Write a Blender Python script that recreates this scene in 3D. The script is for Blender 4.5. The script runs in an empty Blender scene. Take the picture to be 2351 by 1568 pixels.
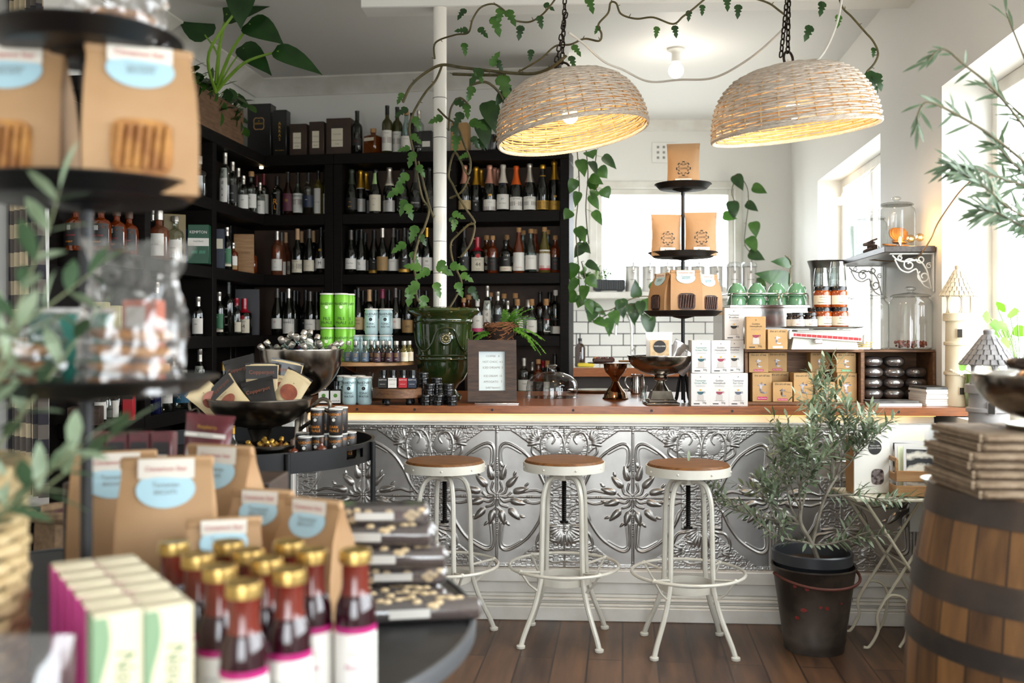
import bpy, bmesh, math, random
import numpy as np
from mathutils import Vector as V, Matrix, Euler
PI = math.pi
R = math.radians
rnd = random.Random(7)
S = bpy.context.scene
COL = S.collection
# ---------------------------------------------------------------- camera, world, exposure
H, F, CX, HZ = 1.29, 2285.7, 1175.5, 758.0
cam = bpy.data.cameras.new('camera'); cam.lens = 35; cam.sensor_width = 36
cam.shift_y = -26 / 2351
cam.dof.use_dof = True; cam.dof.focus_distance = 4.6; cam.dof.aperture_fstop = 2.7
cam.clip_start = .05
co = bpy.data.objects.new('camera', cam); COL.objects.link(co)
co.location = (0, 0, H); co.rotation_euler = (PI / 2, 0, 0); S.camera = co
S.view_settings.view_transform = 'Standard'; S.view_settings.look = 'None'
S.view_settings.gamma = 1; S.view_settings.use_curve_mapping = False
S.view_settings.exposure = 0.45
W = bpy.data.worlds.new('sky'); S.world = W; W.use_nodes = True
wn = W.node_tree.nodes; wl = W.node_tree.links; wn.clear()
wo = wn.new('ShaderNodeOutputWorld'); wb = wn.new('ShaderNodeBackground')
tc = wn.new('ShaderNodeTexCoord'); sx = wn.new('ShaderNodeSeparateXYZ'); cr = wn.new('ShaderNodeValToRGB')
mr = wn.new('ShaderNodeMapRange'); mr.inputs[1].default_value = -1; mr.inputs[2].default_value = 1
wl.new(tc.outputs['Generated'], sx.inputs[0]); wl.new(sx.outputs[2], mr.inputs[0]); wl.new(mr.outputs[0], cr.inputs[0])
cr.color_ramp.elements[0].position = .40; cr.color_ramp.elements[0].color = (.42, .42, .40, 1)
cr.color_ramp.elements[1].position = .50; cr.color_ramp.elements[1].color = (.93, .96, 1, 1)
wl.new(cr.outputs[0], wb.inputs[0]); wb.inputs[1].default_value = 8.5
wl.new(wb.outputs[0], wo.inputs[0])
cy = S.cycles
cy.max_bounces = 7; cy.diffuse_bounces = 4; cy.glossy_bounces = 3; cy.transmission_bounces = 5; cy.transparent_max_bounces = 14
cy.caustics_reflective = False; cy.caustics_refractive = False; cy.sample_clamp_indirect = 6
cy.use_denoising = True; cy.use_adaptive_sampling = True; cy.adaptive_threshold = .02

def lamp(name, kind, loc, power, col=(1, 1, 1), size=.1, rot=(0, 0, 0), sy=None, portal=False):
    l = bpy.data.lights.new(name, kind); l.energy = power; l.color = col
    if kind == 'AREA':
        l.size = size
        if sy: l.shape = 'RECTANGLE'; l.size_y = sy
        if portal: l.cycles.is_portal = True
    elif kind == 'POINT': l.shadow_soft_size = size
    o = bpy.data.objects.new(name, l); o.location = loc; o.rotation_euler = rot; COL.objects.link(o)
    return o
# ---------------------------------------------------------------- placing
def at(px, py, Y): return V(((px - CX) / F * Y, Y, H - (py - HZ) / F * Y))
CT = .955                                   # counter height
def ct(px, py, z=CT):                       # a point on a level surface below eye height
    Y = (H - z) * F / (py - HZ); return V(((px - CX) / F * Y, Y, z))
SL = .111
def wx(Y): return 1.44 + SL * Y             # right wall plane
def lx(Y): return -2.65 + SL * Y            # left wall plane
# ---------------------------------------------------------------- materials
def lin(h):
    if isinstance(h, str):
        h = [int(h[i:i + 2], 16) / 255 for i in (0, 2, 4)]
        return tuple(c / 12.92 if c < .04045 else ((c + .055) / 1.055) ** 2.4 for c in h) + (1,)
    return tuple(h) + (1,)
MT = {}
def M(name, col, rough=.5, metal=0, c2=None, ns=8, stretch=None, bump=0, bs=60, emis=0, coat=0, spec=None, trans=0, sheen=0, det=4, lo=.35, hi=.65, trn=0):
    if name in MT: return MT[name]
    m = bpy.data.materials.new(name); m.use_nodes = True; n = m.node_tree.nodes; l = m.node_tree.links
    b = n['Principled BSDF']; b.inputs['Base Color'].default_value = lin(col); b.inputs['Roughness'].default_value = rough
    b.inputs['Metallic'].default_value = metal; b.inputs['Coat Weight'].default_value = coat
    if coat: b.inputs['Coat Roughness'].default_value = .06
    if spec is not None: b.inputs['Specular IOR Level'].default_value = spec
    if sheen: b.inputs['Sheen Weight'].default_value = sheen
    if trans: b.inputs['Transmission Weight'].default_value = trans
    if emis: b.inputs['Emission Color'].default_value = lin(col); b.inputs['Emission Strength'].default_value = emis
    if c2 or bump:
        t = n.new('ShaderNodeTexCoord'); mp = n.new('ShaderNodeMapping'); l.new(t.outputs['Object'], mp.inputs[0])
        if stretch: mp.inputs['Scale'].default_value = stretch
    if c2:
        x = n.new('ShaderNodeTexNoise'); x.inputs['Scale'].default_value = ns; x.inputs['Detail'].default_value = det
        l.new(mp.outputs[0], x.inputs[0]); r = n.new('ShaderNodeValToRGB'); l.new(x.outputs[0], r.inputs[0])
        r.color_ramp.elements[0].position = lo; r.color_ramp.elements[1].position = hi
        r.color_ramp.elements[0].color = lin(col); r.color_ramp.elements[1].color = lin(c2); l.new(r.outputs[0], b.inputs['Base Color'])
    if bump:
        x = n.new('ShaderNodeTexNoise'); x.inputs['Scale'].default_value = bs; x.inputs['Detail'].default_value = 3
        l.new(mp.outputs[0], x.inputs[0]); q = n.new('ShaderNodeBump'); q.inputs['Strength'].default_value = bump; q.inputs['Distance'].default_value = .004
        l.new(x.outputs[0], q.inputs['Height']); l.new(q.outputs[0], b.inputs['Normal'])
    if trn:                                     # thin leaf or paper that lets light through
        tr = n.new('ShaderNodeBsdfTranslucent'); tr.inputs[0].default_value = lin(col); mx = n.new('ShaderNodeMixShader'); mx.inputs[0].default_value = trn
        l.new(b.outputs[0], mx.inputs[1]); l.new(tr.outputs[0], mx.inputs[2]); l.new(mx.outputs[0], n['Material Output'].inputs[0])
    MT[name] = m; return m
def MG(name, col, gl=.12, rough=.03, body=0, bodycol=None, edge=.68):
    """thin glass: tinted see-through with a fresnel reflection, optional milky body"""
    if name in MT: return MT[name]
    m = bpy.data.materials.new(name); m.use_nodes = True; n = m.node_tree.nodes; l = m.node_tree.links; n.remove(n['Principled BSDF'])
    t = n.new('ShaderNodeBsdfTransparent'); t.inputs[0].default_value = lin(col)
    g = n.new('ShaderNodeBsdfGlossy'); g.inputs[1].default_value = rough
    fr = n.new('ShaderNodeLayerWeight'); fr.inputs[0].default_value = .5; pw = n.new('ShaderNodeMath'); pw.operation = 'POWER'; pw.inputs[1].default_value = 4.5
    l.new(fr.outputs['Facing'], pw.inputs[0]); ad = n.new('ShaderNodeMath'); ad.operation = 'MULTIPLY_ADD'
    ad.inputs[1].default_value = .8; ad.inputs[2].default_value = gl; ad.use_clamp = True
    l.new(pw.outputs[0], ad.inputs[0]); mx = n.new('ShaderNodeMixShader'); l.new(ad.outputs[0], mx.inputs[0])
    tw = n.new('ShaderNodeMath'); tw.operation = 'POWER'; tw.inputs[1].default_value = 3; l.new(fr.outputs['Facing'], tw.inputs[0])
    tm_ = n.new('ShaderNodeMix'); tm_.data_type = 'RGBA'; c0 = lin(col); tm_.inputs[6].default_value = c0; tm_.inputs[7].default_value = tuple(x * edge for x in c0[:3]) + (1,)
    l.new(tw.outputs[0], tm_.inputs[0]); l.new(tm_.outputs[2], t.inputs[0]); src = t
    if body:
        d = n.new('ShaderNodeBsdfDiffuse'); d.inputs[0].default_value = lin(bodycol or col); m2 = n.new('ShaderNodeMixShader'); m2.inputs[0].default_value = body
        l.new(t.outputs[0], m2.inputs[1]); l.new(d.outputs[0], m2.inputs[2]); src = m2
    l.new(src.outputs[0], mx.inputs[1]); l.new(g.outputs[0], mx.inputs[2]); l.new(mx.outputs[0], n['Material Output'].inputs[0])
    MT[name] = m; return m
def nodemat(name, rough=.5, metal=0, **k):
    m = bpy.data.materials.new(name); m.use_nodes = True; b = m.node_tree.nodes['Principled BSDF']
    b.inputs['Roughness'].default_value = rough; b.inputs['Metallic'].default_value = metal; MT[name] = m
    return m, m.node_tree.nodes, m.node_tree.links, b
# ---------------------------------------------------------------- mesh builder
def TR(loc=(0, 0, 0), rot=(0, 0, 0), sc=(1, 1, 1)):
    return Matrix.Translation(V(loc)) @ Euler(rot).to_matrix().to_4x4() @ Matrix.Diagonal(V(sc).to_4d())
class MB:
    def __init__(s): s.v = []; s.f = []; s.mi = []; s.sm = []; s.mats = []; s.T = Matrix.Identity(4)
    def add(s, vs, fs, m, sm=False):
        o = len(s.v); T = s.T
        if m not in s.mats: s.mats.append(m)
        k = s.mats.index(m)
        s.v += [T @ V(a) for a in vs]
        for f in fs: s.f.append([o + i for i in f]); s.mi.append(k); s.sm.append(sm)
        return s
    def box(s, c, d, m, b=0, rot=None, taper=None):
        hx, hy, hz = d[0] / 2, d[1] / 2, d[2] / 2
        T0 = s.T; s.T = T0 @ TR(c, rot or (0, 0, 0))
        if b and not taper:
            b = min(b, hx * .9, hy * .9, hz * .9)
            P = []
            for X in (-1, 1):
                for Y in (-1, 1):
                    for Z in (-1, 1):
                        P += [(X * hx, Y * (hy - b), Z * (hz - b)), (X * (hx - b), Y * hy, Z * (hz - b)), (X * (hx - b), Y * (hy - b), Z * hz)]
            bm = bmesh.new(); vv = [bm.verts.new(p) for p in P]; bmesh.ops.convex_hull(bm, input=vv)
            bmesh.ops.dissolve_limit(bm, angle_limit=.02, verts=bm.verts[:], edges=bm.edges[:])
            bm.verts.index_update(); vs = [tuple(q.co) for q in bm.verts]; fs = [[q.index for q in f.verts] for f in bm.faces]; bm.free()
            s.add(vs, fs, m)
        else:
            t = taper or 1
            vs = [(-hx, -hy, -hz), (hx, -hy, -hz), (hx, hy, -hz), (-hx, hy, -hz), (-hx * t, -hy * t, hz), (hx * t, -hy * t, hz), (hx * t, hy * t, hz), (-hx * t, hy * t, hz)]
            s.add(vs, [(0, 3, 2, 1), (4, 5, 6, 7), (0, 1, 5, 4), (1, 2, 6, 5), (2, 3, 7, 6), (3, 0, 4, 7)], m)
        s.T = T0; return s
    def lathe(s, prof, m, n=24, c=(0, 0, 0), sm=True, sxy=(1, 1), a0=0, a1=2 * PI, close=False):
        full = abs(a1 - a0 - 2 * PI) < 1e-6; k = n if full else n + 1; vs = []; fs = []; P = len(prof)
        for r, z in prof:
            for i in range(k):
                a = a0 + (a1 - a0) * i / n
                vs.append((c[0] + r * math.cos(a) * sxy[0], c[1] + r * math.sin(a) * sxy[1], c[2] + z))
        for j in range(P if close else P - 1):
            j2 = (j + 1) % P
            for i in range(n):
                i2 = (i + 1) % k; fs.append((j * k + i, j * k + i2, j2 * k + i2, j2 * k + i))
        if full and not close:
            if prof[0][0] > 1e-5: fs.append(tuple(range(k - 1, -1, -1)))
            if prof[-1][0] > 1e-5: fs.append(tuple((P - 1) * k + i for i in range(k)))
        s.add(vs, fs, m, sm); return s
    def cyl(s, r, z0, z1, m, n=20, c=(0, 0), sm=False, r2=None):
        r2 = r if r2 is None else r2; k = len(s.v)
        s.lathe([(r, z0), (r2, z1)], m, n, (c[0], c[1], 0), True)
        s.sm[-1] = False; s.sm[-2] = False; return s
    def tube(s, pts, r, m, n=6, closed=False, cap=True, up=None):
        pts = [V(p) for p in pts]; K = len(pts); vs = []; fs = []
        t0 = (pts[1] - pts[0]).normalized(); a = V((0, 0, 1)) if abs(t0.z) < .9 else V((1, 0, 0)); nn = (a - t0 * a.dot(t0)).normalized()
        for i, p in enumerate(pts):
            if closed: t = pts[(i + 1) % K] - pts[i - 1]
            else: t = pts[min(i + 1, K - 1)] - pts[max(i - 1, 0)]
            t = t.normalized() if t.length > 1e-9 else t0
            nn = nn - t * nn.dot(t)
            nn = nn.normalized() if nn.length > 1e-6 else V((1, 0, 0)); bb = t.cross(nn)
            rr = r[i] if isinstance(r, (list, tuple)) else r
            for j in range(n):
                q = 2 * PI * j / n; vs.append(p + (nn * math.cos(q) + bb * math.sin(q)) * rr)
        for i in range(K if closed else K - 1):
            i2 = (i + 1) % K
            for j in range(n): j2 = (j + 1) % n; fs.append((i * n + j, i * n + j2, i2 * n + j2, i2 * n + j))
        if cap and not closed: fs.append(tuple(range(n - 1, -1, -1))); fs.append(tuple((K - 1) * n + j for j in range(n)))
        s.add(vs, fs, m, True); return s
    def sheet(s, fn, nu, nv, m, sm=True):
        vs = [fn(i / nu, j / nv) for j in range(nv + 1) for i in range(nu + 1)]
        fs = [(j * (nu + 1) + i, j * (nu + 1) + i + 1, (j + 1) * (nu + 1) + i + 1, (j + 1) * (nu + 1) + i) for j in range(nv) for i in range(nu)]
        s.add(vs, fs, m, sm); return s
    def prism(s, poly, z0, z1, m, sm=False):
        n = len(poly); vs = [(x, y, z0) for x, y in poly] + [(x, y, z1) for x, y in poly]
        s.add(vs, [tuple(range(n - 1, -1, -1)), tuple(range(n, 2 * n))] + [(i, (i + 1) % n, n + (i + 1) % n, n + i) for i in range(n)], m, sm); return s
    def ball(s, c, r, m, n=12, k=8, sc=(1, 1, 1)):
        T0 = s.T; s.T = T0 @ TR(c, (0, 0, 0), sc)
        s.lathe([(max(1e-6, r * math.sin(PI * i / k)), -r * math.cos(PI * i / k)) for i in range(k + 1)], m, n); s.T = T0; return s
    def mesh(s, name):
        me = bpy.data.meshes.new(name); me.from_pydata([tuple(a) for a in s.v], [], s.f)
        for m in s.mats: me.materials.append(m)
        me.polygons.foreach_set('material_index', s.mi); me.polygons.foreach_set('use_smooth', s.sm); me.update(); me.set_sharp_from_angle(angle=R(42)); return me
def arc(c, r, a0, a1, n, pl='xz'):
    o = []
    for i in range(n + 1):
        a = a0 + (a1 - a0) * i / n; u, w = r * math.cos(a), r * math.sin(a)
        o.append(V((c[0] + u, c[1], c[2] + w)) if pl == 'xz' else V((c[0] + u, c[1] + w, c[2])) if pl == 'xy' else V((c[0], c[1] + u, c[2] + w)))
    return o
def spl(pts, n=6):
    pts = [V(p) for p in pts]; o = []
    for i in range(len(pts) - 1):
        p0, p1, p2, p3 = pts[max(i - 1, 0)], pts[i], pts[i + 1], pts[min(i + 2, len(pts) - 1)]
        for k in range(n):
            t = k / n; o.append(.5 * ((2 * p1) + (p2 - p0) * t + (2 * p0 - 5 * p1 + 4 * p2 - p3) * t * t + (3 * p1 - p0 - 3 * p2 + p3) * t ** 3))
    return o + [pts[-1]]
# ---------------------------------------------------------------- writing
TX = {}
def glyphs(t):
    if t not in TX:
        c = bpy.data.curves.new('writing', 'FONT'); c.body = t; c.align_x = 'CENTER'; c.align_y = 'CENTER'; c.resolution_u = 2
        c.size = 1; o = bpy.data.objects.new('writing', c); COL.objects.link(o)
        me = bpy.data.meshes.new_from_object(o.evaluated_get(bpy.context.evaluated_depsgraph_get()))
        TX[t] = ([tuple(v.co) for v in me.vertices], [tuple(p.vertices) for p in me.polygons])
        bpy.data.objects.remove(o); bpy.data.curves.remove(c); bpy.data.meshes.remove(me)
    return TX[t]
def text(mb, t, c, size, m, wide=1, cyl=None, rot=0, shear=0, maxw=None):
    """writing on a plane facing -Y at c, or bent round a cylinder of radius cyl about the z axis"""
    vs, fs = glyphs(t)
    if not vs: return
    if maxw:
        w = (max(v[0] for v in vs) - min(v[0] for v in vs)) * size * wide
        if w > maxw: wide *= maxw / w
    o = []
    for x, y, z in vs:
        x = x * size * wide + y * size * shear; y = y * size
        if rot: x, y = x * math.cos(rot) - y * math.sin(rot), x * math.sin(rot) + y * math.cos(rot)
        if cyl: a = (x + c[0]) / cyl; o.append((cyl * math.sin(a), -cyl * math.cos(a), c[2] + y))
        else: o.append((c[0] + x, c[1], c[2] + y))
    mb.add(o, fs, m)
# ---------------------------------------------------------------- objects
def part(name, mb, parent=None, **k):
    o = bpy.data.objects.new(name, mb if isinstance(mb, bpy.types.Mesh) else mb.mesh(name)); COL.objects.link(o)
    if parent: o.parent = parent
    for a, b in k.items(): o[a] = b
    return o
def tag(o, label=None, cat=None, group=None, kind=None):
    if label: o['label'] = label
    if cat: o['category'] = cat
    if group: o['group'] = group
    if kind: o['kind'] = kind
    return o
def thing(name, label, cat, loc=(0, 0, 0), rz=0, group=None, rot=None):
    o = bpy.data.objects.new(name, None); o.empty_display_size = .05; COL.objects.link(o)
    o.location = loc; o.rotation_euler = rot or (0, 0, rz); return tag(o, label, cat, group)
def struct(name, mb, parent=None): return tag(part(name, mb, parent), kind='structure')
def dup(root):
    r = root.copy(); COL.objects.link(r)
    for ch in KIDS.get(root.name, []):
        c = ch.copy(); COL.objects.link(c); c.parent = r
        for g in KIDS.get(ch.name, []): d = g.copy(); COL.objects.link(d); d.parent = c
    return r
KIDS = {}; PR = {}
def make(key, builder, loc, label, cat, rz=0, group=None, s=1, rot=None):
    """the first of a kind is built, every later one is a copy of it and of its parts"""
    if key not in PR:
        r = builder(); PR[key] = r
        for o in COL.objects:
            if o.parent == r or (o.parent and o.parent.parent == r): KIDS.setdefault(o.parent.name, []).append(o)
    else: r = dup(PR[key])
    r.location = loc; r.rotation_euler = rot or (0, 0, rz); r.scale = (s, s, s)
    for q in ('group',):
        if q in r: del r[q]
    return tag(r, label, cat, group)
def root(name): return thing(name, None, None)
ORD = 'first second third fourth fifth sixth seventh eighth ninth tenth eleventh twelfth thirteenth fourteenth fifteenth sixteenth seventeenth eighteenth nineteenth twentieth'.split()
# ================================================================ materials of the room
m_white = M('white_paint', 'e9e7e2', .55, bump=.12, bs=25)
m_ceil = M('ceiling_paint', 'dedcd8', .6, bump=.1, bs=12)
m_trimw = M('white_trim', 'e6e3dc', .35, c2='d6d1c8', ns=6)
m_blackw = M('black_stained_wood', '0c0908', .55, c2='150f0c', ns=14, stretch=(1, 1, 8), spec=.16)
m_backb = M('brown_back_board', '3f2d23', .6, c2='4d3829', ns=5)
m_top = M('oiled_timber', '7a4524', .32, c2='94562c', ns=9, stretch=(1.2, 14, 14), coat=.15)
m_tin = M('pressed_tin', 'b9b6b2', .36, 1, c2='96928e', ns=5, lo=.3, hi=.75)
m_black = M('black_metal', '121214', .42, .3)
m_glass = MG('clear_glass', 'fbfcfb', .07, edge=.62)
m_pane = MG('window_glass', 'fbfdfd', .01, edge=.95)
# floor: worn boards running into the room
m_floor, n, l, b = nodemat('worn_floor_boards', .38)
t = n.new('ShaderNodeTexCoord'); mp = n.new('ShaderNodeMapping'); mp.inputs['Rotation'].default_value = (0, 0, math.atan(SL) - PI / 2)
l.new(t.outputs['Object'], mp.inputs[0])
bt = n.new('ShaderNodeTexBrick'); bt.inputs['Scale'].default_value = 1; bt.inputs['Brick Width'].default_value = 2.4; bt.inputs['Row Height'].default_value = .135
bt.inputs['Mortar Size'].default_value = .004; bt.inputs['Color1'].default_value = (.8, .8, .8, 1); bt.inputs['Color2'].default_value = (.3, .3, .3, 1); bt.inputs['Mortar'].default_value = (0, 0, 0, 1)
bt.offset = .37; l.new(mp.outputs[0], bt.inputs[0])
nz = n.new('ShaderNodeTexNoise'); nz.inputs['Scale'].default_value = 2.2; nz.inputs['Detail'].default_value = 8; mp2 = n.new('ShaderNodeMapping'); mp2.inputs['Scale'].default_value = (1, 9, 1)
l.new(mp.outputs[0], mp2.inputs[0]); l.new(mp2.outputs[0], nz.inputs[0])
mx = n.new('ShaderNodeMix'); mx.data_type = 'RGBA'; mx.inputs[0].default_value = .35; l.new(nz.outputs[0], mx.inputs[6]); l.new(bt.outputs[0], mx.inputs[7])
r = n.new('ShaderNodeValToRGB'); r.color_ramp.elements[0].position = .12; r.color_ramp.elements[0].color = lin('120b08'); r.color_ramp.elements[1].position = .75; r.color_ramp.elements[1].color = lin('735238')
e = r.color_ramp.elements.new(.42); e.color = lin('3e2a1e'); l.new(mx.outputs[2], r.inputs[0]); l.new(r.outputs[0], b.inputs[0])
bp = n.new('ShaderNodeBump'); bp.inputs['Strength'].default_value = .35; bp.inputs['Distance'].default_value = .006; l.new(bt.outputs[1], bp.inputs['Height']); bp.invert = True; l.new(bp.outputs[0], b.inputs['Normal'])
# tiles
def tile_mat(name, w, h, offx=0, offz=0, axis='x'):
    m, n, l, b = nodemat(name, .12); t = n.new('ShaderNodeTexCoord'); sp = n.new('ShaderNodeSeparateXYZ'); cb = n.new('ShaderNodeCombineXYZ')
    l.new(t.outputs['Object'], sp.inputs[0]); l.new(sp.outputs[0 if axis == 'x' else 1], cb.inputs[0]); l.new(sp.outputs[2], cb.inputs[1])
    mp = n.new('ShaderNodeMapping'); mp.inputs['Location'].default_value = (offx, offz, 0); l.new(cb.outputs[0], mp.inputs[0])
    bt = n.new('ShaderNodeTexBrick'); bt.inputs['Scale'].default_value = 1; bt.inputs['Brick Width'].default_value = w; bt.inputs['Row Height'].default_value = h; bt.inputs['Mortar Size'].default_value = .004
    bt.inputs['Mortar Smooth'].default_value = 0; bt.inputs['Color1'].default_value = lin('eceae6'); bt.inputs['Color2'].default_value = lin('f1efec'); bt.inputs['Mortar'].default_value = lin('1b1a19'); l.new(mp.outputs[0], bt.inputs[0]); l.new(bt.outputs[0], b.inputs[0]); return m
m_tile = tile_mat('white_subway_tile', .2, .1, .05, -.06)
# ================================================================ room shell
def wallpts(mb, p, q, z0, z1, th, m):       # a wall slab between two plan points, thickness to the right of p->q
    p, q = V(p), V(q); d = (q - p).normalized(); nn = V((d.y, -d.x)) * th
    poly = [p, q, q + nn, p + nn]
    if sum(poly[i].x * poly[(i + 1) % 4].y - poly[(i + 1) % 4].x * poly[i].y for i in range(4)) < 0: poly = poly[::-1]
    mb.prism([(a.x, a.y) for a in poly], z0, z1, m); return mb
CZ = 3.08
plan = [(lx(-1.95) - .1, -1.95), (wx(-1.95) + .1, -1.95), (wx(8.6) + .1, 8.65), (.2, 8.65), (.2, 7.35), (lx(7.35) - .1, 7.35)]
struct('floor', MB().prism(plan, -.1, 0, m_floor))
struct('ceiling', MB().prism(plan, CZ, CZ + .1, m_ceil))
KY = 8.5
mb = MB()
WL = [(7.34, 5.56), (4.49, -.5)]; ZT = 2.39
for y0, y1 in ((KY + .2, 7.34), (5.56, 4.49), (-.5, -1.9)): wallpts(mb, (wx(y1), y1), (wx(y0), y0), 0, CZ, .26, m_white)
for (y0, y1), zb in zip(WL, (1.0, .915)):
    wallpts(mb, (wx(y1), y1), (wx(y0), y0), 0, zb, .26, m_white); wallpts(mb, (wx(y1), y1), (wx(y0), y0), ZT, CZ, .26, m_white)
struct('wall_right', mb)
mb = MB(); wallpts(mb, (lx(7.4), 7.4), (lx(-1.9), -1.9), 0, CZ, .2, m_white); struct('wall_left', mb)
# back wall behind the dark shelving, then the kitchen nook
mb = MB(); wallpts(mb, (.36, 6.84), (-2.0, 7.20), 0, CZ, .1, m_white); struct('wall_back', mb)
mb = MB(); wallpts(mb, (.365, 6.42), (.365, KY + .1), 0, CZ, -.045, m_white); struct('wall_divider', mb)
kx0, kx1, kz0, kz1 = .723, 1.90, 1.615, 2.50
mb = MB()
for x0, x1, z0, z1, m in ((.3, kx0, 1.46, CZ, m_white), (kx1, 2.6, 1.46, CZ, m_white), (kx0, kx1, kz1, CZ, m_white), (kx0, kx1, 1.46, kz0, m_white), (.3, 2.6, 0, 1.46, m_tile)):
    mb.box(((x0 + x1) / 2, KY + .1, (z0 + z1) / 2), (x1 - x0, .2, z1 - z0), m)
struct('wall_kitchen', mb)
# shop front behind the viewer
mb = MB()
for x0, x1, z0, z1 in ((-3.2, -1.1, 0, CZ), (.9, 1.6, 0, CZ), (-1.1, .9, 0, .35), (-1.1, .9, 2.35, CZ)): mb.box(((x0 + x1) / 2, -1.9, (z0 + z1) / 2), (x1 - x0, .15, z1 - z0), m_white)
struct('wall_front', mb)
def window(name, mk):
    r = tag(root(name), kind='structure'); mk(r); return r
def kwin(r):
    f = MB(); w = .05; x0, x1, z0, z1 = kx0, kx1, kz0, kz1; y = KY + .06
    for a in ((x0 + w / 2, 0), (x1 - w / 2, 0)): f.box((a[0], y, (z0 + z1) / 2), (w, .06, z1 - z0), m_trimw, .004)
    for z in (z0 + w / 2, z1 - w / 2): f.box(((x0 + x1) / 2, y, z), (x1 - x0 - 2 * w, .06, w), m_trimw, .004)
    for a in (x0 - .03, x1 + .03): f.box((a, KY - .008, (z0 + z1) / 2 + .03), (.06, .016, z1 - z0 + .08), m_trimw, .003)
    f.box(((x0 + x1) / 2, KY - .008, z1 + .03), (x1 - x0, .016, .06), m_trimw, .003)
    part('window_frame', f, r); part('window_pane', MB().box(((x0 + x1) / 2, KY + .065, (z0 + z1) / 2), (x1 - x0 - .1, .004, z1 - z0 - .1), m_pane), r)
    part('window_sill', MB().box((1.36, KY - .09, kz0 - .035), (1.62, .32, .06), m_trimw, .006), r)
window('window_1', kwin)
def rwin(y0, y1, zb, d, bars):
    def mk(r):
        f = MB(); u = V((SL, 1, 0)).normalized(); nn = V((u.y, -u.x, 0)); a = V((wx(y1), y1, 0)) + nn * d; L = (V((wx(y0), y0, 0)) - V((wx(y1), y1, 0))).length
        ang = math.atan2(u.y, u.x)
        def bar(s0, s1, z0, z1, th=.05, m=m_trimw): c = a + u * ((s0 + s1) / 2); return f.box((c.x, c.y, (z0 + z1) / 2), (s1 - s0, th, z1 - z0), m, .004, (0, 0, ang))
        bar(0, .06, zb, ZT); bar(L - .06, L, zb, ZT); bar(.06, L - .06, ZT - .06, ZT); bar(.06, L - .06, zb, zb + .07)
        for s in bars: bar(L * s - .03, L * s + .03, zb + .07, ZT - .06)
        part('window_frame', f, r); g = MB(); c = a + u * (L / 2); g.box((c.x, c.y, (zb + ZT) / 2), (L - .1, .004, ZT - zb - .1), m_pane, 0, (0, 0, ang)); part('window_pane', g, r)
    return mk
window('window_2', rwin(7.34, 5.56, 1.0, .19, (.5,))); window('window_3', rwin(4.49, -.5, .915, .24, (.25, .5, .75)))
def fwin(r):
    f = MB()
    for x in (-1.07, -.1, .87): f.box((x, -1.9, 1.35), (.06, .06, 2.0), m_trimw, .004)
    for z in (.38, 2.32): f.box((-.1, -1.9, z), (2.0, .06, .06), m_trimw, .004)
    part('window_frame', f, r); part('window_pane', MB().box((-.1, -1.9, 1.35), (1.9, .004, 1.9), m_pane), r)
window('window_4', fwin)
# daylight openings (portals guide the sky light through the four windows)
ang = math.atan(SL)
lamp('daylight_1', 'AREA', ((kx0 + kx1) / 2, KY + .22, (kz0 + kz1) / 2), 1, size=kx1 - kx0, sy=kz1 - kz0, rot=(-PI / 2, 0, 0), portal=True)
for i, ((y0, y1), zb) in enumerate(zip(WL, (1.0, .915))):
    ym = (y0 + y1) / 2; lamp('daylight_%d' % (i + 2), 'AREA', (wx(ym) + .30, ym - .03, (zb + ZT) / 2), 1, size=(y0 - y1) * 1.01, sy=ZT - zb, rot=(PI / 2, 0, PI / 2 - ang), portal=True)
lamp('daylight_4', 'AREA', (-.1, -2.0, 1.35), 1, size=2.0, sy=2.0, rot=(PI / 2, 0, 0), portal=True)
# cornice over the dark shelving, beam on the pole
mb = MB(); cd = V((-2.36, .36)).normalized()
prof = [(0, 0), (.10, 0), (.10, -.012), (.075, -.03), (.035, -.075), (.015, -.10), (.012, -.115), (0, -.115)]
def run(mb, p, q, prof, m, out):            # sweep a moulding profile between plan points
    p, q, out = V(p), V(q), V(out); n = len(prof)
    vs = [(e.x + out.x * a, e.y + out.y * a, CZ + b) for e in (p, q) for a, b in prof]
    mb.add(vs, [(i, (i + 1) % n, n + (i + 1) % n, n + i) for i in range(n)] + [tuple(range(n)), tuple(range(2 * n - 1, n - 1, -1))], m)
run(mb, (.32, 6.845), (-1.95, 7.19), prof, m_trimw, (-.15, -.99)); struct('trim_cornice_back', mb)
mb = MB(); run(mb, (lx(7.2), 7.15), (lx(1), 1), prof, m_trimw, (.99, -.11)); struct('trim_cornice_left', mb)
mb = MB(); run(mb, (.4, KY), (2.38, KY), [(a * .6, b * .8) for a, b in prof], m_trimw, (0, -1)); struct('trim_cornice_kitchen', mb)
mb = MB().box((.62, 5.01, CZ - .085), (2.76, .15, .17), m_white, .006, (0, 0, -.05)); struct('trim_beam', mb)
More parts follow.
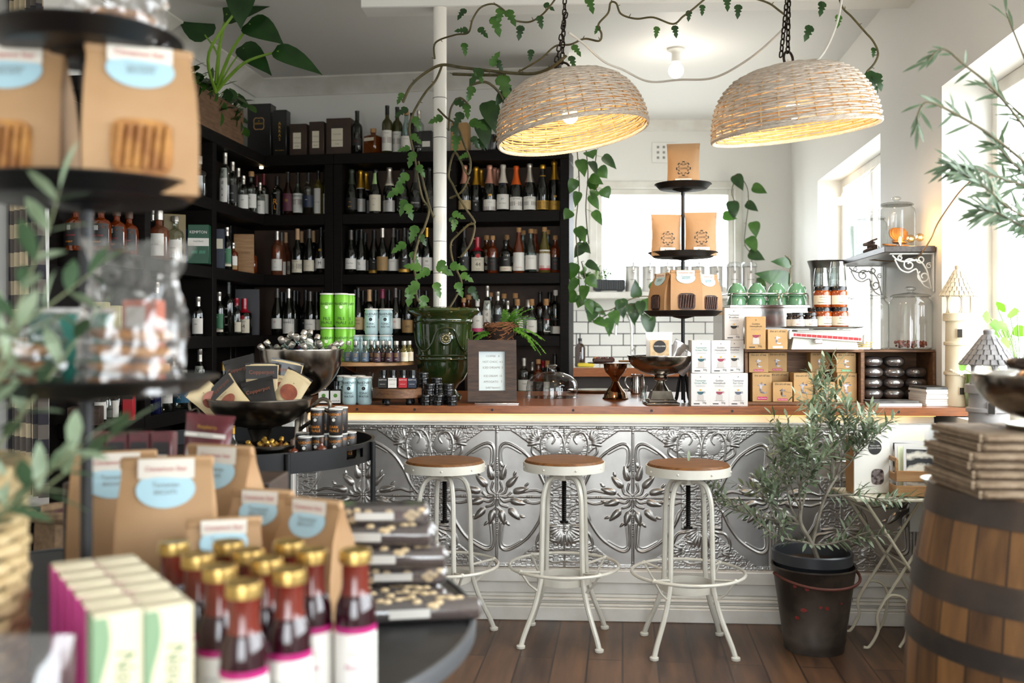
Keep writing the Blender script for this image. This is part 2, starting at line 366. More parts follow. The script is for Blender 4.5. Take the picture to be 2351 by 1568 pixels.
# ================================================================ dark shelving
ZS = [2.465, 2.064, 1.662, 1.255, .85, .42]
A_, B_ = V((-1.66, 6.70)), V((.325, 6.41)); bd = (B_ - A_).normalized(); bn = V((-bd.y, bd.x))
bang = math.atan2(bd.y, bd.x)
def bs(px, d=.1):                            # plan point on the back shelving seen at px, d behind its front
    k = (px - CX) / F; p = A_ + bn * d; t = (k * p.y - p.x) / (bd.x - k * bd.y); return p + bd * t
def ls(px, d=.1):
    k = (px - CX) / F; c = -2.404 - d * 1.006; Y = c / (k - SL); return V((k * Y, Y))
def shelving(name, label, p, d, nrm, L, dep, posts, rows, zt, ends=True, bk=None):
    r = thing(name, label, 'shelving', (0, 0, 0)); a = math.atan2(d.y, d.x)
    def bx(s0, s1, d0, d1, z0, z1, m=m_blackw, bev=.003):
        c = p + d * ((s0 + s1) / 2) + nrm * ((d0 + d1) / 2); return MB().box((c.x, c.y, (z0 + z1) / 2), (s1 - s0, abs(d1 - d0), z1 - z0), m, bev, (0, 0, a))
    for z in rows:
        for s0, s1 in zip(posts[:-1], posts[1:]): part('shelf_board', bx(s0 + (.03 if ends or s0 > .1 else -.03), s1 - .03, .004, dep, z - .07, z), r)
    part('top_board', bx(posts[0] - .03, posts[-1] + .03, 0, dep, zt - .07, zt), r)
    for s in (posts if ends is True else posts[1:-1]): part('upright', bx(s - .03, s + .03, 0, dep, 0, zt - .07), r)
    part('back_panel', bx(posts[0] - .03, posts[-1] + .03, dep, dep + .02, 0, zt - .07, bk or m_backb, 0), r)
    return r
def sb(px): q = bs(px, 0); return (q - A_).dot(bd)
shelving('wall_shelving', 'black timber wall shelving full of wine bottles behind the white pole', A_, bd, bn, 2, .32, [sb(775), sb(1036), sb(1296) + .0], ZS[1:5], ZS[0])
c0 = -.03
shelving('corner_shelving', 'black timber shelving bay in the corner behind the silver bowls', A_, bd, bn, 2, .32, [-.24, sb(775) - .062], ZS[1:5], ZS[0])
ld = V((-SL, -1)).normalized(); ln = V((-1, SL)).normalized(); q0 = V((-2.404 + SL * 6.70, 6.70))
def sl(px): q = ls(px, 0); return (q - q0).dot(ld)
shelving('side_shelving', 'black timber shelving along the left wall beside the checked curtain', q0, ld, ln, 2, .24, [.035, sl(493), sl(340), sl(236)], ZS[1:5], ZS[0], False, m_blackw)
# small light under the shelf corner
# ================================================================ counter
O_ = V((-.75, 4.45)); cdir = V((1, -.0616)).normalized(); cn = V((.0616, 1)).normalized(); cang = math.atan2(cdir.y, cdir.x)
def cp(s, d): return O_ + cdir * s + cn * d
s0, s1 = -.30, 2.77
w = MB(); a, b2 = cp((s0 + s1) / 2, .42), None
pts = [cp(s0, 0), cp(s1, 0), V((2.03, 4.44)), V((wx(4.46) - .004, 4.46)), V((wx(5.30) - .004, 5.30)), cp(s0, 1.10)]
w.prism([(q.x, q.y) for q in pts], CT - .035, CT, m_top)
wt = thing('counter_worktop', 'long oiled timber worktop along the tin-fronted counter', 'worktop')
part('worktop', w, wt)
m_plug = M('dark_plug', '2a1a10', .5)
for px in (820, 952, 1130, 1316, 1496, 1681, 1868, 2063):
    k = (px - CX) / F; t = (k * O_.y - O_.x) / (cdir.x - k * cdir.y); q = cp(t, 0)
    pl = MB(); pl.T = TR((q.x, q.y, CT - .018), (PI / 2, 0, cang)); pl.cyl(.006, -.001, .002, m_plug, 10); part('bolt_cap', pl, wt)
SR = 2.60                                     # right end of the counter front
bc = thing('bar_counter', 'long white panelled bar counter faced with pressed tin', 'counter')
def cbox(mb, sa, sb_, d0, d1, z0, z1, m, bev=.003):
    q = cp((sa + sb_) / 2, (d0 + d1) / 2); mb.box((q.x, q.y, (z0 + z1) / 2), (sb_ - sa, abs(d1 - d0), z1 - z0), m, bev, (0, 0, cang)); return mb
FR = .075                                     # tin face set back from the worktop edge
part('carcass', cbox(MB(), s0 + .04, SR, FR + .012, .80, .02, CT - .036, m_trimw, 0), bc)
part('frieze', cbox(cbox(cbox(MB(), s0 + .03, SR, FR - .006, FR + .012, .868, CT - .036, m_trimw), s0 + .03, SR, FR - .03, FR - .006, .875, .885, m_trimw, .002), s0 + .03, SR, FR - .018, FR - .006, .862, .875, m_trimw, .002), bc)
k = MB()
for d0, z0, z1 in ((FR - .05, 0, .062), (FR - .042, .062, .075), (FR - .03, .075, .085), (FR - .038, .085, .098), (FR - .02, .098, .112), (FR - .012, .112, .165), (FR - .03, .165, .222)): cbox(k, s0 + .02, SR, d0, FR + .012, z0, z1, m_trimw, .004)
part('plinth', k, bc)
part('corner_post', cbox(MB(), s0 + .0, s0 + .06, FR - .03, FR + .03, .0, .9, m_trimw, .006), bc)
# pressed tin relief, one .61 x .636 m unit
def tin_mesh(clip=9):
    nu, nv = 236, 246; U, Vv = .61, .636
    u = np.linspace(-U / 2, U / 2, nu + 1); v = np.linspace(-Vv / 2, Vv / 2, nv + 1); X, Y = np.meshgrid(u, v); AX = np.abs(X); Z = np.zeros_like(X)
    def ridge(pts, w, h, sy=False):
        nonlocal Z
        D = np.full_like(X, 9.)
        for (x0, y0), (x1, y1) in zip(pts[:-1], pts[1:]):
            dx, dy = x1 - x0, y1 - y0; L = dx * dx + dy * dy + 1e-12
            t = np.clip(((AX - x0) * dx + (Y - y0) * dy) / L, 0, 1); D = np.minimum(D, np.hypot(AX - x0 - t * dx, Y - y0 - t * dy))
        Z = np.maximum(Z, h * np.exp(-(D / w) ** 2))
    def blob(cx, cy, a, ln, wd, h, tip=.5):
        nonlocal Z
        c, s_ = math.cos(a), math.sin(a); P = (AX - cx) * c + (Y - cy) * s_; Q = -(AX - cx) * s_ + (Y - cy) * c
        W_ = wd * (1 - tip * np.clip(P / ln, -1, 1)); q = 1 - (P / ln) ** 2 - (Q / W_) ** 2; Z = np.maximum(Z, h * np.sqrt(np.clip(q, 0, 1)))
    def S2(p, n=8):
        return [(q.x, q.y) for q in spl([(a, b, 0) for a, b in p], n)]
    for x in (0, .305): ridge([(x, -.32), (x, .32)], .0035, .006)
    for y in (0, .312, -.312): ridge([(0, y), (.306, y)], .003, .005)
    ridge([(0, .3), (.306, .3)], .0015, .003)
    for cx in (0, .305):
        for cy in (.1, .13, .16, -.1, -.13, -.16, .30, -.30, .0):
            for k in (-.009, 0, .009): blob(cx, cy + k, 0, .005, .005, .008, 0)
    for cx in (.14, .15, .16, .0, .009, .296, .287): blob(cx, 0, 0, .005, .005, .008, 0); blob(cx, .312, 0, .005, .005, .007, 0)
    for i in range(6):
        a = -PI / 2 + PI / 12 + i * PI / 6; r0 = .098 + .014 * (i % 2)
        blob(r0 * math.cos(a), r0 * math.sin(a), a, .034, .013, .016); blob((r0 + .034) * math.cos(a + .12), (r0 + .034) * math.sin(a + .12), a + .5, .012, .004, .01)
        ridge(S2([(.012 * math.cos(a), .012 * math.sin(a)), (.04 * math.cos(a - .35), .04 * math.sin(a - .35)), (.066 * math.cos(a), .066 * math.sin(a))]), .0028, .006)
    for sy in (1, -1):
        g = lambda p: S2([(a, b * sy) for a, b in p])
        ridge(g([(.016, .12), (.013, .2), (.022, .232), (.05, .24), (.1, .215), (.145, .178), (.185, .12), (.22, .05), (.25, .012)]), .0034, .008)
        ridge(g([(.03, .13), (.024, .2), (.034, .222), (.06, .222), (.11, .195)]), .0018, .003)
        ridge(g([(.11, .018), (.17, .03), (.22, .02), (.29, .05)]), .0028, .006)
    # swans in roundels above, fans of leaves below
    blob(.253, .232, 0, .046, .05, .005, 0)
    ridge(S2([(.30, .17), (.215, .165), (.202, .2), (.2, .25), (.22, .288), (.25, .285), (.262, .262), (.25, .24)]), .0032, .009)
    ridge(S2([(.295, .19), (.302, .24), (.285, .285), (.25, .3), (.2, .285)]), .0028, .007)
    ridge(S2([(.2, .17), (.16, .2), (.17, .25), (.2, .28)]), .003, .006)
    for i in range(7): a = 1.7 + i * .28; blob(.19 + .03 * math.cos(a), .245 + .035 * math.sin(a), a, .024, .007, .009)
    for i in range(7): a = -PI / 2 - .1 - i * .24; blob(.30 + .05 * math.cos(a), -.13 + .06 * math.sin(a), a, .034, .008, .011)
    for i in range(5): a = PI / 2 + .2 + i * .3; blob(.30 + .045 * math.cos(a), -.2 + .03 * math.sin(a), a, .026, .008, .01)
    ridge(S2([(.30, -.285), (.25, -.29), (.2, -.26), (.18, -.21), (.2, -.16), (.25, -.15)]), .0032, .008)
    for i in range(4): a = PI + .5 - i * .35; blob(.225 + .03 * math.cos(a), -.235 + .03 * math.sin(a), a, .022, .008, .009)
    ridge(S2([(.19, -.11), (.21, -.06), (.26, -.05), (.29, -.09)]), .003, .006)
    # stippled ground in the corners
    rs = np.random.RandomState(3); N = rs.rand(nv + 1, nu + 1); K = (N + np.roll(N, 1, 0) + np.roll(N, 1, 1) + np.roll(N, (1, 1), (0, 1))) / 4
    wv = .5 + .5 * np.sin(X * 500 + 6 * np.sin(Y * 160)) * np.sin(Y * 420 + 5 * np.sin(X * 130))
    arcd = (np.abs(Y) - (.30 - .9 * np.clip(AX - .06, 0, 1) ** 1.1)) ; msk = (arcd > 0) | ((AX > .215) & (np.abs(Y + .02) < .12)); Z *= .72; Z = np.where((Z < .0022) & msk, .0028 * wv + .001 * K, Z)
    vs = np.stack([X, -Z, Y], -1).reshape(-1, 3); i, j = np.meshgrid(np.arange(nu), np.arange(nv)); q = (j * (nu + 1) + i).reshape(-1)
    fs = np.stack([q, q + 1, q + nu + 2, q + nu + 1], 1); fs = fs[X.reshape(-1)[q] < clip]
    me = bpy.data.meshes.new('tin_panel'); me.from_pydata(vs.tolist(), [], fs.tolist()); me.materials.append(m_tin)
    me.polygons.foreach_set('use_smooth', [True] * len(me.polygons)); me.update(); return me
tm = tin_mesh()
sF = (V((-.068, 4.5)) - O_).dot(cdir)
for i in range(-1, 4):
    q = cp(sF + i * .61, FR + .011); o = part('tin_panel', tm if i < 3 else tin_mesh(SR - sF - 1.83), bc); o.location = (q.x, q.y, .222 + .318); o.rotation_euler = (0, 0, cang)
sl_ = thing('light_strip', 'thin warm light strip glowing under the timber counter edge', 'light strip')
m_led = M('warm_led', 'ffd27a', .5, emis=1.2)
part('led_strip', cbox(MB(), s0 + .1, SR, .052, .060, CT - .042, CT - .0362, m_led, 0), sl_)
q = cp((s0 + SR) / 2, .05); lamp('strip_glow', 'AREA', (q.x, q.y, CT - .045), .28, (1, .72, .36), SR - s0 - .2, (0.35, 0, cang), .012)
# ================================================================ pole
pp = at(1010, 700, 5.01)
pole = thing('support_pole', 'slim white painted steel pole rising behind the green urn', 'pole', (pp.x, pp.y, CT + .001))
m_pole = M('pole_paint', 'efebe3', .25, coat=.3)
part('tube', MB().cyl(.034, 0, 2.91 - CT - .001, m_pole, 28), pole)
for z in (.45, .62, .78, .95, 1.12, 1.3, 1.5): part('wire_tie', MB().tube(arc((0, 0, z), .0352, 0, 2 * PI, 20, 'xy')[:-1], .0012, m_black, 4, True), pole)
# ================================================================ bottles
g_dark = M('dark_bottle_glass', '0b0d09', .06, coat=.6)
g_brown = M('brown_bottle_glass', '1c0c06', .07, coat=.5)
g_clear = MG('bottle_glass', 'e4e9e6', .10)
g_gin = MG('faint_blue_glass', 'cfe0de', .10)
g_amber = MG('amber_spirit', 'b56a1e', .10, body=.15)
g_whisky = MG('whisky_red', 'a04312', .10, body=.3)
g_rose = MG('rose_wine', 'c07a55', .08, body=.2)
g_olive = MG('olive_glass', '6b6a2a', .08, body=.25)
g_gold = MG('white_wine', 'b8a84e', .08, body=.2)
CAPS = dict(black=M('cap_black', '141313', .35), gold=M('foil_gold', 'dba637', .32, .8), dgold=M('foil_old_gold', 'b08a3e', .35, .8), orange=M('foil_orange', 'e0601c', .4, .3),
    pink=M('foil_rose', 'd79a84', .38, .5), silver=M('foil_silver', 'c9c2b8', .3, .8), cream=M('foil_cream', 'd9cfc2', .4, .2), green=M('foil_green', '2c3526', .4), lime=M('label_lime', 'a8c987', .5),
    grey=M('foil_grey', '57514d', .35, .4), cork=M('cork', 'b98d5e', .7, c2='a57a4c', ns=90), red=M('wax_red', 'a8172a', .3, coat=.4), wine=M('foil_wine', '5c1420', .4), white=M('cap_white', 'e6e3de', .4),
    brown=M('cap_brown', '4b3324', .5), tan=M('foil_tan', 'c09a72', .45), mag=M('foil_magenta', '8e2750', .4))
LB = dict(white=M('label_white', 'e4e0d8', .6), cream=M('label_cream', 'd8cfba', .6), black=M('label_black', '191716', .55), grey=M('label_grey', '8f8c88', .6), tan=M('label_tan', 'b59f74', .6),
    red=M('label_red', 'b3202a', .55), wine=M('label_wine', '5b2a3a', .6), navy=M('label_navy', '232c40', .5), green=M('label_green', '2f6b46', .5), gold=M('label_gold', 'b58b35', .4, .4), lime=CAPS['lime'],
    blue=M('label_blue', '2e6a8a', .5), pink=M('label_pink', 'c4436e', .5), pewter=M('label_pewter', 'a8a5a2', .4, .3), kraft=M('label_kraft', '9a7a4c', .6), pale=M('label_pale', 'c8d3d6', .6))
INK = M('print_black', '1d1b1a', .6); INKW = M('print_white', 'e8e4dc', .6); INKG = M('print_gold', 'c79a3c', .45, .3); INKR = M('print_red', 'b0202a', .6); INKGR = M('print_grey', '77726c', .6)
INKO = M('print_orange', 'e08a1e', .5); INKT = M('print_teal', '2c8077', .6)
IK = dict(k=INK, w=INKW, g=INKG, r=INKR, y=INKGR, o=INKO, t=INKT)
SH = dict(
    burg=[(0, 0), (.92, 0), (1, .012), (1, .46), (.95, .52), (.8, .58), (.56, .65), (.41, .72), (.36, .80), (.35, .95)],
    bord=[(0, 0), (.92, 0), (1, .012), (1, .60), (.96, .645), (.8, .685), (.5, .72), (.38, .75), (.36, .80), (.35, .95)],
    ries=[(0, 0), (.92, 0), (1, .012), (1, .42), (.94, .5), (.76, .6), (.55, .70), (.42, .79), (.37, .87), (.35, .95)],
    champ=[(0, 0), (.90, 0), (1, .015), (1, .44), (.95, .51), (.80, .58), (.60, .66), (.45, .74), (.37, .83), (.34, .95)],
    spirit=[(0, 0), (.93, 0), (1, .02), (1, .56), (.97, .62), (.82, .67), (.5, .71), (.36, .74), (.34, .84), (.36, .88)],
    tall=[(0, 0), (.93, 0), (1, .015), (1, .62), (.95, .67), (.7, .71), (.42, .75), (.36, .80), (.36, .90)],
    slope=[(0, 0), (.93, 0), (1, .015), (.98, .45), (.85, .56), (.6, .68), (.42, .76), (.36, .82), (.36, .90)],
    squat=[(0, 0), (.92, 0), (1, .03), (1, .50), (.96, .58), (.78, .64), (.42, .68), (.34, .71), (.34, .80)],
    round=[(0, 0), (.8, 0), (.95, .05), (1, .2), (.98, .4), (.85, .52), (.6, .60), (.36, .66), (.32, .72), (.32, .82)])
def bottle(sh, r, h, glass, cap, cap0, labs, name='bottle', capr=1.15, sxy=(1, 1), stopper=None, marks=()):
    """labs: (z0, z1, colour, span_degrees, [(text, height, size, ink)]) with z as a share of the height"""
    def f():
        t = root(name); P = SH[sh]; NR = P[-1][0] * r
        body = MB().lathe([(a * r, z * h) for a, z in P] + [(P[-1][0] * r * .8, P[-1][1] * h)], glass, 20, sxy=sxy); part('glass_body', body, t)
        def rad(z):
            for (a0, z0), (a1, z1) in zip(P[1:-1], P[2:]):
                if z0 <= z <= z1: return (a0 + (a1 - a0) * (z - z0) / (z1 - z0 + 1e-9)) * r
            return NR
        cm = CAPS[cap]; c = MB()
        if stopper:                                       # cork or knob standing in the neck
            z1 = P[-1][1] * h; c.lathe([(NR * 1.02, z1), (NR * 1.25, z1 + .001), (NR * 1.25, h - .003), (NR * 1.1, h), (0, h)], cm, 14, sxy=sxy)
        else:
            pr = [(rad(z) * 1.03 + .0006, z * h) for z in np.linspace(cap0, P[-1][1], 7)]
            tp = P[-1][1] * h; k = capr * NR
            if sh == 'champ': pr += [(k * 1.12, tp - .012), (k * 1.22, tp - .002), (k * 1.22, h - .012), (k * 1.05, h - .003), (0, h)]
            else: pr += [(NR * 1.08, tp), (k, tp + .001), (k, h - .001), (0, h)]
            c.lathe(pr, cm, 16, sxy=sxy)
        part('cork' if cap == 'cork' else 'cap', c, t)
        for z0, z1, colr, span, tx in labs:
            lm = LB[colr]; m = MB(); a = R(span) / 2; zs = [z0 * h, z1 * h]; N = 10
            def p(u, v, e=.0008):
                z = zs[0] + (zs[1] - zs[0]) * v; rr = rad(z / h) + e; q = -PI / 2 - a + 2 * a * u; return (rr * math.cos(q) * sxy[0], rr * math.sin(q) * sxy[1], z)
            m.sheet(p, N, 3, lm)
            for (s, zz, sz, ink) in tx:
                rr = rad(zz) + .0014
                if sxy == (1, 1): text(m, s, (0, 0, zz * h), sz, IK[ink], cyl=rr, maxw=2 * a * rr * .86)
                else: text(m, s, (0, -rr * sxy[1] - .0006, zz * h), sz, IK[ink], maxw=2 * r * .8)
            for mk in marks:
                zz, w, ink = mk; rr = rad(zz) + .0013; v = [(rr * math.sin(w * math.cos(q) / rr) * sxy[0], -rr * math.cos(w * math.cos(q) / rr) * sxy[1], zz * h + w * math.sin(q)) for q in np.linspace(0, 2 * PI, 15)[:-1]]
                m.add(v, [tuple(range(14))], IK[ink])
            marks_ = ()
            part('label', m, t)
        return t
    return f
# style: key -> (builder, description)
ST = {}
def st(key, desc, *a, **k): ST[key] = (bottle(*a, **k), desc, a[1])
L1 = lambda c, tx=(), z0=.10, z1=.36, sp=150: (z0, z1, c, sp, tx)
w_, h_ = .038, .31
st('ch_black', 'dark sparkling wine with green-black foil', 'champ', .042, .31, g_dark, 'green', .66, [L1('black', [('~', .27, .03, 'g'), ('BRUT', .16, .010, 'g')])])
st('ch_gold', 'sparkling wine with gold foil and round silver label', 'champ', .042, .315, g_dark, 'gold', .60, [L1('pewter', [('SPARKLING', .24, .009, 'g')], .08, .36, 120), (.585, .63, 'white', 100, [])])
st('ch_lime', 'sparkling wine with pale green neck strip', 'champ', .042, .305, g_dark, 'black', .90, [L1('cream', [('VINTAGE', .33, .008, 'y'), ('~', .2, .03, 'y')], .06, .42), (.66, .94, 'lime', 80, [])])
st('ch_silver', 'sparkling wine with silver foil and pewter label', 'champ', .042, .315, g_dark, 'silver', .64, [L1('pewter', [('NV', .24, .02, 'y')], .04, .28), (.60, .64, 'cream', 200, [])])
st('ch_dark', 'sparkling wine with black foil and dark label', 'champ', .042, .31, g_dark, 'black', .60, [L1('black', [('BRUT', .30, .008, 'w'), ('cuvee', .2, .012, 'w')])])
st('ch_badge', 'dark bottle with a round black badge label', 'champ', .042, .31, g_dark, 'grey', .66, [L1('black', [('Clarence', .22, .016, 'w')], .12, .34, 110)])
st('ch_rose', 'sparkling wine with rose pink foil and beige label', 'champ', .042, .315, g_dark, 'pink', .60, [L1('tan', [('ROSE', .2, .01, 'y')], .06, .25)])
st('ch_gold2', 'sparkling wine with yellow foil and dark purple label', 'champ', .042, .315, g_dark, 'gold', .60, [L1('black', [('TASMANIA', .25, .008, 'w'), ('R', .17, .02, 'w')], .03, .28)])
st('ch_pink', 'sparkling wine with pink foil and purple-edged label', 'champ', .042, .315, g_dark, 'pink', .60, [L1('white', [('SPARKLING', .2, .006, 'y')], .03, .26), (.03, .11, 'wine', 151, []), (.33, .37, 'gold', 30, [])])
st('ch_arch', 'sparkling wine with cream foil and white arched label', 'champ', .042, .315, g_dark, 'cream', .60, [L1('white', [('BY', .26, .018, 't'), ('BAY FARM', .17, .011, 'y')], .05, .36, 140), (.55, .59, 'navy', 40, [])])
st('ch_orange', 'sparkling wine with orange foil and banded white label', 'champ', .042, .305, g_dark, 'orange', .58, [L1('white', [('LA VILLA', .27, .012, 'k')], .03, .31), (.12, .21, 'black', 160, [('~', .17, .03, 'o')])])
st('ch_silver2', 'sparkling wine with silver foil and banded white label', 'champ', .042, .32, g_dark, 'silver', .60, [L1('white', [('LA VILLA', .27, .012, 'k')], .03, .30), (.12, .20, 'black', 160, [('~', .16, .03, 'w')])])
st('ch_blackgold', 'sparkling wine with yellow crown and gold-edged label', 'champ', .042, .31, g_dark, 'gold', .90, [L1('gold', [], .03, .22), (.05, .20, 'black', 152, [('NOIR', .13, .011, 'g')]), (.74, .765, 'gold', 300, [])])
st('ch_tall', 'tall sparkling wine with bright gold foil and gold label', 'champ', .043, .34, g_dark, 'gold', .62, [L1('gold', [('CUVEE', .13, .012, 'k')], .03, .21), (.27, .31, 'gold', 28, [])])
st('w_white', 'dark wine bottle with a plain white label', 'burg', w_, .30, g_dark, 'grey', .78, [L1('white', [('Pinot Noir', .25, .012, 'k'), ('Tasmania', .17, .006, 'y')], .12, .36)])
st('w_cream', 'dark wine bottle with a cream label', 'burg', w_, .30, g_dark, 'black', .78, [L1('cream', [('Estate', .27, .013, 'y'), ('pinot', .18, .007, 'y')], .12, .36)])
st('w_lion', 'dark wine bottle with a lion crest label', 'ries', w_, .31, g_dark, 'black', .8, [L1('white', [('%', .24, .026, 'k'), ('RIESLING', .14, .006, 'k')], .10, .33)])
st('w_mtn', 'dark wine bottle with a mountain drawing label', 'ries', w_, .31, g_dark, 'grey', .8, [L1('cream', [('^^', .28, .016, 'g'), ('RIVER CREEK', .19, .006, 'y')], .08, .32)])
st('w_pic', 'dark wine bottle with a brown picture label', 'burg', w_, .31, g_dark, 'silver', .8, [L1('kraft', [('# #', .22, .02, 'y')], .08, .38)])
st('w_villa', 'dark wine bottle with a banded white and black label', 'burg', w_, .315, g_dark, 'tan', .76, [L1('cream', [('LA VILLA', .285, .010, 'k'), ('pinot noir', .1, .005, 'y')], .05, .32), (.13, .24, 'black', 152, [('~', .18, .03, 'g')])])
st('w_redbar', 'dark wine bottle with a red bar on its white label', 'ries', w_, .315, g_dark, 'grey', .8, [L1('white', [('MORENO', .28, .008, 'y'), ('\u2014', .21, .04, 'r')], .08, .33)])
st('w_night', 'dark wine bottle with a black and gold night scene label', 'ries', w_, .31, g_dark, 'black', .8, [L1('black', [('~', .28, .03, 'w')], .10, .34), (.04, .12, 'gold', 150, [])])
st('w_domino', 'dark wine bottle with orange lettering on white label', 'burg', w_, .31, g_dark, 'black', .8, [L1('white', [('DOMINO', .2, .013, 'o')], .08, .36)])
st('w_trees', 'dark wine bottle with small trees on a white label', 'burg', w_, .315, g_dark, 'gold', .8, [L1('white', [('ttt', .28, .02, 'k'), ('CLIFFORD', .19, .008, 'y')], .08, .36)])
st('w_m', 'dark wine bottle with a large M on a square label', 'ries', w_, .32, g_dark, 'black', .8, [L1('white', [('M', .24, .03, 'k')], .13, .34, 120), (.5, .54, 'gold', 26, [])])
st('w_tan', 'dark wine bottle with a tan patterned label', 'burg', w_, .31, g_dark, 'grey', .8, [L1('kraft', [('oo', .2, .03, 'k')], .06, .33)])
st('w_horses', 'dark wine bottle with running horses label', 'burg', w_ + .002, .32, g_dark, 'silver', .8, [L1('white', [('mnmn', .28, .022, 'k')], .04, .35, 170), (.245, .345, 'grey', 171, [])])
st('w_flower', 'dark wine bottle with a red flower on a white label', 'ries', w_, .32, g_dark, 'grey', .8, [L1('white', [('*', .26, .04, 'r'), ('CABERNET', .16, .006, 'y')], .14, .36)])
st('w_creek', 'dark wine bottle with a kraft label reading Dream Creek', 'ries', w_, .32, g_dark, 'black', .8, [L1('tan', [('Dream', .32, .016, 'k'), ('Creek', .25, .016, 'k')], .12, .38)])
st('w_rose', 'clear bottle of rose wine with a white label', 'bord', w_, .30, g_rose, 'silver', .80, [L1('white', [('*', .28, .03, 'g'), ('ROSE', .17, .008, 'y')], .10, .36)])
st('w_rose2', 'bottle of pale rose wine with a script label', 'ries', w_, .30, g_rose, 'grey', .80, [L1('white', [('Ivory Valley', .24, .012, 'y')], .02, .32)])
st('w_amber', 'amber wine bottle with banded cream label', 'burg', w_, .31, g_rose, 'tan', .76, [L1('cream', [('LA VILLA', .285, .010, 'k')], .05, .34), (.13, .24, 'black', 152, [('~', .18, .03, 'g')])])
st('w_mag', 'slender dark bottle with magenta cap', 'ries', .034, .31, g_dark, 'mag', .80, [L1('cream', [('DOLCE', .24, .01, 'k')])])
st('w_cork', 'dark wine bottle with a tan foil neck', 'bord', w_, .31, g_dark, 'tan', .74, [L1('cream', [('RESERVE', .24, .01, 'k')])])
st('w_black', 'dark wine bottle with a black label', 'burg', w_, .31, g_dark, 'black', .76, [L1('black', [('9', .26, .02, 'w')], .06, .36)])
st('s_vodka', 'tall clear vodka bottle with a long white label', 'tall', .035, .33, g_clear, 'silver', .78, [(.05, .70, 'white', 100, [('V', .62, .032, 'k'), ('o', .53, .03, 'k'), ('d', .42, .032, 'k'), ('k', .30, .030, 'k'), ('a', .19, .03, 'k')])])
st('s_clear_cork', 'clear spirit bottle with a cork and white label', 'spirit', .041, .28, g_clear, 'cork', .8, [L1('white', [('GIN', .35, .014, 'k'), ('small batch', .2, .006, 'y')], .12, .45)], stopper=1)
st('s_clear_wide', 'wide clear gin bottle with a pale shield label', 'squat', .048, .24, g_clear, 'silver', .7, [L1('pale', [('HEMP GIN', .30, .010, 'k'), ('o', .40, .012, 'k')], .08, .50, 110)], stopper=1)
st('s_silver', 'clear spirit bottle with silver cap and dark label', 'tall', .034, .29, g_clear, 'silver', .8, [L1('black', [('RESERVE', .3, .008, 'w'), ('DRY GIN', .15, .008, 'w')], .10, .48)])
st('s_small', 'small clear bottle with silver cap and white label', 'spirit', .034, .23, g_clear, 'silver', .76, [L1('white', [('GIN', .3, .012, 'k')], .06, .45)])
st('s_redcap', 'spirit bottle with a red cap and white label', 'bord', .036, .30, g_clear, 'wine', .74, [L1('white', [('LONDON', .46, .010, 'r'), ('dry', .3, .012, 'y')], .08, .52)])
st('s_tiger', 'black bottle with a golden brush character', 'bord', .038, .27, g_dark, 'black', .78, [(.03, .05, 'black', 60, [('1858', .56, .010, 'w'), ('R', .34, .055, 'o'), ('L', .2, .04, 'o')])])
st('s_pic', 'dark bottle with a brown painted label', 'burg', .036, .30, g_brown, 'black', .76, [L1('wine', [('*', .3, .06, 'g')], .10, .50, 130)])
st('s_band', 'pale bottle with wine red band across a white label', 'burg', .036, .30, g_gin, 'black', .76, [L1('white', [('Nouvelle', .46, .011, 'k')], .08, .52, 130), (.26, .38, 'wine', 131, [])])
st('s_navy', 'clear bottle with a navy cap and night label', 'bord', .038, .29, g_clear, 'navy' if 0 else 'black', .80, [L1('navy', [('~', .36, .03, 'w')], .18, .46)])
st('s_script', 'golden bottle with black cap and white script strip', 'tall', .032, .31, g_gold, 'black', .80, [(.05, .60, 'white', 80, [('Limoncello', .3, .008, 'k')])])
st('s_44', 'squat red-waxed bottle with a cream number 44 label', 'squat', .050, .245, g_dark, 'red', .62, [L1('cream', [('SECTION', .37, .010, 'k'), ('44', .24, .036, 'k'), ('WHISKY', .12, .008, 'k')], .07, .44, 110)], marks=((.48, .015, 'r'),))
st('s_whisky_w', 'whisky bottle with cork and slanted white label', 'slope', .038, .30, g_whisky, 'cork', .8, [L1('white', [('COPPER MILL', .12, .008, 'r')], .05, .45)], stopper=1)
st('s_clear_tall', 'clear bottle with a cork and low white label', 'slope', .038, .29, g_gin, 'cork', .8, [L1('white', [('ORCHARD', .33, .008, 'y')], .08, .40)], stopper=1)
st('s_redwhite', 'bottle with cork and white label above red band', 'slope', .038, .30, g_gold, 'cork', .8, [L1('white', [('MILL', .46, .010, 'y')], .10, .50), (.06, .16, 'red', 151, [])], stopper=1)
st('s_amber', 'amber spirit bottle with dark label', 'spirit', .036, .25, g_whisky, 'cork', .8, [L1('black', [('SINGLE', .34, .009, 'y'), ('MALT', .24, .009, 'r')], .08, .42)], stopper=1)
st('s_sq', 'dark spirit bottle with black stopper and cream strip label', 'spirit', .041, .22, g_dark, 'black', .8, [L1('black', [('SPIRIT', .40, .010, 'w')], .22, .5), (.06, .20, 'cream', 150, [('RESERVE', .13, .008, 'r')])], stopper=1)
st('s_tan', 'broad bottle with cork and two cream labels', 'spirit', .042, .27, g_amber, 'cork', .8, [L1('cream', [('FINE GIN', .36, .008, 'k')], .30, .46), (.12, .22, 'cream', 150, [])], stopper=1)
st('s_green', 'dark green spirit bottle with green label', 'tall', .034, .27, g_dark, 'silver', .8, [L1('green', [('DEVIL', .42, .010, 'w')], .14, .5), (.09, .17, 'cream', 150, [])])
st('s_long', 'tall black bottle with white vertical lettering', 'bord', .040, .34, g_dark, 'black', .78, [(.05, .07, 'black', 50, [('SHENE', .5, .013, 'w'), ('POINT', .35, .013, 'w'), ('ESTATE', .2, .010, 'w')])])
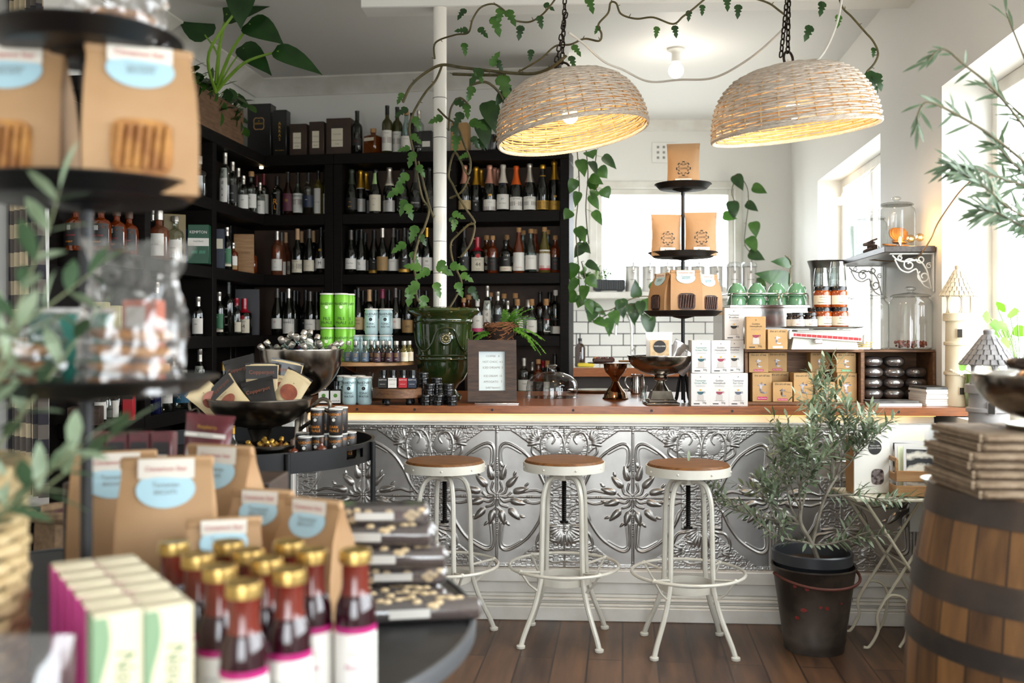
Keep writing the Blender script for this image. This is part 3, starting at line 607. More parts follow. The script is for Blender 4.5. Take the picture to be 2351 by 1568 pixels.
st('s_goldcap', 'dark bottle with yellow cap and gold lettered grey label', 'spirit', .041, .28, g_brown, 'gold', .8, [L1('grey', [('ODI', .38, .026, 'g'), ('ON', .22, .026, 'g')], .15, .5)], stopper=1)
st('s_gold_neck', 'small dark bottle with a gold cap', 'burg', .033, .24, g_dark, 'dgold', .80, [L1('cream', [('PORT', .24, .010, 'k')])])
st('s_whisky3', 'dark whisky bottle with a small silver shield', 'squat', .046, .23, g_whisky, 'brown', .7, [L1('black', [('ISLAND COAST', .31, .010, 'r'), ('WHISKY', .18, .012, 'o')], .10, .56, 150), (.42, .52, 'pewter', 26, [])], stopper=1)
st('s_white_green', 'clear gin bottle with white label and green band', 'spirit', .045, .26, g_clear, 'silver', .8, [L1('white', [('TASMAN', .30, .010, 'k')], .10, .48), (.10, .22, 'green', 151, [('gin', .16, .02, 'w')])], stopper=1)
st('s_ribbon', 'wide clear bottle with a big white ribbon label', 'squat', .055, .27, g_rose, 'silver', .7, [L1('white', [('ISLE GIN', .30, .014, 'y')], .08, .52, 110)], stopper=1)
st('s_plain', 'plain clear bottle with a white cap', 'tall', .036, .20, g_clear, 'white', .8, [])
st('s_71', 'small bottle with a 71 label', 'spirit', .032, .18, g_whisky, 'silver', .8, [L1('white', [('71', .42, .022, 'k')], .2, .52), (.06, .2, 'kraft', 150, [])])
st('s_taylor', 'blue bottle with white lettering reading Taylor Gin', 'tall', .032, .26, M('cobalt_glass', '161a45', .08, coat=.5), 'silver', .8, [(.05, .07, 'navy', 60, [('TAYLOR', .52, .012, 'w'), ('&', .42, .016, 'w'), ('GIN', .3, .014, 'w'), ('SM', .18, .018, 'w')])])
st('s_three', 'clear gin bottle with a white label reading Three Cuts Gin', 'tall', .040, .26, g_clear, 'silver', .8, [L1('white', [('THREE', .52, .016, 't'), ('CUTS', .42, .018, 't'), ('GIN', .32, .016, 't')], .18, .6)])
st('s_bluelab', 'wide clear bottle with a large blue label', 'squat', .056, .22, g_clear, 'silver', .7, [L1('blue', [('LARK', .42, .011, 'w'), ('X', .3, .03, 'w')], .16, .55, 150)], stopper=1)
st('s_penny', 'round clear gin bottle with white cap and cream label', 'round', .042, .24, g_clear, 'cork', .8, [L1('white', [('PENNY', .24, .011, 'k')], .08, .42, 110)], stopper=1)
st('s_ink', 'round bottle with red drawing and dark lettering', 'round', .044, .24, g_clear, 'cork', .8, [(.1, .12, 'white', 60, [('MAGMA', .26, .010, 'w'), ('www', .44, .02, 'r')])], stopper=1)
st('s_tallblack', 'tall black bottle with white base label', 'tall', .036, .30, g_dark, 'white', .88, [(.04, .20, 'white', 140, []), (.34, .36, 'black', 60, [('~', .42, .03, 'g')])])
st('s_pinklab', 'clear bottle with white label above pink band', 'tall', .036, .24, g_clear, 'white', .8, [L1('white', [('GIN', .4, .012, 'k')], .2, .55), (.1, .2, 'pink', 150, [])])
st('s_greenlab', 'clear bottle with white label above green band', 'tall', .040, .26, g_clear, 'silver', .8, [L1('white', [('TONIC', .35, .01, 'k')], .18, .45), (.06, .18, 'green', 150, [])])
st('s_dim', 'slim brown bottle with a black cap', 'bord', .035, .29, g_brown, 'black', .78, [L1('black', [('XO', .3, .012, 'g')])])
st('s_redtop', 'small clear bottle with a red cap', 'spirit', .034, .24, g_clear, 'red', .8, [L1('cream', [('BITTERS', .3, .006, 'k')])])
st('m_blackcap', 'dark bottle with black cap and gold seal', 'bord', .037, .30, g_dark, 'black', .78, [L1('black', [('TAWNY', .3, .008, 'r')], .2, .36)])
st('m_pale', 'pale green wine bottle with black cap and red striped label', 'bord', .036, .33, g_olive, 'black', .80, [L1('white', [('Nouvelle', .42, .009, 'k')], .06, .48, 130), (.22, .34, 'wine', 131, [])])
cnt = {}
def fit(s, n=16):
    for a, b in ((' with a ', ' with '), (' on a ', ' on '), (' on its ', ' on '), (' and ', ', '), ('sparkling wine', 'sparkling'), ('dark wine bottle', 'wine bottle'), (' small ', ' '), (' large ', ' '), (' in ', ', ')):
        if len(s.split()) <= n: break
        s = s.replace(a, b, 1)
    return s
PST = {}
def shelf_row(P, z, items, place, group, zoff=0):
    """items: (px, style, depth) -> bottles standing on a shelf, seen at px; later rows give way to the front row"""
    back = P is bs; org, dr = (A_, bd) if back else (q0, ld); nr = bn if back else ln; dmax = (.31 if back else .235)
    posts = [sb(775), sb(775) - .062, sb(1036), sb(1296)] if back else [sl(493), sl(340)]
    got = PST.setdefault((back, z), []); res = []
    if z == ZS[0]: posts = []
    for it in sorted(items, key=lambda a: a[2]):
        px, k, d = it; r = ST[k][2]; d = max(d, r + .006)
        while d < dmax - r:
            q = P(px, d); s = (q - org).dot(dr)
            for p_ in posts:
                if abs(s - p_) < .034 + r: s = p_ + math.copysign(.034 + r, s - p_)
            q = org + dr * s + nr * d
            if back and z != ZS[0] and s < .02 + r: s = .02 + r; q = org + dr * s + nr * d
            if all((q - g).length > r + gr + .001 for g, gr in got): got.append((q, r)); res.append((px, k, q)); break
            d += .006
    for n, (px, k, q) in enumerate(sorted(res, key=lambda a: a[0])):
        b, desc = ST[k][:2]; m0 = cnt.get(place, 0); cnt[place] = m0 + 1
        make(k, b, (q.x, q.y, z + .0005), fit('%s, %s in %s' % (desc, ORD[m0], place)), 'bottle', rz=rnd.uniform(-.15, .15) + math.atan2(-q.x, q.y) * -.5, group=group, s=rnd.uniform(.985, 1.0))
f1, f2, f3 = .065, .15, .235
G1 = 'sparkling wines on the upper back shelf'; G2 = 'wine bottles on the middle back shelf'; G3 = 'wine bottles on the lower back shelf'; G4 = 'spirit bottles on the back shelving'; G5 = 'bottles on the side shelving'
shelf_row(bs, ZS[1], [(798, 'ch_black', f1), (828, 'ch_gold', f1), (840, 'ch_gold', f2 + .01), (862, 'ch_lime', f1), (894, 'ch_silver', f1), (925, 'ch_dark', f1), (955, 'ch_badge', f1), (986, 'ch_dark', f1)], 'top row left of pole', G1)
shelf_row(bs, ZS[1], [(1061, 'ch_rose', f1), (1093, 'ch_gold2', f1), (1104, 'ch_gold', f2 + .02), (1124, 'ch_pink', f1), (1135, 'ch_rose', f2 + .01), (1141, 'ch_pink', f3 + .01), (1155, 'ch_arch', f1), (1185, 'ch_orange', f1), (1216, 'ch_silver2', f1), (1246, 'ch_blackgold', f1), (1276, 'ch_tall', f1)], 'top row right of pole', G1)
shelf_row(bs, ZS[1], [(635, 's_tiger', f1), (661, 's_pic', f1), (684, 's_band', f1), (708, 's_navy', f1), (731, 's_script', f1), (746, 'm_pale', f2)], 'top row by the corner', G4)
shelf_row(bs, ZS[2], [(790, 'w_cream', f2), (803, 'w_white', f1), (817, 'w_black', f2), (829, 'w_lion', f1), (838, 'w_cream', f2 + .01), (846, 'w_black', f3), (859, 'w_night', f2), (878, 'w_pic', f1), (903, 'w_redbar', f1), (912, 'w_black', f2), (928, 'w_night', f1), (936, 'w_cream', f2 + .01), (955, 'w_domino', f1), (980, 'w_trees', f1)], 'middle row left of pole', G2)
shelf_row(bs, ZS[2], [(601, 'w_rose', f1), (612, 'w_black', f2), (628, 'w_rose2', f1), (637, 'w_cork', f2), (656, 'w_amber', f1), (665, 'w_cork', f2), (674, 'w_cork', f3), (683, 'w_villa', f1), (692, 'w_cork', f2 + .01), (710, 'w_mtn', f1), (719, 'w_cork', f2), (737, 'w_m', f1), (757, 'w_tan', f1)], 'middle row by the corner', G2)
shelf_row(bs, ZS[2], [(1040, 'w_black', f2), (1059, 'w_black', f1), (1096, 's_44', f1 + .01), (1117, 's_tan', f3), (1141, 's_tan', f3), (1164, 's_tan', f3), (1131, 's_amber', f1), (1161, 's_sq', f1), (1191, 's_whisky_w', f1), (1201, 's_clear_tall', f2 + .01), (1219, 's_clear_tall', f1), (1228, 's_whisky_w', f2 + .01), (1250, 's_redwhite', f1), (1258, 's_clear_tall', f2), (1283, 's_amber', f1)], 'middle row right of pole', G4)
shelf_row(bs, ZS[3], [(606, 'w_flower', f1), (625, 'w_cream', f1), (636, 'w_black', f2), (646, 'w_cream', f2 - .03), (663, 'w_horses', f1), (675, 'w_black', f2), (683, 'w_black', f3), (702, 'w_black', f2), (712, 'w_white', f1), (727, 'w_cream', f2), (740, 'w_black', f2), (757, 'w_black', f2)], 'lower row by the corner', G3)
shelf_row(bs, ZS[3], [(787, 'w_black', f2), (797, 'w_black', f3), (806, 'w_black', f2), (822, 'w_creek', f1), (833, 'w_black', f2), (848, 'w_cork', f1), (862, 'w_black', f2), (878, 'w_mag', f1), (893, 'w_black', f2), (908, 'w_flower', f1), (917, 'w_black', f2), (936, 'w_tan', f1), (945, 'w_black', f2), (962, 'w_black', f1), (978, 'w_cream', f2)], 'lower row left of pole', G3)
shelf_row(bs, ZS[3], [(1058, 's_amber', f1), (1076, 's_tan', f1), (1096, 's_pinklab', f1), (1098, 's_gold_neck', f2 + .01), (1119, 's_vodka', f1), (1126, 's_clear_tall', f2 + .01), (1143, 's_silver', f1), (1157, 's_clear_cork', f2 + .01), (1166, 's_small', f1), (1183, 's_clear_cork', f2), (1188, 's_penny', f1), (1213, 's_clear_wide', f2), (1221, 's_penny', f1), (1240, 's_dim', f2), (1254, 's_ink', f1), (1262, 's_dim', f2 + .02), (1280, 's_tallblack', f1)], 'lower row right of pole', G4)
shelf_row(bs, ZS[4], [(1203, 's_greenlab', f1), (1222, 's_small', f2), (1236, 's_amber', f1), (1247, 's_redtop', f2), (1257, 's_penny', f1), (1284, 's_dim', f1), (1150, 's_silver', f1)], 'row behind glass dome', G4)
s1_, s2_ = .06, .13
shelf_row(ls, ZS[1], [(517, 's_vodka', s1_), (534, 's_silver', s1_), (547, 's_silver', s1_ + .01), (559, 's_small', s1_), (577, 's_clear_cork', s1_), (590, 's_redcap', s2_), (597, 's_small', s1_), (606, 's_redcap', s1_)], 'upper side shelf near corner', G5)
shelf_row(ls, ZS[1], [(436, 's_gold_neck', s1_), (462, 's_clear_wide', s1_), (481, 's_script', s1_), (448, 's_silver', s2_ + .03), (415, 's_dim', s1_)], 'upper side shelf centre bay', G5)
shelf_row(ls, ZS[2], [(512, 's_amber', s2_), (521, 's_long' if 0 else 's_green', s1_), (535, 's_71', s1_)], 'middle side shelf near corner', G5)
shelf_row(ls, ZS[2], [(365, 's_ribbon', s1_ + .01), (403, 's_white_green', s1_), (437, 's_plain', s1_), (350, 's_silver', s2_ + .05)], 'middle side shelf centre bay', G5)
shelf_row(ls, ZS[2], [(174, 's_whisky3', .17), (232, 's_whisky3', s1_), (268, 's_whisky3', s1_), (298, 's_whisky3', s1_), (208, 's_whisky3', .18)], 'middle side shelf by curtain', G5)
shelf_row(ls, ZS[3], [(503, 's_green', s1_), (524, 's_long', s1_ + .01), (540, 's_redtop', s2_ + .03), (543, 's_redtop', s1_), (561, 's_44', s1_ + .02), (580, 's_goldcap', s2_ - .01)], 'lower side shelf near corner', G5)
shelf_row(ls, ZS[3], [(470, 's_long', s2_), (455, 's_small', s1_), (360, 's_silver', s1_)], 'lower side shelf centre bay', G5)
shelf_row(ls, ZS[4], [(512, 's_gold_neck', s1_), (521, 's_gold_neck', s2_), (536, 's_gold_neck', s1_), (546, 's_gold_neck', s2_), (560, 's_gold_neck', s1_), (580, 's_dim', s1_)], 'bottom side shelf near corner', G5)
shelf_row(ls, ZS[4], [(356, 's_taylor', s1_), (382, 's_three', s1_), (421, 's_bluelab', s1_), (459, 's_vodka', s1_), (398, 's_silver', s2_ + .04)], 'bottom side shelf centre bay', G5)
shelf_row(ls, ZS[4], [(238, 's_penny', s1_), (265, 's_penny', s1_), (300, 's_dim', s1_)], 'bottom side shelf by curtain', G5)
# bottles and boxes along the top of the shelving
shelf_row(bs, ZS[0], [(820, 'm_blackcap', .08), (889, 'm_pale', .08), (912, 'm_pale', .12), (933, 's_clear_tall', .08), (946, 's_dim', .14), (962, 's_silver', .08)], 'group atop the shelving', 'bottles on top of the shelving')
# ================================================================ things on the counter
m_silver = M('aged_silver', 'a39b90', .2, 1, c2='5a524a', ns=9, lo=.35, hi=.7)
m_chrome = M('polished_steel', 'cfccc8', .12, 1)
m_copper = M('warm_polished_metal', 'a58468', .14, 1, c2='86664d', ns=5)
m_kraft = M('kraft_paper', 'b8926a', .62, c2='ab845b', ns=7, bump=.25, bs=45, trn=.12)
m_kraftd = M('kraft_board', 'b8925f', .6, c2='ad8755', ns=12)
m_card = M('white_card', 'cfccc9', .5)
m_stk = M('sticker_blue', 'a9c9d4', .5); m_stw = M('sticker_white', 'dcd3c6', .55)
m_choc = M('dark_biscuit', '2e1a12', .5, c2='4a2a1b', ns=40, bump=.6, bs=120)
m_wood2 = M('brown_rustic_wood', '5b3c26', .55, c2='7a5537', ns=10, stretch=(1, 12, 12), bump=.3, bs=30)
m_woodd = M('dark_rustic_wood', '2c1d14', .5, c2='443022', ns=9, stretch=(1.5, 10, 10), bump=.5, bs=40)
m_pinew = M('pale_pine', 'a98257', .5, c2='94693f', ns=6, stretch=(1, 12, 12))
def can(r, h, col, rim, lines, hscale=1):
    def f():
        t = root('drink_can'); part('can_body', MB().lathe([(r * .82, 0), (r * .9, .003), (r, .010), (r, h - .012), (r * .9, h - .004), (r * .88, h - .002), (r * .8, h - .004), (0, h - .005)], col, 24), t)
        part('can_lid', MB().lathe([(r * .86, h - .004), (r * 1.0, h - .0035), (r * 1.02, h + .002), (r * .93, h + .004), (r * .86, h), (0, h)], rim, 24), t)
        m = MB()
        for s, z, sz, ink in lines: text(m, s, (0, 0, z * h), sz, ink, cyl=r + .0008, maxw=r * 2.3)
        for q, ink in ((.6, lines[1][3]),):
            m.add([((r + .0007) * math.sin(.008 * math.cos(a) / r), -(r + .0007) * math.cos(.008 * math.cos(a) / r), q * h + .008 * math.sin(a)) for a in np.linspace(0, 2 * PI, 17)[:-1]], [tuple(range(16))], ink)
        part('can_label', m, t); return t
    return f
m_canrim = M('can_rim', 'e2e0da', .3, .2)
tonic = can(.033, .122, M('tonic_blue', 'b5cfd2', .35, .2), m_canrim, [('McHENRY', .80, .017, INK), ('DISTILLERY', .71, .006, INK), ('TONIC', .42, .014, INK), ('WATER', .30, .014, INK)])
pils = can(.034, .158, M('pils_green', '6fb52a', .35, .15), m_canrim, [('McHENRY', .70, .017, INK), ('DISTILLERY', .64, .006, M('print_pale', 'dfe8c8', .5)), ('PILS', .25, .020, INK), ('McALE', .13, .020, INK)])
dark = can(.0335, .125, M('ale_black', '211c1a', .4), m_canrim, [('McHENRY', .80, .018, INKO), ('DISTILLERY', .71, .006, INKW), ('DARK', .32, .018, INKO), ('McALE', .18, .018, INKO)])
def mini(body, lab, liquid=None):
    def f():
        t = root('mini_bottle'); r = .019
        part('glass_body', MB().lathe([(0, 0), (r * .9, 0), (r, .003), (r, .05), (r * .8, .06), (r * .5, .068), (r * .46, .085)], liquid or g_clear, 14), t)
        part('cap', MB().lathe([(r * .6, .08), (r * .62, .082), (r * .62, .098), (0, .098)], CAPS['silver'], 12), t)
        m = MB(); m.sheet(lambda u, v: ((r + .0006) * math.sin(-1.4 + 2.8 * u), -(r + .0006) * math.cos(-1.4 + 2.8 * u), .004 + .042 * v), 10, 1, lab)
        for z in (.04, .034, .028): text(m, 'wwww', (0, 0, z), .007, INKG, cyl=r + .0012)
        text(m, 'SPIRIT', (0, 0, .014), .005, INKW, cyl=r + .0012); part('label', m, t); return t
    return f
mb_blue = mini(None, M('mini_slate', '4e6276', .5)); mb_maroon = mini(None, M('mini_maroon', '351522', .5), g_dark); mb_amber = mini(None, LB['cream'], g_gold)
# --- wooden cake stands
q = at(838, 826, 4.80); zt1 = 1.29 - (829 - HZ) / F * 4.80
t = thing('display_stand', 'round wooden board on a glass foot carrying small spirit bottles', 'cake stand', (q.x, q.y, CT))
part('board', MB().lathe([(.235, zt1 - CT - .018), (.24, zt1 - CT - .015), (.24, zt1 - CT - .002), (.238, zt1 - CT), (0, zt1 - CT)], m_pinew, 40), t)
part('glass_foot', MB().lathe([(0, 0), (.1, 0), (.105, .006), (.05, .03), (.035, .08), (.05, .13), (.12, zt1 - CT - .018)], m_glass, 28), t)
u = at(912, 890, 4.50); zt2 = 1.029
t = thing('display_stand', 'small dark round wooden stand on stubby feet carrying square jars', 'stand', (u.x, u.y, CT))
part('board', MB().lathe([(.105, .03), (.112, .034), (.112, .070), (.108, zt2 - CT), (0, zt2 - CT)], m_wood2, 32), t)
for a in (.6, 2.5, 4.2, 5.6): part('foot', MB().lathe([(.010, 0), (.016, .008), (.012, .02), (.016, .03)], m_black, 12, (.075 * math.cos(a), .075 * math.sin(a), 0)), t)
def row(specs, z, base, names=None):
    for n, (px, Y, b, key, desc, cat, grp) in enumerate(specs): make(key, b, ((px - CX) / F * Y, Y, z), desc, cat, group=grp, rz=rnd.uniform(-.1, .1))
g_m = 'mini spirit bottles on the round board'
for n, (px, Y) in enumerate(((800, 4.66), (817, 4.615), (838, 4.60))): make('mblue', mb_blue, ((px - CX) / F * Y, Y, zt1 + .0006), 'mini bottle with slate blue label, %s in the front arc on the round board' % ORD[n], 'bottle', group=g_m)
for n, (px, Y) in enumerate(((853, 4.68), (866, 4.59), (879, 4.67), (893, 4.59), (910, 4.61))): make('mmar', mb_maroon, ((px - CX) / F * Y, Y, zt1 + .0006), 'mini bottle with maroon label, %s from left on the round board' % ORD[n], 'bottle', group=g_m)
for n, (px, Y) in enumerate(((928, 4.63), (940, 4.70))): make('mamb', mb_amber, ((px - CX) / F * Y, Y, zt1 + .0006), 'mini bottle of amber spirit with cream label, %s on the board\'s right side' % ('front one' if n == 0 else 'rear one'), 'bottle', group=g_m)
def put(key, b, px, Y, z, label, cat, grp=None, rz=0, s=1): return make(key, b, ((px - CX) / F * Y, Y, z), label, cat, rz=rz, group=grp, s=s)
GP = 'green pilsner cans'; GTN = 'pale blue tonic water cans'; GD = 'black dark ale cans'
pz = zt1 + .0006
for n, (px, Y) in enumerate(((752, 4.76), (785, 4.76), (800, 4.83))):
    put('pils', pils, px, Y, pz, 'green pilsner can, %s of the lower cans on the round board' % ORD[n], 'can', GP)
    put('pils', pils, px - 1, Y, pz + .163, 'green pilsner can, %s of the upper cans on the round board' % ORD[n], 'can', GP, rz=.1)
put('pils', pils, 765, 4.90, pz, 'green pilsner can standing behind the lower front pair', 'can', GP)
for n, (px, Y) in enumerate(((853, 4.80), (886, 4.80))):
    put('tonic', tonic, px, Y, pz, 'pale blue tonic can, lower one under the %s stacked can' % ORD[n], 'can', GTN)
    put('tonic', tonic, px, Y, pz + .127, 'pale blue tonic can on top of another, %s of the raised pair' % ORD[n], 'can', GTN)
for n, (px, Y) in enumerate(((818, 4.84), (838, 4.91))): put('tonic', tonic, px, Y, pz + .0, 'pale blue tonic can between green cans and raised pair, %s one' % ('nearer' if n == 0 else 'farther'), 'can', GTN)
for n, (px, Y) in enumerate(((803, 4.49), (837, 4.49), (790, 4.60), (823, 4.60))): put('tonic', tonic, px, Y, CT + .0006, 'pale blue tonic can standing on the worktop, %s in its block of four' % ('front left', 'front right', 'back left', 'back right')[n], 'can', GTN)
def liqueur():
    t = root('liqueur_bottle'); part('glass_body', MB().box((0, 0, .034), (.052, .04, .068), g_dark, .006).lathe([(.012, .068), (.011, .085)], g_dark, 12), t)
    part('cap', MB().cyl(.014, .083, .104, M('cap_gloss', '0e0e0f', .2), 14), t)
    m = MB().box((0, -.0205, .034), (.046, .001, .055), LB['white']); m.T = TR((0, -.0212, .04)); m.lathe([(.0085, 0), (.0085, .0003)], M('apple_green', '5f8f3c', .5), 14)
    m.T = TR((0, -.0214, .040), (PI / 2, 0, 0)); m.lathe([(.009, 0), (.009, .0004), (0, .0004)], MT['apple_green'], 14); m.T = Matrix.Identity(4)
    text(m, 'LIQUEUR', (0, -.0215, .016), .009, INK); part('label', m, t); return t
for n, px in enumerate((745, 772)): put('liq', liqueur, px, 4.50, CT + .0006, 'small black liqueur bottle with green apple label, %s the tonic cans' % ('farther from' if n == 0 else 'right beside'), 'bottle', 'apple liqueur bottles')
def kempton(col, name):
    def f():
        t = root('jar'); part('glass_body', MB().box((0, 0, .024), (.042, .042, .048), g_dark, .004).lathe([(.013, .048), (.012, .062)], g_dark, 12), t)
        part('lid', MB().cyl(.0155, .058, .082, M('cap_gloss', '0e0e0f', .2), 16), t)
        m = MB().box((0, -.0216, .026), (.038, .001, .044), col); text(m, 'KEMPTON', (0, -.0224, .039), .0075, INKW if name != 'white' else INK); text(m, 'SINGLE MALT', (0, -.0224, .020), .004, INKW if name != 'white' else INK)
        part('label', m, t); return t
    return f
for px, c_, n_ in ((880, LB['black'], 'black'), (902, LB['white'], 'white'), (926, LB['red'], 'red'), (947, LB['navy'], 'blue')):
    put('kemp' + n_, kempton(c_, n_), px, 4.45, zt2 + .0006, 'small square dark jar with %s label on the low wooden stand' % n_, 'jar', 'square jars on the low stand')
# --- black tins in stacks
m_tinb = M('black_tin', '0d0d0e', .25, coat=.3)
def btin():
    t = root('tin'); part('tin_body', MB().lathe([(.0225, 0), (.0235, .001), (.0235, .008), (.0225, .009), (.0225, .012)], m_tinb, 22), t)
    part('lid', MB().lathe([(.0245, .0115), (.025, .0125), (.025, .0215), (.0235, .0232), (0, .0232)], m_tinb, 22), t); return t
k = 0
for si, (px, Y, n, b0, nm) in enumerate(((977, 4.445, 2, 0, 'front stack nearest the wooden stand'), (1006, 4.44, 2, 0, 'front middle stack'), (1037, 4.435, 2, 0, 'front stack nearest the menu frame'), (985, 4.50, 4, 0, 'second tall stack'), (972, 4.565, 6, 0, 'tallest rear stack'), (1003, 4.555, 5, 0, 'rear middle stack'), (1030, 4.495, 4, 0, 'rear stack beside the urn foot'))):
    for j in range(n): put('btin', btin, px + rnd.uniform(-1, 1), Y, CT + .0005 + j * .0237, 'small round black tin, %s up in the %s' % (ORD[j], nm), 'tin', 'black tins below the green urn')
# --- green urn
m_urn = M('green_glaze', '1d2b12', .07, c2='3a4a1c', ns=4, coat=1, lo=.4, hi=.8, bump=.25, bs=18)
q = at(1018, 760, 4.78)
t = thing('glazed_urn', 'large glossy dark green urn with a flower medallion holding the vine', 'urn', (q.x, q.y, CT + .0005))
pu = [(.06, 0), (.085, .004), (.088, .02), (.07, .035), (.06, .05), (.075, .075), (.105, .10), (.122, .14), (.128, .18), (.129, .19), (.134, .196), (.129, .202), (.129, .208), (.134, .214), (.129, .22), (.134, .30), (.138, .36), (.139, .368), (.144, .374), (.139, .38), (.139, .39), (.152, .405), (.172, .418), (.176, .428), (.172, .438), (.158, .442), (.150, .438), (.130, .40), (.10, .36), (0, .355)]
part('body', MB().lathe(pu, m_urn, 48), t)
m = MB()
for k in range(12): a = 2 * PI * k / 12; m.ball((.016 * math.cos(a) + .02, -.138, .295 + .016 * math.sin(a)), .007, M('medallion_bronze', '6a6238', .2, .4, coat=.8), 8, 6)
m.ball((.02, -.14, .295), .009, MT['medallion_bronze'], 10, 6); m.T = TR((.02, -.132, .295), (PI / 2, 0, 0)); m.lathe([(.034, -.004), (.034, .004), (.028, .008), (.026, .004), (0, .004)], m_urn, 24); m.T = Matrix.Identity(4)
part('medallion', m, t)
def onurn(a, z, e=.004):
    for (r0, z0), (r1, z1) in zip(pu[10:], pu[11:]):
        if z0 <= z <= z1: rr = r0 + (r1 - r0) * (z - z0) / (z1 - z0 + 1e-9) + e; break
    return (rr * math.sin(a), -rr * math.cos(a), z)
for s in (1, -1): part('swag', MB().tube(spl([onurn(.15 + s * a, z) for a, z in ((0, .345), (.22, .34), (.36, .315), (.5, .27), (.8, .235), (1.2, .26), (1.6, .33))]), .0045, m_urn, 8), t)
m_soil = M('potting_soil', '2a1b12', .9, c2='3b281b', ns=60, bump=.8, bs=120)
part('soil', MB().cyl(.128, .356, .40, m_soil, 30), t)
# --- menu frame
q = ct(1130, 926)
t = thing('menu_frame', 'dark wooden picture frame with a handwritten drinks price list', 'picture frame', (q.x, q.y, CT + .006), rz=.08)
T0 = TR((0, 0, 0), (-.13, 0, 0)); fw, fh, fb = .225, .285, .052
for nm, pl_ in (('frame_rail', [(-fw / 2, 0), (fw / 2, 0), (fw / 2 - fb, fb), (-fw / 2 + fb, fb)]), ('frame_rail', [(-fw / 2, fh), (-fw / 2 + fb, fh - fb), (fw / 2 - fb, fh - fb), (fw / 2, fh)]), ('frame_stile', [(-fw / 2, 0), (-fw / 2 + fb, fb), (-fw / 2 + fb, fh - fb), (-fw / 2, fh)]), ('frame_stile', [(fw / 2, 0), (fw / 2, fh), (fw / 2 - fb, fh - fb), (fw / 2 - fb, fb)])):
    m = MB(); m.T = T0 @ TR((0, .02, 0), (PI / 2, 0, 0)); m.prism(pl_, 0, .032, m_woodd); part(nm, m, t)
m = MB(); m.T = T0; m.box((0, .004, fh / 2), (fw - 2 * fb + .006, .004, fh - 2 * fb + .006), M('menu_paper', 'c9d3d3', .35))
for i, s in enumerate(('COFFEE   4', 'HOT CHOC  4.5', 'ICED DREAMS  5', 'ICE CREAM  15', 'AFFOGATO   7', '(add liqueur)')): text(m, s, (.004, .0015, fh - fb - .022 - i * .0265 - (.012 if i > 2 else 0)), .013, INKGR)
part('menu_sheet', m, t)
m = MB(); m.T = TR((0, .075, .07), (.35, 0, 0)); m.box((0, 0, 0), (.03, .008, .16), m_woodd); part('prop_stand', m, t)
q = ct(1136, 927); tg = thing('aluminium_strip', 'thin flat aluminium strip lying at the foot of the menu frame', 'strip', (q.x + .01, q.y - .012, CT + .0006), rz=cang); part('strip', MB().box((0, 0, .0025), (.2, .032, .005), m_chrome, .001), tg)
# --- fern in a twiggy nest basket behind the frame
q = at(1148, 778, 4.78); NBZ = 1.225
# --- glass dome
q = ct(1268, 913); q.y += .03
t = thing('glass_cloche', 'clear glass cake dome with a knob handle standing on the worktop', 'glass dome', (q.x, q.y, CT + .0005))
part('dome', MB().lathe([(.132, 0), (.1325, .003), (.129, .004), (.1285, .05), (.123, .08), (.10, .105), (.06, .122), (.02, .13), (.0, .131)], m_glass, 40), t)
part('knob', MB().lathe([(.012, .13), (.010, .138), (.013, .145), (.024, .152), (.026, .158), (.018, .163), (0, .164)], MG('thick_glass', 'dfe6e4', .22), 24), t)
# --- copper cake stand
q = ct(1413, 916); Yc = q.y
t = thing('pedestal_cake_stand', 'polished metal pedestal stand with a flat plate of chocolate slices', 'cake stand', (q.x, Yc, CT + .0005)); zc = 1.29 - (832 - HZ) / F * Yc - CT
part('foot', MB().lathe([(.062, 0), (.064, .004), (.058, .008), (.052, .03), (.04, .045), (.024, .065), (.015, .085), (.018, .093), (.030, .112), (.048, .130), (.056, .15), (.058, zc - .006), (0, zc - .006)], m_copper, 40), t)
part('plate', MB().lathe([(0, zc - .006), (.10, zc - .006), (.135, zc - .004), (.1355, zc), (.13, zc + .001), (0, zc)], m_copper, 44), t)
def brownie():
    m = MB().box((0, 0, .010), (.095, .05, .018), m_choc, .003)
    for _ in range(16): m.ball((rnd.uniform(-.04, .04), rnd.uniform(-.02, .02), .02), rnd.uniform(.003, .006), rnd.choice([m_choc, m_choc, M('dried_fruit', '7a1f1a', .4), M('nut', 'b98a52', .5)]), 7, 5)
    t = root('chocolate_slice'); part('slice', m, t); return t
for n, (dx, dy) in enumerate(((-.065, -.03), (-.05, .035), (.062, 0))): make('brn' if n < 2 else 'brn2', brownie if n < 2 else (lambda: (lambda t: (part('slice', MB().box((0, 0, .005), (.09, .04, .009), m_pinew, .002), t), t)[1])(root('biscuit_slice'))), (q.x + dx, Yc + dy, CT + zc + .0015), ('nut-topped chocolate slice on the pedestal plate, nearer one', 'nut-topped chocolate slice on the pedestal plate, farther one', 'thin pale biscuit slice lying on the pedestal plate')[n], 'cake')
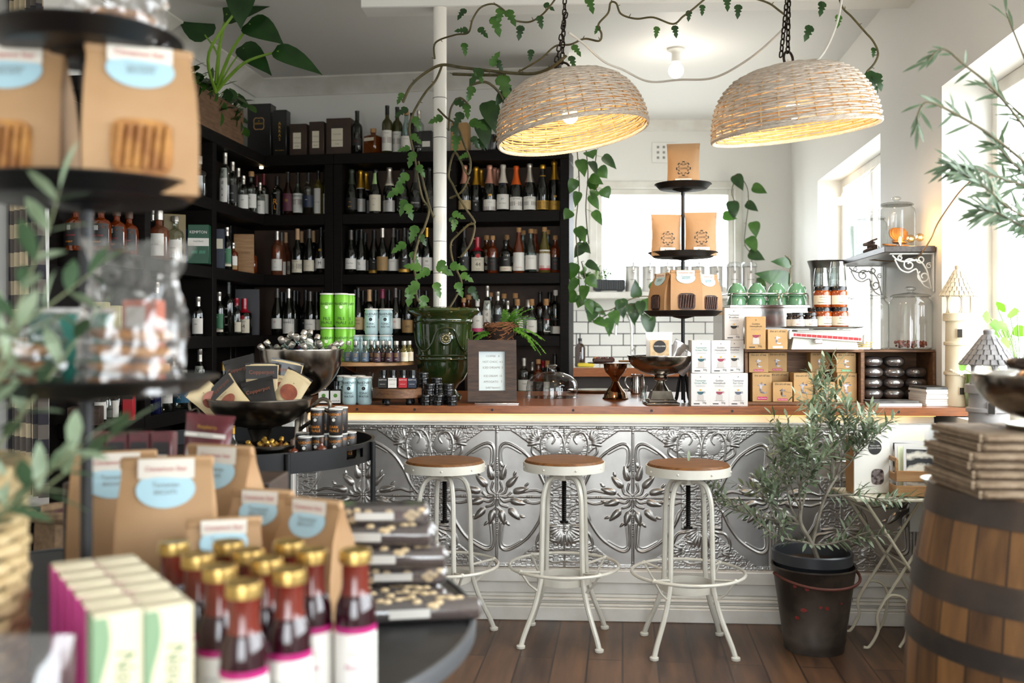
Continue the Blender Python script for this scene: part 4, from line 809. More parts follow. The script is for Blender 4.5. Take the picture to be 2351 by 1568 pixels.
# --- silver bowl on a square foot, with pouches
q = at(1517, 926, 4.50)
def urnbowl(r, h, base, mat, sq=True, kf=.52):
    def f():
        t = root('footed_bowl'); zb = h * kf
        if sq:
            part('foot', MB().box((0, 0, .006), (.15, .15, .012), mat, .003).box((0, 0, .018), (.125, .125, .014), mat, .003).box((0, 0, .043), (.105, .105, .038), mat, .003, taper=.8).lathe([(.042, .06), (.030, .078), (.018, .095), (.016, .104), (.030, .110), (.033, .118), (.026, .126), (.03, .13)], mat, 28), t); zb = .128
        else: part('foot', MB().lathe([(r * .55, 0), (r * .56, .008), (r * .3, min(.02, zb * .4)), (r * .18, min(.05, zb * .5)), (r * .15, zb * .6), (r * .25, zb)], mat, 28), t)
        d = h - zb; pr = [(r * math.sin(a), zb + d * (1 - math.cos(a))) for a in np.linspace(.12, PI / 2, 12)]
        part('bowl', MB().lathe([(0, zb)] + pr + [(r * 1.03, h), (r * 1.03, h + .004), (r * .985, h + .003)] + [(a * .965, b + .004) for a, b in reversed(pr)] + [(0, zb + .005)], mat, 44), t); return t
    return f
t = make('ub1', urnbowl(.147, 1.29 - (818 - HZ) / F * 4.52 - CT, 0, m_silver), (q.x, q.y, CT + .0005), 'dark silver bowl on a square stepped foot holding white pouches', 'bowl')
bowl1 = (q.x, q.y, 1.29 - (818 - HZ) / F * 4.52)
def pouch(w, h, mat, top, art, name='pouch', dep=.045):
    """stand-up pouch: flat seal at the top, swelling towards the base"""
    def f():
        t = root(name); m = MB(); N, K = 12, 12
        def side(s):
            def g(u, v):
                x = (u - .5) * w * (1 - .06 * math.sin(v * PI)); bul = dep * (math.sin(min(1, (1 - v) * 1.25) * PI / 2) ** .8) * (1 - (2 * u - 1) ** 4) * .5 + .0015
                return (x, s * (bul + .0016 * math.sin(u * 17 + v * 9) * (1 - v)), v * h)
            return g
        m.sheet(side(-1), N, K, mat); m.sheet(side(1), N, K, mat); part('bag', m, t)
        z = MB()
        for i in (0, 1): z.box((0, -.004, h * (.90 - .025 * i)), (w * .96, .003, .002), mat)
        z.box((0, 0, h * .975), (w, .005, h * .05), top or mat); part('seal', z, t)
        a = MB(); art(a, lambda x, z_: -(dep * (math.sin(min(1, (1 - z_ / h) * 1.25) * PI / 2) ** .8) * (1 - (2 * x / w) ** 4) * .5 + .005))
        part('label', a, t); return t
    return f
def disc(m, c, r, mat, y, n=24, sx=1): m.add([(c[0] + r * sx * math.cos(a), y, c[1] + r * math.sin(a)) for a in np.linspace(0, 2 * PI, n + 1)[:-1]], [tuple(range(n))], mat)
def art_rw(m, y): disc(m, (0, .09), .028, INK, -.026); text(m, 'FOOD & WINE', (0, -.0272, .092), .0085, INKW, maxw=.05); m.box((0, -.0235, .085), (.085, .001, .07), M('oats', 'cdb28a', .7, c2='b99a72', ns=60))
pw = pouch(.12, .155, M('white_film', 'ecebea', .25), None, art_rw)
make('pwhite', pw, (bowl1[0] - .015, bowl1[1] - .045, bowl1[2] - .045), 'white pouch with round black badge standing in the dark silver bowl', 'pouch')
fo = pouch(.10, .13, M('foil_bag', 'c9c8c8', .2, .7), None, lambda m, y: None)
make('pfoil', fo, (bowl1[0] + .045, bowl1[1] + .02, bowl1[2] - .055), 'silver foil pouch leaning right in the dark silver bowl', 'pouch', rot=(.1, .55, .2))
make('pfoil', fo, (bowl1[0] + .07, bowl1[1] - .03, bowl1[2] - .06), 'crumpled foil pouch at the rim of the dark silver bowl', 'pouch', rot=(.3, .8, -.2), s=.8)
# --- jug, shot glass, lemon things, oval tray
q = ct(1464, 904)
t = thing('milk_jug', 'stainless steel milk jug behind the dark silver bowl', 'jug', (q.x, q.y, CT + .0005)); part('body', MB().lathe([(.034, 0), (.038, .004), (.038, .06), (.033, .09), (.036, .102), (.033, .102), (.030, .09), (.034, .06), (.034, .008), (0, .008)], m_chrome, 28), t)
part('handle', MB().tube(spl([(-.032, 0, .088), (-.06, 0, .085), (-.064, 0, .05), (-.036, 0, .02)]), .004, m_chrome, 8), t)
q = ct(1477, 914)
t = thing('shot_glass', 'small clear shot glass in front of the steel jug', 'glass', (q.x, q.y, CT + .0005)); part('glass_body', MB().lathe([(.018, 0), (.02, .003), (.0145, .022), (.020, .05), (.0215, .06), (.019, .06), (.0125, .024), (0, .022)], MG('thick_glass', 'dfe6e4', .22), 24), t)
q = ct(1372, 901)
t = thing('oval_tray', 'polished steel oval tray lying at the back of the worktop', 'tray', (q.x, q.y, CT + .0005)); part('tray', MB().lathe([(0, 0), (.14, 0), (.16, .008), (.165, .016), (.16, .016), (.138, .004), (0, .004)], m_chrome, 40, sxy=(1, .62)), t)
# --- tiered black stand on the counter
def tstand(trs, topz, label, loc, base=True):
    t = thing('tiered_stand', label, 'display stand', loc)
    part('pole', MB().cyl(.0085, .012 if base else .0, topz, m_black, 16), t)
    for r, z in trs:
        part('tray', MB().lathe([(0, z - .022), (r * .80, z - .022), (r * .84, z - .020), (r * .97, z - .001), (r, z), (r * .985, z + .003), (r * .95, z), (r * .82, z - .018), (0, z - .018)], m_black, 52), t)
        part('tray_hub', MB().lathe([(.010, z - .034), (.026, z - .031), (.046, z - .026), (.05, z - .0225)], m_black, 28), t)
    if base:
        for a in (PI * .72, PI * 1.05, PI * 1.9, PI * 1.5, .6):
            c_, s_ = math.cos(a), math.sin(a); part('leg', MB().tube(spl([(.004 * c_, .004 * s_, .16), (.02 * c_, .02 * s_, .10), (.035 * c_, .035 * s_, .02), (.05 * c_, .05 * s_, .005)]), .005, m_black, 8), t)
    return t
YS = 4.62; xs = (1568 - CX) / F * YS
zz = lambda y, Y=YS: H - (y - HZ) / F * Y
TZ = [zz(715), zz(581), zz(424)]
tstand([(.184, TZ[0] - CT), (.162, TZ[1] - CT), (.132, TZ[2] - CT)], TZ[2] - CT - .02, 'tall black three-tier tray stand on the counter holding kraft bags', (xs, YS, CT))
def gear(m, y):
    c = (0, .085); pts = []
    for k in range(8):
        a = 2 * PI * k / 8
        for da, r in ((-.26, .024), (-.16, .034), (.16, .034), (.26, .024)): pts.append((c[0] + r * math.cos(a + da), c[1] + r * math.sin(a + da)))
    yy = y(0, .085) - .001; n = len(pts); inn = [(c[0] + (p[0] - c[0]) * .86, c[1] + (p[1] - c[1]) * .86) for p in pts]
    m.add([(p[0], yy, p[1]) for p in pts] + [(p[0], yy, p[1]) for p in inn], [(i, (i + 1) % n, n + (i + 1) % n, n + i) for i in range(n)], INK)
    text(m, 'COFFEE', (0, yy, .085), .011, INK, maxw=.05); text(m, '^^', (0, yy, .099), .014, INK); text(m, '. . .', (0, yy, .072), .014, INK)
    text(m, 'SMALL ROAST', (0, yy, .046), .007, INK); m.box((0, yy + .002, .028), (.075, .001, .022), LB['white']); text(m, 'HOUSE BLEND', (0, yy - .0005, .028), .006, INK)
pk = pouch(.152, .205, m_kraft, None, gear, 'coffee_pouch', .06)
make('pk', pk, (xs, YS - .01, TZ[2] - .017), 'kraft coffee pouch alone on the top tier of the counter stand', 'pouch', rz=-.15, group='kraft coffee pouches')
make('pk', pk, (xs - .085, YS - .045, TZ[1] - .017), 'kraft coffee pouch left of the pole on the middle tier', 'pouch', rz=.12, s=.93, group='kraft coffee pouches')
make('pk', pk, (xs + .072, YS - .055, TZ[1] - .017), 'kraft coffee pouch right of the pole on the middle tier', 'pouch', rz=-.05, s=.97, group='kraft coffee pouches')
def bag(w, d, h, win=True, winmat=None, sticker=True, name='paper_bag', topw=.92, mat=None):
    """folded-top paper bag: gusseted box below, pinched and rolled at the top"""
    mat = mat or m_kraft
    def f():
        t = root(name); m = MB(); L = [(1, 1, 0), (1.0, 1.0, .08), (1.0, .96, .45), (.97, .72, .7), (topw, .25, .9), (topw, .10, 1.0)]
        rs = random.Random(int(w * 1e4)); vs = []
        for sx_, sy_, z in L:
            x, y = w / 2 * sx_, d / 2 * sy_; g_ = .72 if z > .1 else 1
            vs += [(-x, -y, z * h), (0 + rs.uniform(-.003, .003), -y - .003, z * h), (x, -y, z * h), (x * (.97 - .12 * (z > .3)), 0, z * h), (x, y, z * h), (0, y + .002, z * h), (-x, y, z * h), (-x * (.97 - .12 * (z > .3)), 0, z * h)]
        fs = [tuple(range(7, -1, -1))]
        for j in range(len(L) - 1):
            for i in range(8): fs.append((j * 8 + i, j * 8 + (i + 1) % 8, j * 8 + 8 + (i + 1) % 8, j * 8 + 8 + i))
        fs.append(tuple(range(40, 48))); m.add(vs, fs, mat); part('bag', m, t)
        m = MB().box((0, -.003, h * .985), (w * topw * 1.03, .014, h * .07), mat, .003, (.15, 0, 0)); part('rolled_top', m, t)
        def yf(z):
            z /= h
            for a, b in zip(L, L[1:]):
                if a[2] <= z <= b[2]: return -(d / 2) * (a[1] + (b[1] - a[1]) * (z - a[2]) / (b[2] - a[2])) - .0035
            return -.02
        if sticker:
            m = MB(); zc_ = h * .84; rr = w * .30; pts = [(rr * 1.0 * math.cos(a), zc_ + rr * .62 * math.sin(a)) for a in np.linspace(0, 2 * PI, 25)[:-1]]
            m.add([(x, yf(z) - .001, z) for x, z in pts], [tuple(range(24))], m_stk); m.add([(-rr * .95, -.014, h * 1.012), (rr * .95, -.014, h * 1.012), (rr * .95, yf(h * .9) - .0016, h * .90), (-rr * .95, yf(h * .9) - .0016, h * .90)], [(0, 1, 2, 3)], m_stw)
            for s, z, sz, ink in (('Cinnamon Star', .955, .011, INKR), ('Tasmanian', .865, .010, INKGR), ('BISCUITS', .825, .009, INKGR)):
                vs2, fs2 = glyphs(s); wd = max(v[0] for v in vs2) - min(v[0] for v in vs2); k2 = min(1, rr * 1.6 / (wd * sz)); m.add([(v[0] * sz * k2, yf(z * h + v[1] * sz) - .0026 if z < .9 else min(yf(z * h), -.0155) - .002, z * h + v[1] * sz) for v in vs2], fs2, ink)
            part('sticker', m, t)
        if win:
            m = MB(); zc_, ww, hh = h * .30, w * .27, h * .19
            pts = [(ww * math.copysign(abs(math.cos(a)) ** .45, math.cos(a)), zc_ + hh * math.copysign(abs(math.sin(a)) ** .45, math.sin(a))) for a in np.linspace(0, 2 * PI, 29)[:-1]]
            m.add([(x, yf(z) - .0006, z) for x, z in pts], [tuple(range(28))], winmat or m_choc)
            for i in range(6): m.tube([(-ww * .8 + i * ww * .3, yf(zc_) - .002, zc_ - hh * .75), (-ww * .65 + i * ww * .3, yf(zc_) - .004, zc_ + hh * .75)], ww * .13, winmat or m_choc, 6)
            part('window', m, t)
        return t
    return f
bg = bag(.145, .085, .20)
make('bg', bg, (xs - .005, YS - .085, TZ[0] - .017), 'kraft biscuit bag with window, centre of the bottom tier', 'bag', group='kraft biscuit bags')
make('bg', bg, (xs - .095, YS - .03, TZ[0] - .017), 'kraft biscuit bag turned sideways at left of the bottom tier', 'bag', rz=-1.15, s=.95, group='kraft biscuit bags')
make('bg', bg, (xs + .098, YS - .035, TZ[0] - .017), 'kraft biscuit bag with shiny window at right of the bottom tier', 'bag', rz=.45, s=.92, group='kraft biscuit bags')
# --- tea boxes
def teabox(w, h, d, mat, kind):
    def f():
        t = root('tea_box'); part('carton', MB().box((0, 0, h / 2), (w, d, h), mat, .0015), t); m = MB(); y = -d / 2 - .0008
        if kind[0] == 'art':
            text(m, 'the art of tea', (0, y, h * .90), .013, INK, maxw=w * .78); text(m, 't', (0, y, h * .50), h * .78 if h < .12 else h * .74, M('foil_window', '4a4344', .25, .6, c2='b9b0b2', ns=60), wide=1.25)
            if kind[1]: m.box((0, y, h * .115), (w * .5, .0006, h * .105), kind[1]); text(m, kind[2], (0, y - .0008, h * .115), .007, INKW, maxw=w * .44)
        else:
            text(m, 'x', (0, y, h * .90), .012, INK); 
            for i, s in enumerate(kind[1]): text(m, s, (0, y, h * (.775 - .075 * i)), .0115, kind[2], maxw=w * .75)
            for i in (0, 1): m.box((0, y, h * (.63 - .03 * i)), (w * .5, .0004, .0007), INKGR)
            c0_ = h * .44; m.add([(.015 * math.cos(a), y, c0_ + .013 * math.sin(a)) for a in np.linspace(-PI, 0, 13)], [tuple(range(13))], kind[3]); m.tube(arc((.0155, y, c0_ - .003), .004, -PI / 2, PI / 2, 6), .0008, kind[3], 4)
            m.add([(.005 * math.cos(a), y, c0_ + .007 + .004 * math.sin(a)) for a in np.linspace(0, 2 * PI, 9)[:-1]], [tuple(range(8))], INKG)
            m.add([(.014 * math.cos(a), y + .0003, c0_ - .020 + .013 * math.sin(a)) for a in np.linspace(0, 2 * PI, 17)[:-1]], [tuple(range(16))], M('print_pale_grey', 'b9b4af', .6)); m.box((0, y + .0003, c0_ - .032), (.028, .0004, .018), MT['print_pale_grey'])
            text(m, 'THE TEA COLLECTION', (0, y, h * .165), .0045, INKGR, maxw=w * .75); text(m, '50g', (w * .20, y, h * .10), .012, INK); m.box((-w * .2, y, h * .07), (w * .3, .0004, .004), INK)
        part('print', m, t); return t
    return f
TB = {}
tw, th = .0835, .1445
WT = dict(mint=(('Tasmanian', 'Green Mint'), INKT, M('cup_teal', '27505a', .5)), honey=(('Golden', 'Honeybush'), INK, M('cup_red', '8c2f45', .5)), earl=(('Tasmanian', 'Earl Grey'), M('print_slate', '5a6470', .6), M('cup_slate', '4a5163', .5)), brek=(('Tasmanian', 'Breakfast'), INK, INK))
for k_, v_ in WT.items(): TB[k_] = teabox(tw, th, .065, m_card, ('white',) + v_)
GT = 'white tea cartons'; yb = 4.385
for px, kk, row_, dy, lb in ((1609.5, 'mint', 0, 0, 'white green mint tea carton in the bottom row'), (1653, 'honey', 0, 0, 'white golden honeybush tea carton in the bottom row'), (1696, 'earl', 0, -.005, 'white earl grey tea carton in the bottom row beside the crate'),
    (1611, 'mint', 1, 0, 'white green mint tea carton stacked in the second row'), (1656, 'honey', 1, 0, 'white golden honeybush tea carton stacked in the second row'), (1687, 'brek', 1, .075, 'white breakfast tea carton set back in the second row'), (1686, 'brek', 2, .075, 'white breakfast tea carton topmost beside the kraft tea boxes')):
    Y = yb + dy; make('tb' + kk, TB[kk], ((px - CX) / F * Y, Y + .033, CT + .0006 + row_ * (th + .0006)), lb, 'box', group=GT, rz=cang)
for r_ in (0, 1): make('tbbrek', TB['brek'], ((1687 - CX) / F * 4.46, 4.46 + .033, CT + .0006), 'white tea carton hidden behind the bottom row', 'box', group=GT, rz=cang) if r_ == 0 else None
for i, px in enumerate((1606, 1606)): make('tbmint', TB['mint'], ((px - CX) / F * 4.47, 4.495, CT + .0006 + i * (th + .0006)), 'white tea carton behind the green mint cartons, %s one' % ('lower', 'upper')[i], 'box', group=GT, rz=cang)
# --- crate with kraft boxes
def crate(w, h, d, th_, mat, name='wooden_crate', slat=False):
    def f():
        t = root(name)
        part('bottom_board', MB().box((0, 0, th_ / 2), (w, d, th_), mat, .002), t); part('top_board', MB().box((0, 0, h - th_ / 2), (w, d, th_), mat, .002), t)
        for s in (-1, 1): part('side_board', MB().box((s * (w / 2 - th_ / 2), 0, h / 2), (th_, d, h - 2 * th_ - .001), mat, .002), t)
        part('back_board', MB().box((0, d / 2 - .005, h / 2), (w - 2 * th_, .01, h - 2 * th_ - .001), mat), t); return t
    return f
q0_, q1_ = ct(1714, 930), ct(1981, 930); cw = (q1_ - q0_).length; cc = (q0_ + q1_) / 2; cd_ = .22; chh = zz(803, 4.36) - CT
ctrans = TR((cc.x - .002, cc.y - .02 + cd_ / 2, CT + .0006), (0, 0, cang))
make('crA', crate(cw, chh, cd_, .013, m_wood2), ctrans.translation, 'open-fronted wooden crate filled with kraft tea boxes', 'crate', rz=cang)
mag_, grn_, brn_ = M('tag_magenta', 'b01f58', .5), M('tag_green', '58a36c', .5), M('tag_brown', 'a07c50', .55)
sA, hA, hB = .0865, .1295, .0885
AT = dict(Tm=teabox(sA, hA, .08, m_kraftd, ('art', mag_, 'Rose Chamomile')), Tg=teabox(sA, hA, .08, m_kraftd, ('art', grn_, 'Dark Apple Tea')), Sm=teabox(sA, hB, .08, m_kraftd, ('art', mag_, 'Rose Chamomile')), Sg=teabox(sA, hB, .08, m_kraftd, ('art', grn_, 'Dark Apple')), Sb=teabox(sA, hB, .08, m_kraftd, ('art', brn_, 'Monk Chai')), Sw=teabox(sA, hB, .08, m_kraftd, ('art', LB['white'], 'Kungfu Tea')), Tn=teabox(sA, hA, .08, m_kraftd, ('art', None, '')))
def incrate(kk, px, yb_, dy, lb, z=None):
    Y = cc.y + .012 + dy; X = (px - CX) / F * Y; Y = Y + (X - cc.x) * math.tan(cang); X = (px - CX) / F * Y
    make('at' + kk, AT[kk], (X, Y + .04, z if z is not None else H - (yb_ - HZ) / F * Y), lb, 'box', group='kraft tea boxes', rz=cang)
f0 = CT + .0006 + .0135
incrate('Tm', 1751, 0, .0, 'tall kraft tea box with magenta tag at the crate\'s front left corner', f0)
incrate('Sm', 1798, 0, -.012, 'short kraft tea box with magenta tag at the crate\'s front', f0)
incrate('Tn', 1846, 0, .0, 'tall kraft tea box behind the olive sprig without a tag', f0)
incrate('Sb', 1896, 0, -.006, 'short kraft tea box with brown tag low in the crate', f0)
incrate('Tg', 1946, 0, .0, 'tall kraft tea box with green tag in the crate', f0)
incrate('Sm', 1743, 0, .006, 'short kraft tea box with magenta tag upper left in crate', f0 + hA + .0006)
incrate('Tn', 1790, 0, .09, 'tall kraft tea box peeping from behind the front boxes', f0)
incrate('Sm', 1786, 0, .085, 'short kraft tea box with magenta tag, second along the upper row', f0 + hA + .0006)
incrate('Tn', 1872, 0, .09, 'tall kraft tea box standing in the crate\'s dark rear', f0 - .0)
incrate('Sb', 1885, 0, .075, 'short kraft tea box with brown tag on top of another', f0 + hA + .0006) if 0 else incrate('Sb', 1884, 0, .088, 'short kraft tea box with brown tag raised behind', f0 + hA * 1.0 + .0006)
incrate('Sg', 1944, 0, .004, 'short kraft tea box with green tag on the taller one', f0 + hA + .0006)
ctz = CT + .0006 + chh + .0006
make('tbgold', teabox(tw, th, .065, m_kraftd, ('white',) + WT['honey']), ((1736 - CX) / F * 4.38, 4.40, ctz), 'tall kraft honeybush tea carton on top of the crate', 'box', rz=cang - .06, group='kraft tea boxes')
make('atSw', AT['Sw'], ((1786 - CX) / F * 4.37, 4.41, ctz), 'short kraft tea box with white tag on top of the crate', 'box', rz=cang + .04, group='kraft tea boxes')
# --- kitchen scale
m_enam = M('cream_enamel', 'dcd8ca', .25, coat=.4)
q = at(1892, 800, 4.40); sc_ = thing('kitchen_scale', 'old cream enamel kitchen scale with a red beam and grey pan', 'scale', (q.x, 4.44, ctz), rz=cang)
part('housing', MB().box((0, 0, .038), (.29, .13, .076), m_enam, .012, taper=.90).box((0, 0, .081), (.24, .11, .012), m_enam, .004), sc_)
part('pan', MB().sheet(lambda u, v: ((u - .5) * .335, (v - .5) * .2, .092 + .008 * max(abs(2 * u - 1), abs(2 * v - 1)) ** 8), 24, 16, M('grey_pan', '8c8b86', .35, .6)).sheet(lambda u, v: ((u - .5) * .33, (v - .5) * .196, .0905 + .008 * max(abs(2 * u - 1), abs(2 * v - 1)) ** 8), 24, 16, MT['grey_pan']), sc_)
m = MB(); m.T = TR((.005, -.078, .055), (0, .07, 0)); m.box((0, 0, 0), (.31, .012, .026), M('ruler_white', 'd9d4cb', .4), .003).box((0, -.0066, 0), (.29, .001, .012), M('ruler_red', 'a51c1e', .45))
for i in range(-6, 7): m.box((i * .0225, -.0074, 0), (.001, .0006, .012), INKW)
for s in (-1, 1): m.box((s * .16, 0, 0), (.012, .022, .042), m_enam, .004)
part('beam', m, sc_)
part('slider', MB().box((-.035, -.09, .036), (.034, .02, .022), m_chrome, .003), sc_)
# --- jars on the scale
g_marm = M('marmalade', 'a8501a', .12, c2='7f3410', ns=30, coat=.6); g_jam = M('dark_jam', '1d0c0a', .1, coat=.6)
def jamjar(r, h, fill, lab, lid, lines):
    def f():
        t = root('jam_jar'); part('glass_body', MB().lathe([(0, 0), (r * .92, 0), (r, .004), (r, h * .68), (r * .96, h * .76), (r * .86, h * .80), (r * .86, h * .86)], fill, 24), t)
        part('lid', MB().lathe([(r * .9, h * .82), (r * .95, h * .825), (r * .95, h - .003), (r * .9, h), (0, h)], lid, 24), t)
        if lab:
            m = MB().sheet(lambda u, v: ((r + .0008) * math.sin(-1.5 + 3 * u), -(r + .0008) * math.cos(-1.5 + 3 * u), h * (.13 + .44 * v)), 12, 1, lab)
            for s, z, sz, ink in lines: text(m, s, (0, 0, h * z), sz, ink, cyl=r + .0016, maxw=r * 2.2)
            part('label', m, t)
        return t
    return f
m_lidb = M('black_lid', '141416', .25, coat=.3)
jm = jamjar(.0375, .092, g_marm, LB['cream'], m_lidb, [('VINTAGE', .48, .008, INK), ('Tasmanian', .36, .007, INKGR), ('MARMALADE', .22, .008, INK)])
jr = jamjar(.0285, .069, g_jam, LB['white'], m_lidb, [('~', .48, .02, INK), ('PRESERVE', .24, .007, INKR)])
jb = jamjar(.028, .065, g_jam, None, m_lidb, [])
pz2 = ctz + .0935
GJ = 'jars on the kitchen scale'
for i, (px, Y, z, lb) in enumerate(((1890, 4.43, 0, 'marmalade jar with cream label, lower left of the stacked four'), (1928, 4.42, 0, 'marmalade jar with cream label, lower right of the stacked four'), (1888, 4.43, 1, 'marmalade jar with cream label, upper left of the stacked four'), (1925, 4.42, 1, 'marmalade jar with cream label, upper right of the stacked four'), (1868, 4.54 - .0, 1, 'marmalade jar glimpsed behind the upper stacked jars'))):
    if i < 4: put('jm', jm, px, Y, pz2 + z * .0926, lb, 'jar', GJ, rz=rnd.uniform(-.4, .4))
put('jm', jm, 1872, 4.515, pz2, 'marmalade jar standing behind the red-banded jars', 'jar', GJ)
for px, Y, lb in ((1832, 4.40, 'small dark jam jar with red-banded label, farther from the marmalade'), (1861, 4.405, 'small dark jam jar with red-banded label, touching the marmalade'), (1820, 4.48, 'small dark jam jar half hidden behind the red-banded pair')): put('jr', jr, px, Y, pz2, lb, 'jar', GJ)
for px, Y, lb in ((1793, 4.60, 'plain black-lidded jar beside the coffee machine'),):
    put('jb', jb, px, 4.56, ctz, lb, 'jar', GJ); 
# --- tumblers stacked upside down on the marmalade
g_cut = MG('cut_glass', 'e9eeec', .2)
def tumbler():
    t = root('tumbler'); m = MB(); n = 16
    for (ra, za), (rb, zb) in zip([(.036, 0), (.035, .01), (.031, .06), (.027, .082)], [(.035, .01), (.031, .06), (.027, .082), (0, .083)]):
        vs = [((ra * (1 + .03 * (i % 2))) * math.cos(2 * PI * i / n), (ra * (1 + .03 * (i % 2))) * math.sin(2 * PI * i / n), za) for i in range(n)] + [((rb * (1 + .03 * (i % 2))) * math.cos(2 * PI * i / n), (rb * (1 + .03 * (i % 2))) * math.sin(2 * PI * i / n), zb) for i in range(n)]
        m.add(vs, [(i, (i + 1) % n, n + (i + 1) % n, n + i) for i in range(n)], g_cut)
    part('glass_body', m, t); return t
tz = pz2 + 2 * .0926
GG = 'upturned tumblers'
for i, (px, Y, z) in enumerate(((1886, 4.43, 0), (1923, 4.42, 0), (1923, 4.42, .028)  )): put('tmb', tumbler, px, Y, tz + z, 'upturned glass tumbler on marmalade lids, %s' % ('left jar', 'right jar bottom', 'right jar middle', 'right jar top')[i], 'glass', GG)
# --- second crate with loaves, big jars on top
q0_, q1_ = ct(1975, 903), ct(2150, 903)
c2w, c2h, Y2 = .33, .245, 4.59
X2 = (2068 - CX) / F * Y2 - .008; z2 = CT + .0006
make('crB', crate(c2w, c2h, .23, .012, m_wood2), (X2, Y2 + .1, z2), 'wooden crate holding wrapped dark fruit loaves under the big jars', 'crate', rz=cang)
m_loaf = M('dark_fruit_loaf', '33190f', .45, c2='52301f', ns=25, bump=.5, bs=50); m_wrap = MG('cling_film', 'e4dedb', .26, .14, body=.05, bodycol='ffffff')
def loaf():
    t = root('wrapped_loaf'); m = MB(); rs = random.Random(5)
    def g(e):
        def s(u, v):
            a, b = 2 * PI * u, PI * (v - .5); k = 1 + .04 * math.sin(5 * a) * math.cos(b) + e * (1 + .35 * math.sin(23 * a + 9 * v) * math.sin(13 * v * PI))
            return (.057 * k * math.cos(a) * math.cos(b) ** .6, .05 * k * math.sin(a) * math.cos(b) ** .6, .029 + .028 * k * math.sin(b))
        return s
    part('loaf', m.sheet(g(0), 20, 10, m_loaf), t); part('wrapper', MB().sheet(g(.04), 36, 16, m_wrap), t); return t
bz = z2 + .0125
for i, (dx, n, nm) in enumerate(((-.100, 4, 'nearest the tea crate'), (.0, 4, 'in the middle'), (.100, 3, 'beside the magazines'))):
    for j in range(n): make('loaf', loaf, (X2 + dx + rnd.uniform(-.004, .004), Y2 + .06, bz + j * .0505), 'wrapped dark fruit loaf, %s up in the stack %s' % (ORD[j], nm), 'loaf', rz=rnd.uniform(-.4, .4), group='wrapped fruit loaves', s=.85)
def bigjar(r, h):
    def f():
        t = root('glass_jar'); part('glass_body', MB().lathe([(0, .004), (r * .9, .0), (r, .008), (r, h * .70), (r * .97, h * .76), (r * .82, h * .81), (r * .80, h * .83), (r * .86, h * .84)], m_glass, 36), t)
        part('lid', MB().lathe([(r * .90, h * .835), (r * .92, h * .85), (r * .86, h * .865), (r * .80, h * .875), (r * .3, h * .90), (r * .14, h * .91), (r * .13, h * .93), (r * .25, h * .955), (r * .25, h * .98), (r * .15, h), (0, h)], m_glass, 36), t); return t
    return f
j2 = bigjar(.098, .29); jz = z2 + c2h + .001
Yj = 4.62
put('bj', j2, 1992, Yj + .03, jz, 'big lidded glass jar with shortbread rounds, nearer the kitchen', 'jar', 'big glass jars on the crate', s=.97)
put('bj', j2, 2090, Yj, jz, 'big lidded glass jar with red-brown crumbs, beside the tower', 'jar', 'big glass jars on the crate')
def cookie(r, mat, key='c'):
    def f():
        t = root('biscuit'); m = MB(); n = 24; pr = [(0, 0), (r * .96, 0), (r, .003), (r * .97, .007), (0, .009)]
        m.lathe(pr, mat, n); part('biscuit_round', m, t); return t
    return f
m_bis = M('golden_biscuit', 'b9853f', .6, c2='9a6628', ns=30, bump=.4, bs=90); m_short = M('shortbread', 'd8bd77', .6, c2='c7a75c', ns=30)
xj = (1992 - CX) / F * (Yj + .03)
for i in range(3): make('short', cookie(.042, m_short), (xj - .03 + i * .004, Yj + .02, jz + .008 + i * .0095), 'pale shortbread round in the big jar, %s up' % ORD[i], 'biscuit', group='shortbread rounds in the jar')
cr_ = MB(); xj = (2090 - CX) / F * Yj
for _ in range(90):
    a, rr = rnd.uniform(0, 6.28), .07 * rnd.random() ** .5; cr_.ball((rr * math.cos(a), rr * math.sin(a), rnd.uniform(.003, .028)), rnd.uniform(.004, .009), M('red_crumb', '8a3a20', .6, c2='5d2413', ns=60), 6, 4)
o = part('fruit_crumble', cr_); o.location = (xj, Yj, jz + .008); tag(o, 'heap of red-brown crumbs in the bottom of the big jar', 'crumbs', kind='stuff')
# --- magazines
def mag(w, d, h, mat):
    def f(): t = root('magazine'); part('cover', MB().box((0, 0, h / 2), (w, d, h), mat, .0005), t); return t
    return f
m_page = M('page_white', 'e3e0dc', .6); m_cov = M('dark_cover', '33363a', .4, c2='6b665f', ns=12)
MX = (2172 - CX) / F * 4.40
for i in range(7): make('mag', mag(.20, .17, .010, m_page), (MX + rnd.uniform(-.003, .003), 4.40 + .07 + rnd.uniform(-.003, .003), CT + .0006 + i * .0104), 'white magazine %s up in the pile at the counter end' % ORD[i], 'magazine', rz=cang + .12 + rnd.uniform(-.015, .015), group='magazines piled at the counter end')
make('magd', mag(.20, .17, .010, m_cov), (MX, 4.47, CT + .0006 + 7 * .0104), 'dark-covered magazine topmost on the pile at the counter end', 'magazine', rz=cang + .12)
BX = (2056 - CX) / F * 4.38
make('bkA', mag(.20, .13, .012, m_page), (BX + .01, 4.43, CT + .0006), 'white booklet under the dark-covered book before the loaves', 'book', rz=cang + .1)
make('bkB', mag(.20, .13, .010, m_cov), (BX, 4.435, CT + .0132), 'dark-covered book lying before the crate of loaves', 'book', rz=cang + .06)
